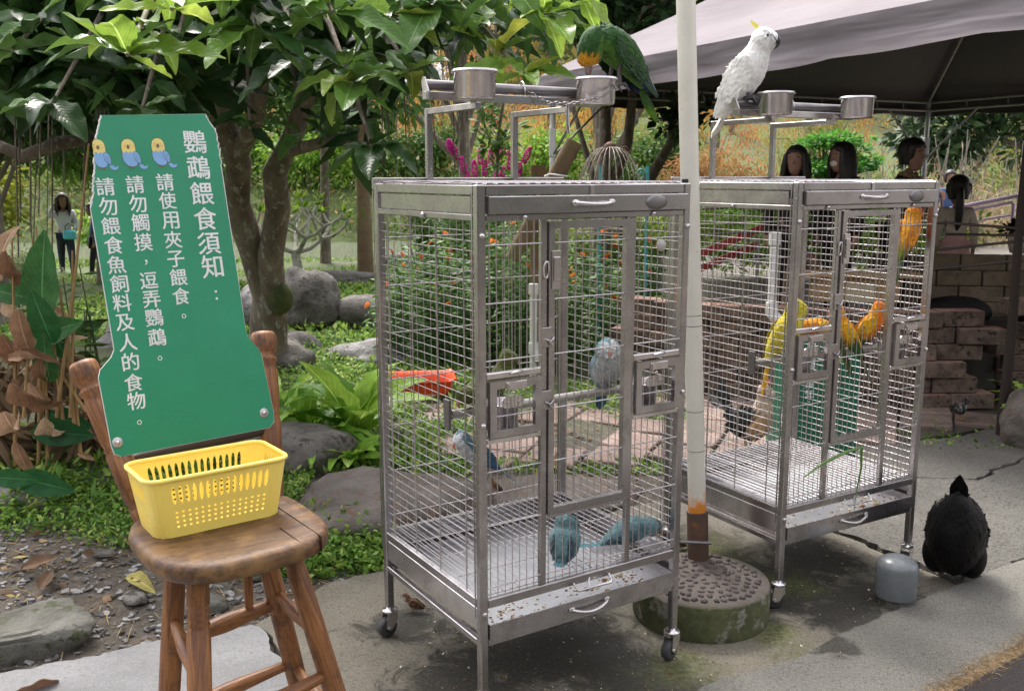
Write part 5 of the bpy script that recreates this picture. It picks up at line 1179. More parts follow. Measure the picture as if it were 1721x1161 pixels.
# ---------------------------------------------------------------- pen rails, posts, boxes
BARK = stain('rough_bark', (.10, .08, .055), (.21, .175, .135), 7, (.29, .29, .25), 22, rough=.95, bump=1.0, bscale=28, bdist=.02, stretch=(1, 1, .45))
BARK_L = stain('pale_bark', (.20, .185, .15), (.33, .31, .26), 9, (.12, .12, .07), 20, rough=.9, bump=.6, bscale=40)
LOGM = stain('mossy_log', (.13, .085, .045), (.20, .14, .08), 7, (.12, .15, .03), 6, rough=.9, bump=.8, bscale=30, bdist=.01)
pf = thing('pen_rail', 'thin metal cable rails of the animal pen running in front of the girl', 'rail')
for a, b in (((1570, 422, 6.05), (1760, 402, 5.15)), ((1560, 455, 6.05), (1760, 435, 5.15)), ((1180, 395, 6.45), (1590, 376, 6.1)), ((1590, 376, 6.1), (1760, 389, 5.6)), ((1180, 352, 6.5), (1330, 345, 6.4)), ((1590, 395, 6.5), (1760, 398, 6.0))):
    MB().tube([at(*a), at(*b)], .0085, 6).build('cable', plain('dark_rod', (.10, .08, .075), .5, .3), pf)
rp = thing('post', 'dark wooden post topped with seashells at the right edge', 'post', (at(1713, 400, 5.2).x, 5.2, 0))
MB().tube([(0, 0, 0), (.008, 0, .6), (-.004, 0, 1.2), (0, 0, 1.68)], [.03, .026, .022, .02], 9).build('stake', plain('dark_stake', (.03, .02, .015), .9, bump=.8), rp)
mb = MB()
for k in range(14): mb.sphere((rng.gauss(0, .016), rng.gauss(0, .016), 1.69 + rng.uniform(-.02, .05)), (.016, .012, .012), 0, 7)
tag(mb.build('shells', stain('shells', (.45, .36, .28), (.6, .5, .42), 30), rp), kind='stuff')
for a, lab in ((at(1303, 395, 5.55), 'white plastic feeder pipe with an elbow seen through the left side of the far cage'), (at(897, 480, 6.5), 'white plastic pipe standing in the orange flowers behind the near cage')):
    q = thing('feeder_pipe', lab, 'pipe', (a.x, a.y, 0), 0, None); z1 = a.z
    MB().tube([(0, 0, z1 - .42 if a.x > 1 else 0), (0, 0, z1)], .026, 16).build('pipe', WHITE_P, q); MB().tube([(0, 0, z1 - .06), (0, 0, z1 + .012)], .034, 16).build('pipe_cap', WHITE_P, q)
    MB().tube([(0, 0, z1 - .40), (0, 0, z1 - .46), (.03, -.02, z1 - .50), (.08, -.03, z1 - .51)], [.034, .038, .038, .032], 14).build('elbow', WHITE_P, q)
    if a.x > 1: MB().tube([(.03, .05, 0), (.03, .05, z1)], .02, 8).build('support', BARK, q)
PLY = stain('plywood', (.42, .27, .14), (.50, .34, .19), 6, rough=.8, bump=.2, stretch=(1, 8, 8))
nb = thing('nest_box', 'light wooden nest box with a flat roof on the wall behind the far cage', 'box', (2.32, 6.35, .62), R(-10))
MB().bbox((-.28, -.12, 0), (.26, .14, .17), .003).build('box_body', PLY, nb); MB().bbox((-.36, -.19, .171), (.40, .19, .188), .003).build('box_lid', PLY, nb); MB().bbox((-.08, -.126, .0), (.10, -.121, .13), .001).build('box_door', plain('pale_ply', (.68, .58, .40), .7), nb)
arch = thing('clay_pipe', 'brown bent clay drain pipe arching behind the far cage door', 'pipe', (2.05, 6.62, .44)); MB().tube([(-.12, 0, 0), (-.12, 0, .30), (-.10, 0, .42), (-.02, 0, .48), (.05, 0, .43), (.07, 0, .33)], .052, 14).build('pipe', stain('brown_clay', (.20, .12, .08), (.27, .17, .12), 8, rough=.8), arch)
sr_ = thing('slide_rail', 'red metal handrail slanting behind the left side of the far cage', 'handrail', (1.62, 7.1, 0)); 
for k in (0, .11): MB().bbox((-.30, k, 0), (.30, k + .02, .055), .003, 0, Matrix.Translation((0, 0, .93 - k * 1.2)) @ Matrix.Rotation(R(-23), 4, 'Y')).build('rail', plain('red_paint', (.42, .045, .035), .45), sr_)
for x in (-.22, .24): MB().tube([(x, .05, 0), (x, .05, .9 + x * .4)], .014, 7).build('rail_post', FRD, sr_)
# pots and dark resting animals on the terrace
POT = stain('cream_pot', (.50, .42, .32), (.42, .34, .26), 8, rough=.6)
for k, (x, y, lb) in enumerate([(3.66, 6.80, 'cream plant pot with a dark bushy plant on the tan wall, nearer the girl'), (4.02, 6.74, 'cream plant pot with a dark plant at the right end of the tan wall')]):
    pt = thing('plant_pot', lb, 'plant pot', (x, y, .90)); MB().lathe([(.0002, 0), (.075, 0), (.09, .05), (.098, .12), (.094, .125), (.08, .11), (.0002, .10)], 22).build('pot', POT, pt)
    P, D, v = clumps((0, 0, .17), (.09, .09, .05), 14, 45, .035); leaves('foliage', P, D, .045, leaf_mat('dark_pot_leaves', [(0, (.01, .012, .008)), (1, (.03, .035, .02))], True), .5, T4, pt, v=v)['kind'] = 'stuff'
PIG = [(-.24, 0, .05, .03, .03), (-.20, 0, .07, .08, .07), (-.12, 0, .085, .115, .095), (.0, 0, .09, .125, .10), (.10, 0, .085, .11, .09), (.17, 0, .075, .08, .07), (.22, 0, .06, .058, .052), (.26, 0, .045, .035, .032), (.275, 0, .042, .025, .022)]
for k, (x, y, yw, lb) in enumerate([(3.02, 6.42, R(170), 'black and pink pot bellied pig lying asleep on the terrace, its head left'), (3.62, 6.36, R(10), 'black pot bellied pig lying behind the top row of the paver wall')]):
    pg = thing('pig', lb, 'pig', (x, y, .45), yw); vs, fs, ts = loft(PIG); mb = MB(); mb.add(vs, fs, 0, True)
    for sx in (-.15, .13):
        for sy in (-1, 1): r_ = [(sx, sy * .08, .04, .022, .022), (sx + .05, sy * .13, .02, .02, .018), (sx + .10, sy * .14, .016, .014, .012), (sx + .12, sy * .14, .014, .004, .004)]; v_, f_, _ = loft(r_, 8); mb.add(v_, f_, 0, True)
    me = mb.mesh('body', plumage('hide_%d' % k, .7, 25, 0, .8)); cs = [((.42, .28, .23) if (t_[0] > 5.2 and k == 0) else (.022, .019, .018)) for t_ in ts]; cs += [(.022, .019, .018)] * (len(me.vertices) - len(cs)); setcol(me, cs); put('body', me, pg)
    for s_ in (-1, 1): MB().add([(.17, s_ * .03, .13), (.20, s_ * .075, .175), (.215, s_ * .055, .12)], [(0, 1, 2)]).build('ear', plain('pig_ear', (.05, .035, .03), .7), pg).modifiers.new('t', 'SOLIDIFY').thickness = .006
    MB().sphere((.278, 0, .042), (.008, .022, .019), 0, 10).build('snout', plain('pig_snout', (.25, .14, .12), .6), pg)
# lilac railing
RAIL_C = plain('lilac_paint', (.50, .36, .56), .45)
lr = thing('railing', 'lilac painted tube railing beyond the girl at the right', 'railing', (0, 0, 0))
A_, B_ = at(1600, 352, 10.4), at(1735, 326, 9.2)
def rp_(f_, z): p = A_.lerp(B_, f_); return Vector((p.x, p.y, p.z - z))
MB().tube([rp_(-.4, 0), rp_(1.2, 0)], .022, 8).build('top_tube', RAIL_C, lr)
for f0, f1 in ((-.35, .12), (.30, .80), (.9, 1.2)):
    MB().tube([rp_(f0, .42), rp_(f0, .08), rp_(f0 + .02, .055), rp_(f1 - .02, .055), rp_(f1, .08), rp_(f1, .42)], .016, 8).build('rail_loop', RAIL_C, lr); MB().tube([rp_(f0, .18), rp_(f1, .18)], .012, 6).build('cross_tube', RAIL_C, lr)
for f_ in (.2, .86): MB().tube([rp_(f_, 0), rp_(f_, .9)], .018, 8).build('rail_post', RAIL_C, lr)
GREEN2 = stain('dark_green_print', (.008, .10, .055), (.010, .115, .065), 3, rough=.5, bump=.05)
# second green notices behind the far cage
for (bx, by), (cx, cy), hh, cols, lb in [
    ((1.413, 4.563), (1.70, 4.50), .66, [('請使用夾子餵食。', .17, None, .034), ('鸚鵡餵食須知：', .06, None, .040)], 'green Chinese notice board standing on the ground behind the far cage, right panel'),
    ((1.381, 4.985), (1.405, 4.60), .52, [('請勿餵食魚飼料及人的食物。', .30, None, .032), ('請勿觸摸，逗弄鸚鵡。', .20, None, .032)], 'green Chinese notice board edge on behind the far cage, left panel')]:
    d = Vector((cx - bx, cy - by, 0)); Wd = d.length; ux_ = d.normalized(); nn_ = Vector((ux_.y, -ux_.x, 0)); vv = (Vector((0, 0, 1)) - nn_ * .08).normalized(); M = Matrix((ux_, vv, ux_.cross(vv))).transposed().to_4x4(); M.translation = Vector((bx, by, .012))
    nb2 = put('notice_board', None, M=M); tag(nb2, lb, 'sign')
    MB().bbox((0, 0, -.004), (Wd, hh, 0), .001).build('board', PVCW, nb2); flat('green_face', [(.003, .003), (Wd - .003, .003), (Wd - .003, hh - .003), (.003, hh - .003)], .0005, GREEN2, nb2)
    lettering(nb2, [(tx, x_, [hh - .05 - k * sz_ * 1.19 for k in range(len(tx))], sz_) for tx, x_, _, sz_ in cols], WHITE)
# orange red crate
ORC = NT('orange_plastic'); ORC.col((.78, .085, .018)).rough(.35); ORC = ORC.m
cr = thing('crate', 'bright orange red plastic tray seen through the left side of the near cage', 'crate', (-.63, 6.15, .035), R(8))
mb = MB(); bw_, bd_, bh_ = .20, .13, .105
def rr_(k_, z, n=8):
    o = []; hw, hd, rc = bw_ + k_, bd_ + k_, .05
    for cx, cy, a0 in ((hw - rc, hd - rc, 0), (-hw + rc, hd - rc, 90), (-hw + rc, -hd + rc, 180), (hw - rc, -hd + rc, 270)):
        for q in range(n): a = R(a0 + 90 * q / (n - 1)); o.append(Vector((cx + rc * math.cos(a), cy + rc * math.sin(a), z + (.012 * math.sin(a * 2) ** 2 if z > .09 else 0))))
    return o
rg = [rr_(0, 0), rr_(.025, .06), rr_(.04, bh_), rr_(.052, bh_ + .003), rr_(.052, bh_ - .010), rr_(.049, bh_ - .010), rr_(.049, bh_), rr_(.037, bh_ - .002), rr_(.02, .06), rr_(-.004, .004)]
nn_ = len(rg[0]); vs = [p for r_ in rg for p in r_]; mb.add(vs, [(i * nn_ + k, i * nn_ + (k + 1) % nn_, (i + 1) * nn_ + (k + 1) % nn_, (i + 1) * nn_ + k) for i in range(len(rg) - 1) for k in range(nn_)], 0, True)
mb.add(rg[0], [tuple(reversed(range(nn_)))]); mb.add(rg[-1], [tuple(range(nn_))]); mb.build('tray_shell', ORC, cr)
# log, dome cage, fence over the pond
lg = thing('log', 'mossy cut log leaning up behind the roof of the near cage', 'log'); a, b = at(966, 238, 6.4), at(925, 315, 6.4); MB().tube([b + (b - a) * 1.6, b, a], [.05, .056, .058], 14).build('log_body', LOGM, lg); MB().tube([at(915, 297, 6.3), at(925, 293, 6.32), at(955, 297, 6.33)], .006, 6).build('cord', WHITE_P, lg)
lg2 = thing('log', 'short upright mossy stump left of the leaning log', 'log'); a = at(905, 278, 6.6); MB().tube([(a.x, a.y, 0), (a.x, a.y, a.z)], [.06, .055], 12).build('log_body', LOGM, lg2)
dm = thing('dome_cage', 'rusty white wire dome bird cage with turquoise posts and scrolls behind the near cage', 'cage', (at(1025, 300, 7).x, 7, 0)); zt = 1.66; zb_ = 1.05
RW = stain('flaking_wire', (.50, .47, .42), (.24, .17, .12), 30, rough=.7); TQ_ = plain('turquoise_paint', (.08, .40, .42), .5)
for k in range(26):
    a = 2 * math.pi * k / 26; MB().tube([(.24 * math.cos(a), .24 * math.sin(a), zb_)] + [(.24 * math.cos(a) * math.cos(q) ** .8, .24 * math.sin(a) * math.cos(q) ** .8, zb_ + .20 + (zt - zb_ - .20) * math.sin(q)) for q in np.linspace(0, 1.45, 8)], .0035, 4).build('rib', RW, dm)
for z, r_ in ((zb_, .24), (zb_ + .2, .24), (1.40, .222)): MB().tube([(r_ * math.cos(a), r_ * math.sin(a), z) for a in np.linspace(0, 2 * math.pi, 30)], .006, 5, caps=False).build('hoop', RW, dm)
MB().lathe([(.04, zt - .02), (.045, zt + .01), (.02, zt + .03), (.0002, zt + .035)], 12).build('finial', RUST, dm)
for x in (-.07, .27): MB().tube([(x, -.05, 0), (x, -.05, 1.52)], .013, 8).build('turquoise_post', TQ_, dm)
for x, s_ in ((-.04, 1), (.10, -1), (.22, 1)): MB().tube([(x + s_ * (.04 - .003 * q) * math.cos(q * .9), -.06, (1.62 if x < .2 else 1.46) + (.045 - .003 * q) * math.sin(q * .9)) for q in range(11)], .005, 5).build('scroll', TQ_ if x > .2 else RUST, dm)
fn = thing('pond_fence', 'white picket fence on the far bank of the pond', 'fence'); A_, B_ = at(625, 290, 33), at(760, 287, 33)
WF = plain('fence_white', (.55, .53, .48), .6); d = (B_ - A_)
for z in (-.0, -.2): MB().tube([A_ + Vector((-1.5, 0, z)), B_ + Vector((1.5, 0, z))], .02, 5).build('fence_rail', WF, fn)
pkm = MB().bbox((-.022, -.015, -.30), (.022, .015, .03), .004).mesh('picket', WF)
for k in range(-12, 44): put('picket', pkm, fn, A_ + d * (k / 32))
# ---------------------------------------------------------------- people
SKIN = plain('skin', (.30, .165, .115), .6); HAIR = stain('black_hair', (.010, .008, .007), (.022, .017, .014), 30, rough=.45, bump=.5, bscale=90, stretch=(1, 1, .15))
def skin_obj(name, J, E_, mat, parent, root=0, sub=1, extra=None):
    names = list(J); me = bpy.data.meshes.new('s'); me.from_pydata([J[k][0] for k in names], [(names.index(a), names.index(b)) for a, b in E_], [])
    ob = bpy.data.objects.new('s', me); COL.objects.link(ob); ob.modifiers.new('k', 'SKIN')
    for i, k in enumerate(names): r_ = J[k][1]; ob.data.skin_vertices[0].data[i].radius = r_ if isinstance(r_, tuple) else (r_, r_)
    ob.data.skin_vertices[0].data[root].use_root = True
    ms = ob.modifiers.new('q', 'SUBSURF'); ms.levels = sub
    bpy.context.view_layer.update(); m2 = bpy.data.meshes.new_from_object(ob.evaluated_get(bpy.context.evaluated_depsgraph_get())); bpy.data.objects.remove(ob)
    if extra:
        bm = bmesh.new(); bm.from_mesh(m2)
        for v_, f_ in extra:
            vv_ = [bm.verts.new(p) for p in v_]
            for f in f_: bm.faces.new([vv_[i] for i in f])
        bm.to_mesh(m2); bm.free()
    m2.name = name; m2.materials.clear(); m2.materials.append(mat); m2.polygons.foreach_set('use_smooth', [True] * len(m2.polygons)); return put(name, m2, parent)
def person(label, loc, rz, H, top_c, leg_c, group=None, hs=1.08, mask=False, arms=None, stride=0, skirt=None, hair='long', bend=0, look=0, scarf=None, coat=0):
    """faces +x; arms: {side: (elbow, wrist)} in body heights"""
    t = thing('person', label, 'person', loc, rz, group); t.scale = (H, H, H)
    A0 = {s_: ((-.01, s_ * .135, .63), (.03, s_ * .14, .49)) for s_ in (-1, 1)}; A0.update(arms or {})
    J = {'pel': ((0, 0, .52), .075), 'wai': ((0, 0, .61), .062), 'che': ((bend * .5, 0, .72), (.072, .085)), 'nec': ((bend, 0, .815), .030), 'nk2': ((bend + .008, 0, .865), .027)}
    E_ = [('pel', 'wai'), ('wai', 'che'), ('che', 'nec'), ('nec', 'nk2')]; TJ, TE = {}, [('pel', 'wai'), ('wai', 'che'), ('che', 'nec')]; LJ, LE = {}, []
    for s_ in (-1, 1):
        S_ = 'L' if s_ > 0 else 'R'; st = stride * s_; el, wr = Vector(A0[s_][0]), Vector(A0[s_][1]); d_ = (wr - el).normalized(); hd = wr + d_ * .03
        J.update({'hip' + S_: ((0, s_ * .048, .50), .052), 'kne' + S_: ((st * .55 + .01, s_ * .05, .28), .032), 'ank' + S_: ((st, s_ * .05, .045), .020), 'toe' + S_: ((st + .075, s_ * .055, .018), .018),
                  'sho' + S_: ((bend * .9, s_ * .098, .785), .034), 'elb' + S_: (el, .025), 'wri' + S_: (wr, .016), 'pal' + S_: (hd, (.020, .010))})
        E_ += [('pel', 'hip' + S_), ('hip' + S_, 'kne' + S_), ('kne' + S_, 'ank' + S_), ('ank' + S_, 'toe' + S_), ('che', 'sho' + S_), ('sho' + S_, 'elb' + S_), ('elb' + S_, 'wri' + S_), ('wri' + S_, 'pal' + S_)]
        ax = Vector((1, 0, 0)); ax = (ax - d_ * ax.dot(d_)).normalized(); nn2 = d_.cross(ax)
        for q in range(5):
            ln = (.028, .036, .039, .036, .029)[q]; base = hd + ax * (q - 2) * .0085; 
            if q == 0: base = wr + d_ * .012 + ax * -.014
            k1, k2 = 'f%s%d' % (S_, q), 'g%s%d' % (S_, q); J[k1] = (base + d_ * ln * .6 + (ax * -.012 if q == 0 else Vector()), .0055); J[k2] = (base + d_ * ln + nn2 * .008, .004); E_ += [('pal' + S_, k1), (k1, k2)]
        TE += [('che', 'sho' + S_), ('sho' + S_, 'elb' + S_), ('elb' + S_, 'wri' + S_)]; LE += [('pel', 'hip' + S_), ('hip' + S_, 'kne' + S_), ('kne' + S_, 'ank' + S_)]
    hc = Vector((bend + .02, 0, .925)); hr_ = [(hc.x - .002, 0, hc.z - .068, .02, .018), (hc.x + .012, 0, hc.z - .052, .034, .040), (hc.x + .006, 0, hc.z - .02, .046, .054), (hc.x, 0, hc.z + .015, .050, .060), (hc.x - .004, 0, hc.z + .045, .042, .052), (hc.x - .006, 0, hc.z + .066, .022, .03), (hc.x - .006, 0, hc.z + .072, .002, .003)]
    vs, fs, _ = loft(hr_, 16); hb = hc - Vector((0, 0, .06)); Rk = Matrix.Translation(hb) @ Matrix.Rotation(look, 4, 'Z') @ Matrix.Scale(hs, 4) @ Matrix.Translation(-hb); vs = [Rk @ v for v in vs]; ex = [(vs, fs)]
    v_, f_, _ = loft([(hc.x + .048, 0, hc.z + .006, .004, .004), (hc.x + .062, 0, hc.z - .012, .009, .007), (hc.x + .056, 0, hc.z - .02, .006, .004)], 8); ex.append(([Rk @ v for v in v_], f_))
    for s_ in (-1, 1):
        v_, f_, _ = loft([(hc.x - .006, s_ * .046, hc.z - .02, .004, .006), (hc.x - .008, s_ * .053, hc.z, .006, .012), (hc.x - .008, s_ * .05, hc.z + .012, .003, .005)], 8); ex.append(([Rk @ v for v in v_], f_))
    body = skin_obj('body', J, E_, SKIN, t, extra=ex)
    mb = MB()
    for s_ in (-1, 1): mb.sphere(Rk @ Vector((hc.x + .051, s_ * .018, hc.z + .003)), (.004, .008, .0045), 0, 8)
    for s_ in (-1, 1): mb.tube([Rk @ Vector((hc.x + .056, s_ * .008, hc.z + .016)), Rk @ Vector((hc.x + .054, s_ * .020, hc.z + .020)), Rk @ Vector((hc.x + .046, s_ * .031, hc.z + .016))], .0022, 5)
    mb.build('eyes', EYE_M, body); MB().sphere(Rk @ Vector((hc.x + .050, 0, hc.z - .034)), (.005, .015, .004), 0, 8).build('mouth', plain_c((.32, .08, .07), .5), body)
    if mask: MB().sphere(Rk @ Vector((hc.x + .036, 0, hc.z - .030)), (.026, .032, .028), 0, 12).build('face_mask', WHITE_P, t)
    gr_ = lambda r_, k_: tuple(x + k_ for x in r_) if isinstance(r_, tuple) else r_ + k_
    TJ = {k: (J[k][0], gr_(J[k][1], .011)) for k in J if k[:3] in ('pel', 'wai', 'che', 'nec', 'sho', 'elb', 'wri')}; TJ['nec'] = (J['nec'][0], .038)
    skin_obj('top', TJ, TE, top_c, t)
    LJ = {k: (J[k][0], gr_(J[k][1], .009)) for k in J if k[:3] in ('pel', 'hip', 'kne', 'ank')}; skin_obj('trousers', LJ, LE, leg_c, t)
    for s_ in (-1, 1):
        st = stride * s_; v_, f_, _ = loft([(st - .035, s_ * .05, .022, .018, .018), (st, s_ * .05, .028, .027, .028), (st + .05, s_ * .055, .02, .028, .02), (st + .09, s_ * .057, .014, .018, .011), (st + .10, s_ * .057, .012, .003, .003)], 10); mb = MB(); mb.add(v_, f_, 0, True); mb.build('shoe', BLACKP, t)
    if skirt:
        MB().lathe([(.075, .60), (.10, .54), (.125, .44), (.15, .32), (.148, .318)], 30, 0).build('skirt', skirt, t)
    if coat: MB().lathe([(.088, .62), (.098, .54), (.105, .44), (.108, .38), (.10, .382)], 26, 0).build('coat_skirt', top_c, t)
    # hair: cap over the skull plus locks
    mb = MB(); hv = []
    v_, f_, ts = loft([(hc.x - .012, 0, hc.z - .05, .050, .050), (hc.x - .010, 0, hc.z, .062, .066), (hc.x - .006, 0, hc.z + .03, .061, .070), (hc.x - .006, 0, hc.z + .058, .052, .062), (hc.x - .006, 0, hc.z + .080, .030, .038), (hc.x - .006, 0, hc.z + .088, .002, .002)], 18)
    v_ = [Rk @ Vector(((hc.x + .004 if p.x > hc.x and (p.y / .046) ** 2 + ((p.z - hc.z + .022) / .066) ** 2 < 1 else p.x), p.y, p.z)) for p in v_]; mb.add(v_, f_, 0, True)
    for k in range(46 if hair == 'long' else 20):
        a = R(rng.uniform(48, 312)); ln = rng.uniform(.05, .21) if hair == 'long' else .05; q0 = hc + Vector((-.01, 0, .086)); q1 = hc + Vector((-.006 + .068 * math.cos(a), .064 * math.sin(a), .03)); mb.tube([Rk @ p for p in (q0, q0.lerp(q1, .55) + Vector((0, 0, .016)), q1, q1 + Vector((rng.gauss(0, .008), rng.gauss(0, .01), -ln))) ], [.004, .005, .005, .0015], 4)
    if hair == 'long':
        for k in range(34):
            a = R(52 + 256 * k / 33); p0 = hc + Vector((-.006 + .058 * math.cos(a), .060 * math.sin(a), .03)); ln = rng.uniform(.16, .22)
            pts = [Rk @ p for p in (p0, p0 + Vector((.010 * math.cos(a), .012 * math.sin(a), -.07)), p0 + Vector((.004 * math.cos(a) - .01, .020 * math.sin(a), -ln)))]; mb.tube(pts, [.012, .015, .004], 5)
    elif hair == 'tail':
        p0 = hc + Vector((-.065, 0, .01)); mb.tube([Rk @ p for p in (p0 + Vector((.02, 0, .02)), p0 + Vector((-.012, 0, -.01)), p0 + Vector((-.014, 0, -.10)), p0 + Vector((0, 0, -.20)), p0 + Vector((.01, .004, -.235)))], [.02, .026, .034, .024, .004], 10)
    mb.build('hair', HAIR, t)
    if scarf:
        mb = MB(); mb.tube([(bend + .04 * math.cos(a), .05 * math.sin(a), .82 + .006 * math.sin(3 * a)) for a in np.linspace(0, 2 * math.pi, 18)], .016, 8, caps=False)
        for s_ in (-1, 1): mb.tube([(bend + .05, s_ * .03, .81), (bend + .085, s_ * .035, .70), (bend + .08, s_ * .035, .58)], [.014, .02, .022], 8)
        mb.build('scarf', scarf, t)
    return t
BLKC = plain('black_cloth', (.012, .011, .012), .85); DEN = plain('dark_denim', (.02, .028, .05), .85)
person('woman with long black hair smiling under the tent, left of the green bush', (1.95, 6.62, .45), R(-100), 1.19, BLKC, BLKC, hs=1.02, look=R(-20), bend=.02)
person('woman with long black hair and a pale mask looking aside under the tent', (2.26, 6.55, .45), R(-150), 1.21, BLKC, BLKC, hs=1.02, look=R(-15), mask=True)
person('woman in a dark coat and patterned scarf looking down beside the tent post', (2.64, 6.5, .45), R(-50), 1.22, BLKC, BLKC, hair='bun', bend=.035, scarf=stain('patterned_scarf', (.05, .03, .015), (.30, .2, .1), 60, rough=.9), arms={-1: ((.03, -.13, .64), (.13, -.06, .62)), 1: ((.03, .13, .64), (.13, .06, .62))})
PINK = stain('pink_stripe_dress', (.50, .27, .25), (.58, .36, .33), 10, rough=.85); CREAM = stain('cream_blouse', (.50, .42, .33), (.58, .5, .4), 10, rough=.85)
person('girl with a long black ponytail in a cream blouse and pink dress, seen from behind', (3.26, 6.98, .45), R(75), .94, CREAM, PINK, hs=1.4, hair='tail', skirt=PINK)
person('child in a blue jacket standing far beyond the girl near the lilac railing', (at(1597, 300, 13).x, 13, .3), R(-100), 1.2, plain('blue_jacket', (.05, .09, .22), .8), DEN, hair='short')
woman = person('woman in a white top and dark leggings walking on the path, hand on her hair', (-6.28, 13.35, .02), R(-60), 1.19, plain('white_top', (.62, .62, .64), .8), DEN, stride=.11, arms={-1: ((.02, -.17, .74), (.03, -.09, .88)), 1: ((.02, .13, .65), (.10, .10, .58))})
bag = thing('bag', 'bright turquoise bag carried by the woman in white on the path', 'bag', (-6.12, 13.15, .60)); MB().bbox((-.085, -.04, 0), (.085, .04, .125), .02).build('bag_body', plain('turquoise_fabric', (.10, .52, .62), .6), bag); MB().tube([(-.06, 0, .12), (-.05, 0, .19), (0, 0, .22), (.05, 0, .19), (.06, 0, .12)], .007, 6).build('strap', BLACKP, bag)
person('person in a blue jacket and black trousers walking behind the green sign edge', (-5.93, 13.5, .02), R(-150), 1.05, plain('blue_denim_jacket', (.05, .10, .20), .85), BLKC, stride=.08, hair='short')
# ---------------------------------------------------------------- vegetation
BIG = [leaf_mat('fresh_leaf', [(0, (.12, .22, .03)), (.5, (.17, .30, .045)), (.9, (.25, .36, .06)), (1, (.40, .36, .05))], rough=.33, trans=.35, veins=True),
       leaf_mat('mature_leaf', [(0, (.035, .09, .018)), (.5, (.07, .155, .028)), (.85, (.12, .23, .04)), (1, (.22, .27, .04))], rough=.3, trans=.22, veins=True),
       leaf_mat('old_leaf', [(0, (.018, .05, .014)), (.7, (.035, .09, .02)), (1, (.07, .15, .03))], rough=.28, trans=.18, veins=True)]
def big_leaf(name, mats, w_=.36, droop=.35, fold=.12, wavy=.03, twist=0, n=12, m_=4, tipw=.7, lobes=0):
    """leaf blade along +x, length 1"""
    vs, uv, fs = [], [], []
    for i in range(n + 1):
        x = i / n; ww = w_ * .5 * (math.sin(math.pi * min(1, x * .97 + .015) ** tipw) ** .8) + .004
        if lobes: ww *= 1 + lobes * math.sin(x * 38)
        a = droop * x * x * 1.6; cx = math.sin(a) / max(a, 1e-6) * x if a > 1e-6 else x; cz = -droop * x * x
        tw = twist * x
        for j in range(-m_ // 2, m_ // 2 + 1):
            q = j / (m_ / 2); y = q * ww; z = fold * abs(q) * ww * 2 + wavy * math.sin(x * 17 + q * 2) * abs(q) ** 2 * ww * 6
            y, z = y * math.cos(tw) - z * math.sin(tw), y * math.sin(tw) + z * math.cos(tw)
            vs.append((cx * (1 - .25 * droop * x), y, cz + z)); uv.append((x, .5 + q * .5))
    k = m_ + 1
    for i in range(n):
        for j in range(m_): fs.append((i * k + j, (i + 1) * k + j, (i + 1) * k + j + 1, i * k + j + 1))
    me = bpy.data.meshes.new(name); me.from_pydata(vs, [], fs); me.materials.append(mats); l_ = me.uv_layers.new(name='UVMap')
    l_.data.foreach_set('uv', np.array([uv[l.vertex_index] for l in me.loops], 'f').ravel()); me.polygons.foreach_set('use_smooth', [True] * len(fs)); return me
LV = {k: [big_leaf('leaf', BIG[k], .38 + .07 * (q % 2), .02 + .13 * q, .22, .035, .25 * (q - 1)) for q in range(4)] for k in range(3)}
tree = thing('tree', 'forked tree with large glossy leaves standing behind the green notice', 'tree', (-1.72, 6.5, 0))
TL = tree.location.copy()
def tl(p): return Vector(p) - TL
mb = MB(); base = Vector((-1.76, 6.5, -.1)); f0 = at(455, 500, 6.4)
MB().tube([tl(p) for p in (base, at(450, 600, 6.5), at(452, 540, 6.45), f0)], [.155, .135, .128, .122], 16).build('trunk', BARK, tree)
br = {}
def limb(pts, rs): return MB().tube([tl(p) for p in pts], rs, 12).build('limb', BARK, tree)
limb([f0 + Vector((0, .02, -.08)), at(425, 420, 6.3), at(398, 340, 6.1), at(402, 270, 5.9), at(375, 200, 5.7), at(350, 100, 5.4), at(340, -40, 5.0)], [.105, .09, .086, .078, .066, .052, .045])
limb([f0 + Vector((.02, -.02, -.05)), at(455, 430, 6.25), at(468, 350, 6.1), at(462, 290, 5.9), at(492, 230, 5.7), at(520, 150, 5.4), at(560, 40, 5.0)], [.09, .084, .080, .074, .06, .05, .04])
limb([at(480, 255, 5.75), at(560, 235, 5.2), at(640, 250, 4.9)], [.04, .028, .018]); limb([at(400, 260, 5.9), at(430, 200, 5.5), at(445, 100, 5.2)], [.06, .05, .04])
MB().sphere(tl(at(472, 500, 6.3)), (.085, .08, .11), 0, 14).build('mossy_burl', stain('moss', (.03, .045, .012), (.07, .085, .02), 12, rough=.95, bump=.8), tree)
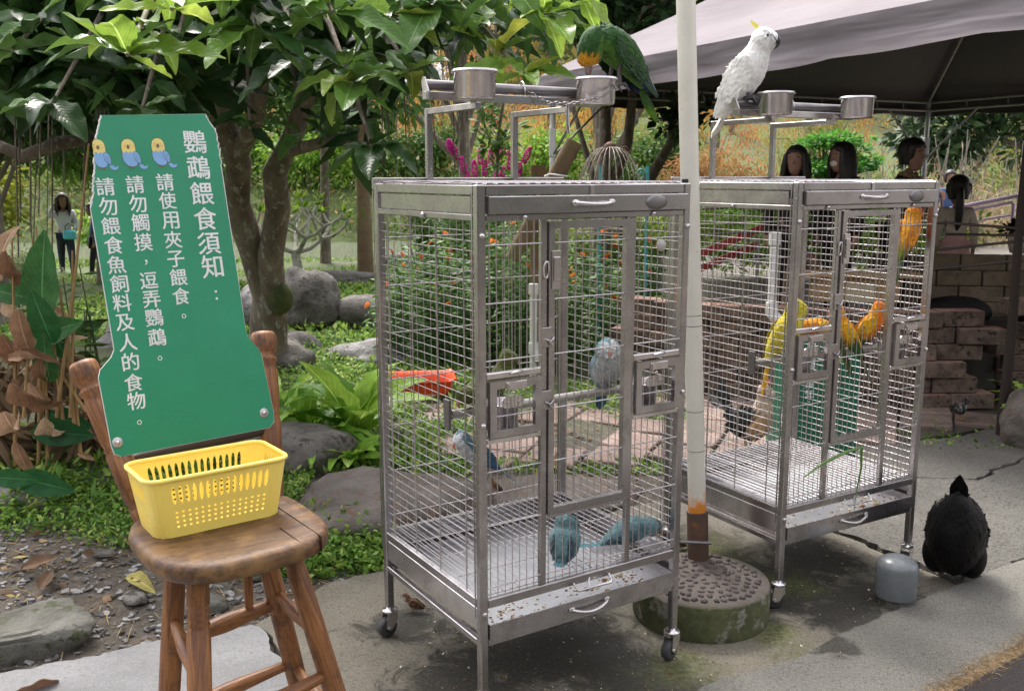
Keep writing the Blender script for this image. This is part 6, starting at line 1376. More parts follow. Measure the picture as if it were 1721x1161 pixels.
ROS = [(215, 92, 3.1, .30, 14, 0, .2), (290, 15, 3.1, .26, 12, 0, .3), (150, -10, 3.5, .27, 9, 1, .1), (430, 45, 3.5, .31, 14, 1, -.5), (500, 100, 3.8, .30, 12, 2, -.4), (592, 140, 3.4, .27, 15, 1, -.1), (560, 20, 3.4, .28, 12, 1, -.2), (655, 25, 3.6, .28, 13, 1, -.4), (725, 5, 3.7, .28, 12, 1, -.5), (800, 45, 3.8, .27, 14, 1, -.4), (880, 125, 3.5, .20, 16, 0, -.1), (915, 25, 3.6, .27, 12, 0, -.5), (975, -15, 3.5, .26, 9, 0, -.8), (20, 85, 3.5, .30, 10, 2, -.2), (90, 170, 4.0, .28, 9, 2, -.5), (420, 215, 4.6, .24, 5, 2, -.7), (510, 225, 4.7, .24, 5, 2, -.6), (625, 245, 4.1, .24, 10, 2, -.5), (300, 60, 4.2, .28, 8, 2, -.4), (385, -10, 3.5, .28, 12, 1, -.3), (860, -20, 3.6, .26, 9, 1, -.5), (690, 120, 4.1, .25, 9, 1, -.3), (470, -25, 3.5, .28, 10, 1, -.2), (240, 180, 4.0, .25, 8, 2, -.6), (10, -10, 3.6, .3, 8, 1, -.2)]
nl = 0
for i, (px, py, Y, Lf, n, kind, zb) in enumerate(ROS):
    c = at(px, py, Y); hub = at(350 + (px - 350) * .45 if px < 700 else 620, -80, 4.8)
    q = c + Vector((0, .05, -.02)); mid = q.lerp(hub, .5) + Vector((0, .1, .12))
    MB().tube([tl(p) for p in (c, q.lerp(mid, .5) + Vector((0, 0, .03)), mid, hub)], [.007, .011, .014, .02], 6).build('twig', BARK if kind else stain('green_twig', (.14, .15, .06), (.2, .17, .09), 10), tree)
    for k in range(n):
        if nl >= 292: break
        a = 2.399 * k + i; el = .70 - 1.15 * (k / n) + zb * .55 + rng.gauss(0, .12)
        d = Vector((math.cos(a) * math.cos(el), math.sin(a) * math.cos(el) * .8 - .12, math.sin(el))); up = Vector((0, 0, 1)) + Vector((rng.gauss(0, .22), rng.gauss(0, .22) - .35, 0))
        L = Lf * rng.uniform(.55, 1.15) * (.7 + .4 * k / n); cc = c if rng.random() < .62 else c.lerp(q.lerp(mid, .5), rng.uniform(.2, 1)) + Vector((0, 0, -.01)); M = frame(tl(cc + d * .015), d, up) @ Matrix.Diagonal((L, L, L, 1))
        kk = kind if rng.random() < .75 else min(2, kind + 1)
        put('leaf', rng.choice(LV[kk]), tree, M=M); nl += 1
# the inner, darker leaf mass of the same crown
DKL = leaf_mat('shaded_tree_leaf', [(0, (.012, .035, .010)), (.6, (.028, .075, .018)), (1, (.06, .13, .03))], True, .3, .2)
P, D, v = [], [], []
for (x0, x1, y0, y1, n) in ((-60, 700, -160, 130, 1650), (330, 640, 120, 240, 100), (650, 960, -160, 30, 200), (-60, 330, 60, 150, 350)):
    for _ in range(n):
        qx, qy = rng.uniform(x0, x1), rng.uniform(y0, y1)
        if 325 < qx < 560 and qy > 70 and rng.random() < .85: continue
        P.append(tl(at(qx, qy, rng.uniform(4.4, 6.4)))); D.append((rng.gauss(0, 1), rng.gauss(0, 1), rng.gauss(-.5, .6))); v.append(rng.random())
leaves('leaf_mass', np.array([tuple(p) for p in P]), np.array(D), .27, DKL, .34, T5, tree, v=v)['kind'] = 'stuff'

def tree_(name, label, x, y, h, crown, mat, n, size, group=None, trunk=.08, bark=None, z0=None, asp=.45, T=T4, cat='tree', clr=.35, limbs=3, dirz=-.3, bare=0, lean=0, flat=.8):
    """crown: list of (dx, dy, z, rx, ry, rz)"""
    z0 = hgt(x, y) if z0 is None else z0
    o = thing(name, label, cat, (x, y, z0), 0, group); top = max(c_[2] for c_ in crown)
    MB().tube([(0, 0, -.1), (lean * .3 + trunk * .3, 0, top * .3), (lean * .7, 0, top * .65), (lean, 0, top)], [trunk, trunk * .8, trunk * .55, trunk * .2], 8).build('trunk', bark or BARK, o)
    lm = MB()
    for c_ in crown:
        for k in range(limbs):
            a = rng.random() * 6.28; b0 = Vector((lean * .5, 0, c_[2] * rng.uniform(.35, .7))); e_ = Vector((c_[0] + c_[3] * .8 * math.cos(a), c_[1] + c_[4] * .8 * math.sin(a), c_[2] + c_[5] * rng.uniform(-.4, .6)))
            lm.tube([b0, b0.lerp(e_, .5) + Vector((0, 0, .08 * h)), e_], [trunk * .4, trunk * .22, trunk * .07], 5)
    tag(lm.build('branches', bark or BARK, o), kind='stuff')
    PP, DD, VV = [], [], []; tot = sum(c_[3] * c_[5] for c_ in crown)
    for c_ in crown:
        m_ = int(n * c_[3] * c_[5] / tot); ncl = max(6, m_ // 45); P, D, v = clumps(c_[:3], c_[3:], ncl, 45, clr, flat, .45); D = D + np.array([0, 0, dirz]); PP.append(P); DD.append(D); VV.append(v)
    leaves('crown', np.concatenate(PP), np.concatenate(DD), size, mat, asp, T, o, v=np.concatenate(VV)); return o
G_MID = leaf_mat('green_foliage', [(0, (0.027, 0.0675, 0.0162)), (.5, (0.0675, 0.149, 0.0297)), (1, (0.162, 0.27, 0.054))], True, .5, .3)
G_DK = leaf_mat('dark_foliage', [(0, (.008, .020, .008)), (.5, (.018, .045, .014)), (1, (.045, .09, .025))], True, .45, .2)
G_BR = leaf_mat('bright_foliage', [(0, (0.0805, 0.184, 0.023)), (.5, (0.161, 0.322, 0.0345)), (1, (0.322, 0.483, 0.069))], True, .5, .35)
G_LIME = leaf_mat('lime_foliage', [(0, (.14, .20, .02)), (1, (.38, .42, .05))], True, .5, .4)
ORG = leaf_mat('autumn_orange', [(0, (0.216, 0.0945, 0.027)), (.45, (0.48, 0.18, 0.045)), (.8, (0.567, 0.324, 0.0675)), (1, (0.405, 0.365, 0.081))], True, .8, .35, spec=.1)
OCH = leaf_mat('autumn_ochre', [(0, (0.20, 0.12, 0.03)), (.4, (0.46, 0.25, 0.055)), (.75, (0.45, 0.36, 0.10)), (1, (0.34, 0.36, 0.10))], True, .8, .35, spec=.1)
OLV = leaf_mat('olive_green', [(0, (0.116, 0.145, 0.029)), (.5, (0.246, 0.29, 0.0653)), (1, (0.406, 0.29, 0.087))], True, .8, .3, spec=.1)
DRY = leaf_mat('dry_twigs', [(0, (0.2, 0.138, 0.075)), (.5, (0.4, 0.312, 0.2)), (1, (0.562, 0.45, 0.3))], True, .9, .2, spec=.1)
WHF = leaf_mat('white_blossom', [(0, (.55, .55, .55)), (1, (.8, .8, .82))], True, .8, .3, spec=.1)
# autumn swamp cypresses and other trees beyond the pond
FAR = [(-9.5, 33, 6.5, 'o'), (-6.3, 31, 5.2, 'g'), (-4.4, 36, 7, 'o'), (-2.3, 32, 4.6, 'y'), (-.6, 37, 7.5, 'o'), (1.2, 31, 3.6, 'y'), (3.0, 34, 6.5, 'y'), (5.2, 31, 5.2, 'v'), (7.4, 35, 6.5, 'o'), (9.5, 31, 4.8, 'v'), (12, 36, 7, 'o'), (-13, 36, 7, 'g'), (-17, 33, 6, 'v'), (15, 31, 5, 'v'), (18.5, 35, 7, 'd'), (-8, 42, 8, 'y'), (-1.5, 45, 8.5, 'v'), (4.5, 43, 8, 'g'), (10, 44, 8.5, 'o'), (-14, 46, 9, 'd'), (17, 46, 9, 'd'), (-4.8, 52, 9, 'g'), (2, 54, 10, 'd'), (8, 56, 10, 'g'), (23, 40, 8, 'd'), (-21, 42, 8, 'd'), (-10.5, 56, 10, 'd'), (14, 58, 10, 'v')]
KN = {'o': (ORG, 'orange brown autumn cypress on the slope beyond the pond'), 'y': (OCH, 'yellow ochre autumn cypress on the slope beyond the pond'), 'v': (OLV, 'olive green feathery tree beyond the pond'), 'g': (G_MID, 'mid green tree on the slope beyond the pond'), 'd': (G_DK, 'dark green tree far up the slope behind the autumn trees')}
LK = {'o': 'orange brown autumn cypress', 'y': 'ochre autumn cypress', 'v': 'olive green feathery tree', 'g': 'mid green tree', 'd': 'dark green tree'}
MARKS = [(60, 'at the left edge'), (170, 'beyond the walking woman'), (400, 'behind the green notice'), (500, 'behind the forked trunk'), (620, 'above the bare frangipani'), (700, 'left of the near cage stand'), (780, 'behind the blossom'), (880, 'behind the magenta flowers'), (960, 'behind the near cage cups'), (1050, 'behind the dome cage'), (1150, 'just left of the white pole'), (1250, 'below the cockatoo'), (1400, 'behind the two women'), (1560, 'behind the tent post'), (9999, 'at the right edge')]
for x, y, h, k in FAR:
    m_, lb = KN[k]; r_ = h * .30; bx = 860 + 1588 * x / y
    lb = LK[k] + (', low on the far slope ' if y < 40 else ', halfway up the far slope ' if y < 50 else ', high up the far slope ') + next(w_ for q_, w_ in MARKS if bx < q_)
    tree_('cypress_tree' if k in 'oyv' else 'broadleaf_tree', lb, x, y, h, [(0, 0, h * .28, r_ * 1.15, r_, h * .24), (rng.gauss(0, .2), 0, h * .58, r_ * .85, r_ * .8, h * .26), (0, 0, h * .86, r_ * .45, r_ * .45, h * .16)], m_, 4200 if y < 40 else 2600, .15 if k in 'oyv' else .24, {'o': 'orange cypresses', 'y': 'ochre cypresses', 'v': 'olive trees', 'g': 'green trees', 'd': 'dark trees'}[k] + ' beyond the pond', .14, asp=.22 if k in 'oyv' else .5, clr=.55, dirz=-.9 if k in 'oyv' else -.2)
P = np.stack([nr.uniform(-45, 45, 26000), nr.uniform(46, 95, 26000) ** 1.0, np.zeros(26000)], 1); P[:, 2] = [hgt(a, b) + abs(nr.normal(0, 1.6)) for a, b, _ in P]
tag(leaves('woodland_or_blocker', P, rdir(len(P), -.2), .75, [leaf_mat('far_woodland', [(0, (.03, .06, .015)), (.4, (.07, .11, .03)), (.7, (.18, .16, .05)), (1, (.28, .18, .06))], True, .9, .2, spec=.05)], .6, T4, v=np.clip(nr.random(len(P)) * .5 + .5 * np.array([.5 + .5 * nz(a, b, .15) for a, b, _ in P]) + .1, 0, 1)), kind='stuff')
P = np.stack([nr.uniform(-22, 24, 30000), nr.uniform(26.5, 34, 30000), np.zeros(30000)], 1); P[:, 2] = [hgt(a, b) + abs(nr.normal(0, .28)) for a, b, _ in P]
tag(leaves('bank_undergrowth', P, rdir(len(P), .3), .2, leaf_mat('bank_leaves', [(0, (.05, .09, .025)), (.5, (.14, .22, .06)), (.8, (.24, .30, .10)), (1, (.36, .22, .12))], True, .8, .3, spec=.1), .35, T4), kind='stuff')
P = []
while len(P) < 9000:
    a, r_ = rng.uniform(R(195), R(345)), rng.uniform(14, 22); P.append((r_ * math.cos(a), r_ * math.sin(a) * .9 + 1, 5.5 * rng.random() ** 1.3))
for _ in range(2500): a, r_ = rng.uniform(R(285), R(325)), rng.uniform(9, 12); P.append((r_ * math.cos(a), r_ * math.sin(a), 4.2 * rng.random()))
tag(leaves('woodland_or_blocker', np.array(P), rdir(len(P), -.2), .9, G_DK, .6, T4), kind='stuff')  # unseen leaf ring behind the camera, added to block low sky and darken reflections
b_ = thing('blossom_tree', 'tree with white blossom seen through the gap above the near cage cup', 'tree', (-2.9, 30, hgt(-2.9, 30))); MB().tube([(0, 0, 0), (.2, 0, 2), (0, 0, 4)], [.09, .06, .02], 7).build('trunk', BARK_L, b_)
P, D, v = clumps((0, 0, 3.4), (1.0, .6, .75), 34, 42, .16); leaves('crown', P, D, .10, WHF, .7, T4, b_, v=v)
# nearer trees and shrubs
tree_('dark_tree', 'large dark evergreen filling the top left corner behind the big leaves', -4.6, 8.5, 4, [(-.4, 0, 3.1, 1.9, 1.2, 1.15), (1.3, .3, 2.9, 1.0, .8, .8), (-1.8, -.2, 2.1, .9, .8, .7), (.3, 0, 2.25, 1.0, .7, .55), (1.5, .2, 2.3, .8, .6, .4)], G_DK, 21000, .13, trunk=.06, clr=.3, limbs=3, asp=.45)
tree_('dark_tree', 'dark green tree behind the first fork of the trunk, above the walking woman', -4.9, 12.5, 4, [(0, 0, 2.9, 2.6, 1.2, 1.2), (2.2, .4, 3.2, 1.6, 1, 1.1), (-2.2, 0, 2.2, 1.3, 1, 1), (-.6, .2, 1.9, 1.3, .7, .45), (3.0, .5, 2.2, .8, .6, .4)], G_MID, 17000, .15, trunk=.07, clr=.35, limbs=3)
tree_('dark_tree', 'broad dark tree behind the orange cypresses at the top centre', -.8, 16, 5, [(-1.6, 0, 5.0, 2.2, 1, .9), (.8, 0, 5.2, 1.8, 1, .7)], G_DK, 7000, .16, trunk=.15, clr=.4, limbs=4)
tree_('lime_tree', 'small lime green tree at the left edge above the path', -6.0, 10.8, 2, [(0, 0, 1.15, .50, .5, .35), (-.4, 0, .8, .6, .4, .4)], G_LIME, 6500, .075, trunk=.05, clr=.16, limbs=4)
tree_('shrub', 'light green bush with tiny leaves in front of the walking woman', -4.95, 9.6, .9, [(0, 0, .34, .34, .3, .28)], leaf_mat('pale_shrub', [(0, (.10, .15, .06)), (1, (.34, .40, .22))], True, .5, .3), 4200, .042, trunk=.03, clr=.1, limbs=6, cat='bush')
for k, (x, y, w2, mt, lb) in enumerate([(-9.5, 29.8, 2.2, G_MID, 'mid green bush on the far pond bank at the left'), (-6.2, 29.2, 1.9, G_BR, 'bright green bush on the far pond bank beyond the walking woman'), (-3.0, 29.6, 1.8, G_MID, 'mid green bush on the far bank beyond the white fence'), (.4, 29.2, 2.0, G_BR, 'bright green bush on the far bank above the near cage'), (3.6, 29.5, 2.2, G_MID, 'mid green bush on the far bank beyond the dome cage'), (-12.5, 29.5, 2.2, G_BR, 'bright green bush on the far pond bank at the left edge')]):
    tree_('shrub', lb, x, y, 1.5, [(0, 0, .9, w2, .7, .8), (w2 * .5, .2, 1.5, w2 * .5, .6, .5)], mt, 4200, .17, 'bushes along the far pond bank', trunk=.05, clr=.35, cat='bush')
tree_('shrub', 'green bushes under the dark trees left of the forked trunk', -5.6, 15, 1.4, [(0, 0, .5, 1.3, .4, .42)], G_BR, 4000, .1, trunk=.04, clr=.2, cat='bush')
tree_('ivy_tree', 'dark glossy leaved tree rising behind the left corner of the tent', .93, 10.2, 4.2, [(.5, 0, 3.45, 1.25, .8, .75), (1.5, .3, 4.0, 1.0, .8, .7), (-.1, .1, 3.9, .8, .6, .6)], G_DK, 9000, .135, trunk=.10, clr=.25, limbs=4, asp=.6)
tr = thing('bent_tree', 'slender dark tree with spreading limbs behind the dome cage', 'tree', (.86, 9.0, 0))
for a, rs in ((((0, 0, 0), (.02, 0, 1.3), (.0, 0, 2.4)), (.075, .065, .05)), (((.02, 0, 1.2), (.22, 0, 1.75), (.28, 0, 2.4)), (.05, .05, .04)), (((.0, 0, 1.0), (-.13, 0, 1.55), (-.3, 0, 2.1)), (.04, .03, .02)), (((.15, 0, .9), (.45, 0, 1.45), (.62, 0, 1.75), (.66, 0, 2.2)), (.06, .055, .045, .03))): MB().tube(a, rs, 9).build('limb', BARK, tr)
P, D, v = clumps((.78, -.1, 1.95), (.34, .2, .18), 10, 16, .12); leaves('crown', P, D, .12, G_DK, .6, T5, tr, v=v)
tree_('layered_tree', 'bright green layered tree behind the two women under the tent', 3.75, 11.6, 1.6, [(0, 0, .85, .95, .6, .12), (-.25, -.1, .62, 1.15, .6, .12), (.15, 0, 1.12, .7, .5, .12), (0, 0, .38, 1.1, .6, .15), (.1, 0, 1.38, .45, .4, .12)], leaf_mat('layered_leaves', [(0, (.02, .10, .015)), (.5, (.05, .22, .03)), (1, (.16, .38, .06))], True, .5, .35), 15000, .075, z0=.45, trunk=.05, clr=.12, limbs=5, flat=.35, dirz=0)
tree_('orange_shrub', 'rust orange feathery small tree right of the white pole beyond the far cage', 3.1, 14.5, 2, [(0, 0, .95, 1.0, .6, .5), (.6, 0, .55, .9, .5, .4)], leaf_mat('rust_foliage', [(0, (.20, .17, .05)), (.6, (.35, .20, .08)), (1, (.42, .16, .07))], True, .8, .3, spec=.1), 9000, .07, z0=.45, trunk=.05, clr=.16, limbs=6, asp=.3)
tree_('dark_tree', 'dark evergreen thicket at the far right under the tent edge', 11.0, 19, 4, [(0, 0, 2.6, 3.2, 1, 1.3), (-2.6, 0, 2.1, 1.2, 1, .9)], G_DK, 9000, .2, z0=.3, trunk=.2, clr=.4)
for k, (x, y, w2, lb) in enumerate([(6.0, 13.6, 1.3, 'tangle of bare pale twigs behind the tent post'), (8.0, 14.6, 1.9, 'straw coloured dry brush bank below the dark thicket on the right'), (5.0, 15.5, 1.4, 'dry reddish brown brush behind the layered green tree')]):
    dd = thing('dry_brush', lb, 'bush', (x, y, .4)); n = 2600; P = np.stack([nr.normal(0, w2 * .5, n), nr.normal(0, .3, n), np.abs(nr.normal(.3, .32, n))], 1); tag(leaves('twig_mass', P, rdir(n, .5), .26, DRY, .03, T4, dd), kind='stuff')
    for q in range(14): a = rng.uniform(-.9, .9); MB().tube([(a * w2 * .6, 0, 0), (a * w2 * .7 + a * .2, 0, .6), (a * w2 * .8 + rng.gauss(0, .3), 0, rng.uniform(1, 1.7))], [.03, .02, .006], 5).build('bare_branch', BARK_L, dd)
tree_('shrub', 'green shrubs below the rail seen through the far cage', 2.6, 9.2, 1, [(0, 0, .5, 1.2, .4, .4), (1.2, 0, .35, .8, .4, .3)], G_BR, 7000, .07, z0=.45, trunk=.03, clr=.14, cat='bush')
tree_('shrub', 'leafy light green shrubs right of the dome cage beyond the garden', 1.9, 12.6, 1.2, [(0, 0, .75, .9, .4, .5), (-1.2, 0, .55, .8, .4, .4)], leaf_mat('pale_green_shrub', [(0, (.08, .14, .03)), (1, (.30, .38, .09))], True, .5, .35), 9000, .08, trunk=.03, clr=.16, cat='bush')
tree_('shrub', 'round dark green bush seen above the left rail of the near cage', -.85, 11.5, 1.2, [(0, 0, .75, .6, .4, .5), (.5, 0, .5, .5, .4, .4)], G_MID, 7000, .06, trunk=.03, clr=.13, cat='bush')
# hanging aerial roots
ar = thing('aerial_roots', 'thin hanging aerial roots of the top left tree', 'roots', (0, 0, 0)); mb = MB()
for k in range(52):
    px = rng.choice((rng.uniform(20, 330), rng.uniform(640, 800))); Y = rng.uniform(5, 8); y1 = rng.uniform(150, 470) if px < 400 else rng.uniform(120, 300); a, b = at(px, -60, Y), at(px + rng.gauss(0, 9), y1, Y); b.y = Y; mb.tube([a, a.lerp(b, .5) + Vector((rng.gauss(0, .02), 0, 0)), b], .0045, 4)
tag(mb.build('root_strands', BARK, ar), kind='stuff')
bb = thing('branch', 'dark bent branch crossing the left edge behind the green notice', 'branch'); MB().tube([at(-20, 235, 5.5), at(40, 262, 5.5), at(100, 240, 5.6), at(170, 232, 5.8), at(300, 190, 6)], [.03, .04, .042, .035, .03], 9).build('limb', BARK, bb)
# trunks by the pond
for (px, Y, r_, lb, mt, lean) in ((615, 12.6, .09, 'straight olive brown trunk just left of the near cage', LOGM, .0), (548, 14.8, .07, 'dark trunk behind the bare frangipani', BARK, .03), (175, 12, .09, 'slim dark trunk at the left behind the green notice', BARK, .1)):
    b0 = at(px, 460, Y); tt = thing('tree', lb, 'tree', (b0.x, Y, hgt(b0.x, Y))); MB().tube([(0, 0, -.1), (lean, 0, 1), (lean * 2, 0, 2.2), (lean * 3, 0, 3.4)], [r_ * 1.3, r_, r_ * .85, r_ * .7], 10).build('trunk', mt, tt)
    P, D, v = clumps((lean * 3, 0, 3.4), (.7, .6, .5), 40, 45, .25); leaves('crown', P, D, .13, G_MID, .5, T4, tt, v=v)
# bare frangipani
fr = thing('frangipani', 'pale bare frangipani with upturned branches and few leaves by the footpath', 'tree', (-2.88, 12.6, -.03)); FRB = stain('frangipani_bark', (.34, .33, .28), (.46, .45, .38), 14, (.12, .15, .05), 8, rough=.8, bump=.4)
tips = []
def fbr(p, d, L, r_, lv):
    e_ = p + d * L; mid = p.lerp(e_, .55) + Vector((0, 0, -L * .10 if lv < 3 else 0)); MB().tube([p, mid, e_], [r_, r_ * .88, r_ * .8], 7).build('branch', FRB, fr)
    if lv == 0: tips.append((e_, d)); return
    n = 3 if lv > 1 else 2; a0 = rng.random() * 6
    for k in range(n):
        a = a0 + 2 * math.pi * k / n; nd = (d * .55 + Vector((math.cos(a) * .95, math.sin(a) * .7, .42))).normalized(); fbr(e_, nd, L * rng.uniform(.62, .85), r_ * .72, lv - 1)
MB().tube([(0, 0, -.1), (.02, 0, .3), (.0, 0, .52)], [.085, .065, .06], 10).build('trunk', FRB, fr)
for a in (0.2, 1.7, 2.9, 4.1, 5.2): fbr(Vector((0, 0, .48)), Vector((math.cos(a), math.sin(a) * .7, .5)).normalized(), .40, .034, 2)
P, D = [], []
for e_, d in tips:
    if rng.random() < .65:
        for k in range(7): P.append(tuple(e_)); q = d + Vector((rng.gauss(0, .5), rng.gauss(0, .5), .2)); D.append(tuple(q))
leaves('leaf_tufts', np.array(P), np.array(D), .13, G_BR, .3, T5, fr)['kind'] = 'stuff'
# orange flowered bush behind the near cage
LAN = leaf_mat('lantana_leaf', [(0, (0.03, 0.084, 0.0216)), (.5, (0.072, 0.168, 0.036)), (1, (0.18, 0.312, 0.072))], True, .45, .3)
lt = thing('flower_bush', 'tall leafy bush dotted with small orange flower heads behind the near cage', 'bush', (.05, 7.35, 0)); P, D, v, fl, stm = [], [], [], [], MB()
for k in range(190):
    x0, y0 = rng.uniform(-.95, 1.0), rng.uniform(-.45, .6); h_ = rng.uniform(.45, 1.0) * (1.18 - .25 * abs(x0)) ; tp_ = Vector((x0 * 1.12 + rng.gauss(0, .07), y0 + rng.gauss(0, .06), h_)); b0 = Vector((x0, y0, 0)); vv_ = rng.random() * .5
    if k % 2 == 0: stm.tube([b0, tp_], [.007, .004], 4)
    for q in range(int(h_ * 62)):
        z_ = .08 + .92 * q / (h_ * 62); p = b0.lerp(tp_, z_); a = q * 2.4; P.append(tuple(p)); D.append((math.cos(a), math.sin(a), .25 - .7 * rng.random())); v.append(min(1, vv_ + .5 * z_ * rng.random()))
    if rng.random() < .33: fl.append(tp_)
leaves('foliage', np.array(P), np.array(D), .082, LAN, .27, T5, lt, v=v)['kind'] = 'stuff'; tag(stm.build('stems', plain('green_stem', (.08, .12, .04), .7), lt), kind='stuff')
mb = MB()
for k in range(16): a = 2.4 * k; r_ = .0042 * math.sqrt(k); mb.sphere((r_ * math.cos(a), r_ * math.sin(a), .006 - r_ * .2), (.0055, .0055, .004), 0, 5)
FM = mb.mesh('flower_head', leaf_mat('orange_petals', [(0, (.75, .17, .01)), (1, (.85, .33, .02))], rough=.6, trans=.2))
for p in fl: put('flower_head', FM, lt, p + Vector((0, -.02, .01)), (rng.uniform(.4, 1.2), 0, rng.random() * 6), 1.5)
pk_ = thing('flower_bush', 'shrub with bright magenta flower spikes beyond the roof of the near cage', 'bush', (-.22, 8.5, 0)); P, D, v = clumps((.0, 0, 1.05), (.55, .3, .42), 60, 50, .10); leaves('foliage', P, D, .06, LAN, .3, T4, pk_, v=v)['kind'] = 'stuff'
def spike(n, L):
    L *= 1.15
    r3 = [(L * (q / n), 2.4 * q, .020 * math.sin(math.pi * (.15 + .8 * q / n)) + .004) for q in range(n)]; mb = MB()
    for z, a, r_ in r3: mb.sphere((r_ * math.cos(a), r_ * math.sin(a), z), (.0095, .0095, .008), 0, 5)
    return mb.mesh('flower_spike', leaf_mat('magenta_petals', [(0, (.45, .012, .19)), (1, (.62, .035, .33))], rough=.6, trans=.2))
SM_ = [spike(46, .13), spike(30, .08)]
for px, py, tx, k in ((770, 262, -.35, 0), (782, 285, -.2, 0), (800, 292, -.1, 0), (808, 270, 0, 0), (815, 290, .05, 0), (826, 272, 0, 0), (838, 262, .1, 0), (846, 292, 0, 1), (788, 300, -.2, 1), (857, 280, .1, 0), (872, 285, .15, 1), (880, 268, .45, 0), (870, 296, .3, 1), (812, 255, -.1, 1), (760, 248, -.4, 1), (835, 300, 0, 1), (765, 255, -.4, 0), (852, 255, .1, 1)):
    p = at(px, py, 8.35) - pk_.location; put('flower_spike', SM_[k], pk_, p + Vector((0, 0, -.03)), (rng.gauss(0, .15), tx, 0))
vt = thing('climber', 'dark leafy hanging spray in front of the magenta flowers', 'plant'); P, D, v = clumps(at(835, 215, 7.6), (.17, .1, .30), 16, 14, .06); leaves('foliage', P, D, .085, G_MID, .4, T5, vt, v=v)['kind'] = 'stuff'; MB().tube([at(835, 310, 7.7), at(838, 230, 7.6), at(850, 150, 7.5)], .012, 6).build('stem', BARK, vt)
# fronds and broad leaved plants between stool and cage, fern at the right
FRM = leaf_mat('frond_green', [(0, (.09, .22, .025)), (.5, (.17, .36, .04)), (1, (.32, .50, .08))], rough=.35, trans=.35, veins=True)
DKM = leaf_mat('canna_green', [(0, (.02, .09, .03)), (1, (.05, .16, .045))], rough=.35, trans=.25, veins=True)
DRM = leaf_mat('dried_leaf', [(0, (.15, .08, .04)), (.5, (.34, .21, .12)), (1, (.50, .37, .24))], rough=.75, trans=.2, veins=True)
FRL = [big_leaf('frond', FRM, .17, .35 + .2 * k, .15, .09, .3 * k, 20, 4, .6, .14) for k in range(3)]; BRL = [big_leaf('leaf', FRM, .38, .3 + .2 * k, .2, .03, .2) for k in range(2)]
def rosette(name, label, loc, n, L, meshes, el=(.2, 1.1), part='frond', cat='plant', spread=.8):
    o = thing(name, label, cat, loc)
    for k in range(n):
        a = 2.399 * k + loc[0] * 9; e_ = rng.uniform(*el); d = Vector((math.cos(a) * math.cos(e_), math.sin(a) * math.cos(e_), math.sin(e_))); l_ = L * rng.uniform(.7, 1.15)
        put(part, rng.choice(meshes), o, M=frame(d * .02, d, (rng.gauss(0, .2), rng.gauss(0, .2), 1)) @ Matrix.Diagonal((l_, l_, l_, 1)))
    return o
rosette('fern', 'bright green strap leaved fern beside the wooden stool back, farthest left', (-1.34, 5.2, .06), 17, .50, FRL)
rosette('fern', 'bright green wavy fern in the middle of the clump behind the basket', (-1.14, 5.0, .06), 19, .52, FRL)
rosette('fern', 'low fern with lobed fronds spreading over the dark rock', (-1.0, 4.74, .12), 14, .40, FRL, (.0, .6))
rosette('broadleaf_plant', 'upright broad leaved plant touching the left side of the near cage', (-.86, 4.95, .06), 15, .48, BRL, (.6, 1.35), 'leaf')
rosette('broadleaf_plant', 'small broad leaved plant by the slate rock and the near cage post', (-.80, 4.55, .05), 11, .28, BRL, (.2, .9), 'leaf')
FNL = [big_leaf('frond', FRM, .22, .4, .1, .02, .2, 30, 4, .7, .5)]
rosette('fern', 'fresh green fern growing over the brown boulder at the right edge', (3.0, 5.28, .12), 16, .30, FNL, (.1, 1.2))
# dried canna clump at the left edge
cn = thing('canna_clump', 'canna clump with dried brown and a few dark green leaves at the left edge', 'plant', (-2.2, 4.15, 0)); CL_ = cn.location.copy()
GL_ = [big_leaf('leaf', DKM, .46, .08 + .1 * k, .1, .01, .1) for k in range(2)]; DL_ = [big_leaf('dried_leaf', DRM, .24 + .06 * k, .35 + .3 * k, .45, .05, .9 * k - 1, 16) for k in range(4)]
for (px, py, Y, tx, tz, L, g_) in [(72, 535, 4.1, .12, 1, .40, 1), (88, 575, 4.0, -.1, 1, .26, 1), (85, 640, 4.0, .05, 1, .24, 1), (60, 565, 4.1, 1, .35, .26, 1), (110, 600, 4.2, -.2, 1, .22, 1), (50, 500, 4.2, -1, .3, .2, 1), (30, 800, 3.5, 1, -.28, .22, 1), (-10, 800, 3.45, 1, -.1, .16, 1), (55, 720, 4.0, 1, -.15, .26, 1), (75, 690, 4.1, .8, -.3, .22, 1), (120, 560, 4.6, 1, .4, .17, 1), (10, 420, 4.1, .3, -1, .42, 0), (5, 560, 4.0, .25, -1, .38, 0), (30, 520, 3.95, .2, -1, .36, 0), (35, 590, 3.9, 1, -.2, .26, 0), (20, 640, 3.8, .9, -.7, .34, 0), (5, 690, 3.8, .3, -1, .36, 0), (50, 640, 3.9, .3, -1, .3, 0), (75, 700, 3.9, .35, -1, .34, 0), (60, 500, 4.2, .8, -.6, .26, 0), (10, 500, 4.2, .6, -.9, .3, 0), (0, 470, 4.2, .1, 1, .42, 0), (100, 570, 4.2, 1, .5, .16, 0), (25, 740, 3.8, .2, -1, .3, 0), (130, 760, 3.9, .6, -.5, .14, 0), (70, 600, 3.9, -.3, -1, .28, 0), (45, 560, 4.1, -.5, -1, .3, 0), (15, 600, 3.9, 1, .1, .26, 0)]:
    if not g_: L *= .72
    p = at(px, py, Y) - CL_; d = Vector((tx, rng.gauss(-.1, .2), tz)); put('leaf' if g_ else 'dried_leaf', rng.choice(GL_ if g_ else DL_), cn, M=frame(p, d, (rng.gauss(0, .3), -1, .3)) @ Matrix.Diagonal((L, L, L, 1)))
CST = stain('dry_stem', (.28, .16, .06), (.36, .24, .10), 14, rough=.7)
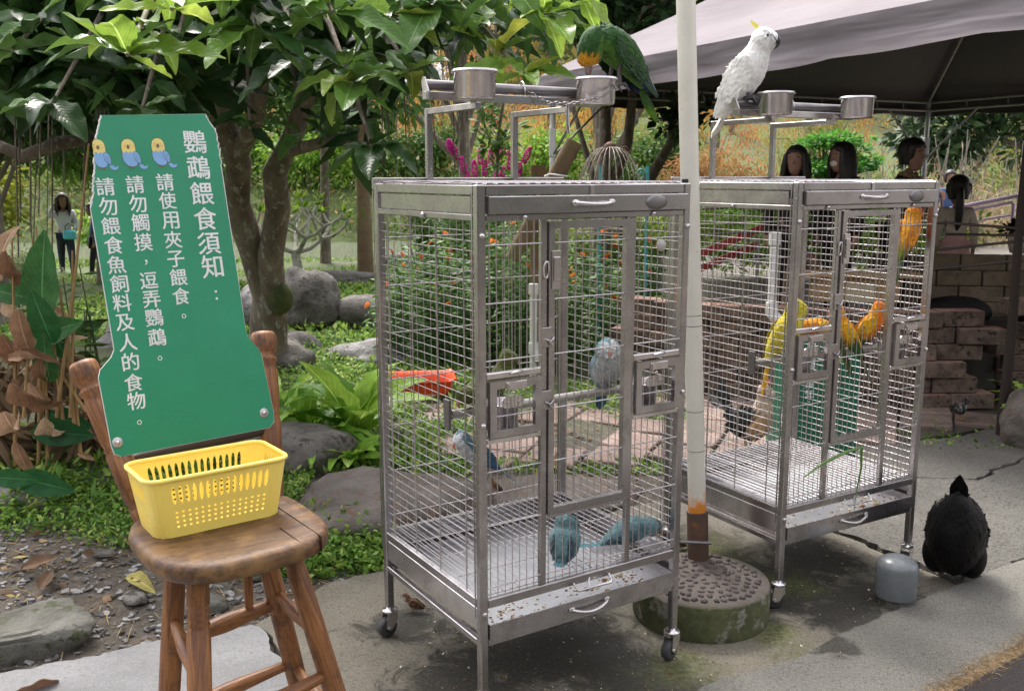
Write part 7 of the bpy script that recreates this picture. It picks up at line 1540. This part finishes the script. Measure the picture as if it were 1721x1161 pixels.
for (x0, y0, x1, y1) in [(65, 760, 62, 420), (95, 700, 150, 240), (40, 700, 55, 400), (110, 740, 60, 380), (60, 820, 80, 500), (125, 720, 100, 480), (145, 690, 50, 560), (25, 780, 20, 400), (135, 760, 110, 540), (80, 780, 70, 560), (118, 700, 122, 420)]: MB().tube([at(x0, y0, 4.05) - CL_, at((x0 + x1) / 2 + 3, (y0 + y1) / 2, 4.1) - CL_, at(x1, y1, 4.15) - CL_], [.009, .007, .004], 6).build('stem', CST, cn)
P, D, v = clumps((-.05, .15, .35), (.35, .25, .35), 26, 26, .08); leaves('dry_litter', P, D + np.array([0, 0, -.6]), .14, leaf_mat('dry_shreds', [(0, (.06, .04, .02)), (1, (.28, .19, .11))], True, .85, .2), .25, T5, cn, v=v)['kind'] = 'stuff'
sl = thing('leafy_stems', 'dark green leafy upright stems beside the left edge of the notice', 'plant', (at(150, 560, 4.6).x, 4.6, .04)); P, D = [], []
for k in range(8):
    x0 = rng.uniform(-.10, .12); h_ = rng.uniform(.5, 1.05); lx = rng.gauss(0, .08); MB().tube([(x0, 0, 0), (x0 + lx, 0, h_)], [.005, .003], 5).build('stem', plain('dark_stem', (.05, .08, .03), .6), sl)
    for q in range(int(h_ * 34)): z_ = q / (h_ * 34); a = q * 1.57; P.append((x0 + lx * z_, 0, h_ * z_)); D.append((math.cos(a), math.sin(a), .2))
leaves('foliage', np.array(P), np.array(D), .085, G_MID, .32, T5, sl)['kind'] = 'stuff'
# grass blade caught on the far cage
gb = thing('grass_blade', 'long bent grass blade caught in the front bars of the far cage', 'grass blade'); c2 = lambda *a: cloc(cage2, *a); mb = MB()
mb.tube([c2(.07, -.02, .46), c2(.15, -.03, .50), c2(.25, -.035, .525), c2(.335, -.03, .528), c2(.34, -.03, .45), c2(.335, -.02, .36), c2(.33, -.02, .30)], [.002, .005, .006, .006, .004, .002, .001], 5); mb.build('blade', plain('blade_green', (.10, .22, .04), .5), gb)
# ---------------------------------------------------------------- ground cover, litter
COV = leaf_mat('ground_cover_leaf', [(0, (.045, .11, .018)), (.5, (.13, .27, .04)), (.85, (.26, .42, .08)), (1, (.38, .42, .12))], True, .5, .3)
def cover(name, n, rx, ry, size, inside, dens=.45, zmax=.03, mat=COV, sc=1.3, asp=.55, T=T5, dz=.5):
    P = []
    while len(P) < n:
        x, y = rng.uniform(*rx), rng.uniform(*ry); q = inside(x, y)
        if q <= 0 or nz(x, y, sc, 5) + .6 * nz(x, y, 5, 2) + q - dens < rng.uniform(-.25, .25): continue
        P.append((x, y, hgt(x, y) + abs(rng.gauss(0, zmax))))
    return tag(leaves(name, np.array(P), rdir(n, dz, .6), size, mat, asp, T), kind='stuff')
def onpath(x, y):
    def yy(p): return np.interp(x, [q[0] for q in p], [q[1] for q in p])
    return yy([(-16, 12.1), (-5, 12.8), (-2, 14), (1.5, 14.5)]) < y < yy([(-16, 13.5), (-6, 14), (-2.5, 15), (1.5, 15.2)]) or (x < -1 and yy([(-16, 10.1), (-6.5, 10.8), (-4.2, 11.2), (-3, 12.1), (-1, 12.8)]) < y < yy([(-16, 11), (-7, 11.5), (-4.8, 11.9), (-3.4, 12.9), (-1.1, 13.4)]))
pvz = lambda x, y: .25 if (4.75 < y < 6.0 and -.7 < x < .9) else 1
cover('ground_cover', 26000, (-2.9, -.95), (3.34, 4.9), .025, lambda x, y: sstep(3.42 + .12 * nz(x, y, 2), 3.75, y) * (0 if (x > -1.2 and y < 3.5) else 1), .25, .03)
cover('ground_cover', 15000, (-2.2, -.2), (4.4, 7.6), .036, lambda x, y: .9 * pvz(x, y) - (.5 if x > -.5 and y < 4.7 else 0), .3, .035)
cover('ground_cover', 8000, (-.75, 1.1), (4.55, 6.6), .030, lambda x, y: pvz(x, y), .42, .018)
cover('ground_cover', 15000, (-4.6, .6), (7.5, 11.6), .055, lambda x, y: 0 if onpath(x, y) else .9, .3, .03, asp=.6, T=T4)
cover('lawn', 16000, (-9, 3), (11, 15.3), .07, lambda x, y: 0 if onpath(x, y) else .8, .45, .012, asp=.2, T=T4, dz=1.2)
cover('weeds', 5000, (-1.1, -.45), (3.3, 3.9), .028, lambda x, y: .8 if (x + .75) ** 2 + (y - 3.5) ** 2 < .09 else 0, .3, .05)
wd = cover('weeds', 2600, (-2.6, -1.3), (3.7, 4.4), .07, lambda x, y: .8, .5, .06, asp=.3)
cover('weeds', 1500, (2.2, 3.2), (4.9, 5.5), .03, lambda x, y: .8 if y < 5.2 else .4, .6, .02)
LIT = leaf_mat('fallen_leaf', [(0, (.10, .06, .035)), (.4, (.24, .15, .085)), (.75, (.33, .25, .14)), (1, (.36, .33, .07))], rough=.7, trans=.15, veins=True)
LTM = [big_leaf('fallen_leaf', LIT, .40, -.12 + .2 * k, .3, .02, .4 * k, 12) for k in range(3)]
for i, (px, py, L, lb) in enumerate([(38, 950, .14, 'yellow green fallen leaf at the left on the gravel'), (210, 960, .15, 'curled brown fallen leaf left of the stool leg'), (65, 980, .12, 'brown fallen leaf flat on the gravel near the left stone'), (130, 815, .15, 'brown leaf lying on the green ground cover'), (75, 845, .06, 'small reddish leaf on the ground cover farthest left'), (215, 915, .09, 'yellow curled leaf near the left edge of the seat'), (245, 960, .08, 'ochre fallen leaf touching the stool leg'), (95, 1120, .16, 'pale dry leaf beside the mossy stone in the corner'), (185, 830, .07, 'curled brown leaf on the ground cover nearest the stool back'), (900, 790, .13, 'orange brown dry leaf standing on the slate behind the near cage'), (935, 775, .13, 'yellowish curled leaf behind the near cage door'), (690, 680, .2, 'brown leaf litter below the orange red tray'), (420, 640, .09, 'brown leaf on the cover beside the stool')]):
    d0 = at(px, py, 1) - Vector((0, 0, 1.45)); p = Vector((0, 0, 1.45)) + d0 * (-1.40 / d0.z); o = put('fallen_leaf', rng.choice(LTM), None, M=frame((p.x, p.y, hgt(p.x, p.y) + .03), (rng.uniform(-1, 1), rng.uniform(-1, 1), .05 + (.8 if i in (9, 10) else 0)), (rng.gauss(0, .3), rng.gauss(0, .3), 1)) @ Matrix.Diagonal((L, L, L, 1))); tag(o, lb, 'leaf', 'fallen leaves')
P = np.array([(rng.uniform(-2.5, -.6), rng.uniform(2.75, 3.7), 0) for _ in range(420)]); P = np.array([(x, y, hgt(x, y) + .012) for x, y, _ in P if gz(x, y) is not None])
tag(leaves('straw_litter', P, rdir(len(P), 0, .08), .11, leaf_mat('straw', [(0, (.2, .13, .06)), (1, (.48, .38, .2))], True, .8, .1), .035, T4), kind='stuff')
P = np.array([(x, y, hgt(x, y) + .015) for x, y in [(rng.uniform(-2.8, .9), rng.uniform(3, 7)) for _ in range(900)] if gz(x, y) is not None or y > 4.4]); tag(leaves('leaf_litter', P, rdir(len(P), 0, .15), .05, leaf_mat('litter', [(0, (.09, .055, .03)), (.7, (.26, .17, .1)), (1, (.36, .30, .12))], True, .8, .1), .5, T5), kind='stuff')
# ---------------------------------------------------------------- bring everything to metres
for o in list(COL.objects):
    if o.parent is None:
        o.location = o.location * S
        if o.type != 'CAMERA' and o.type != 'LIGHT': o.scale = o.scale * S
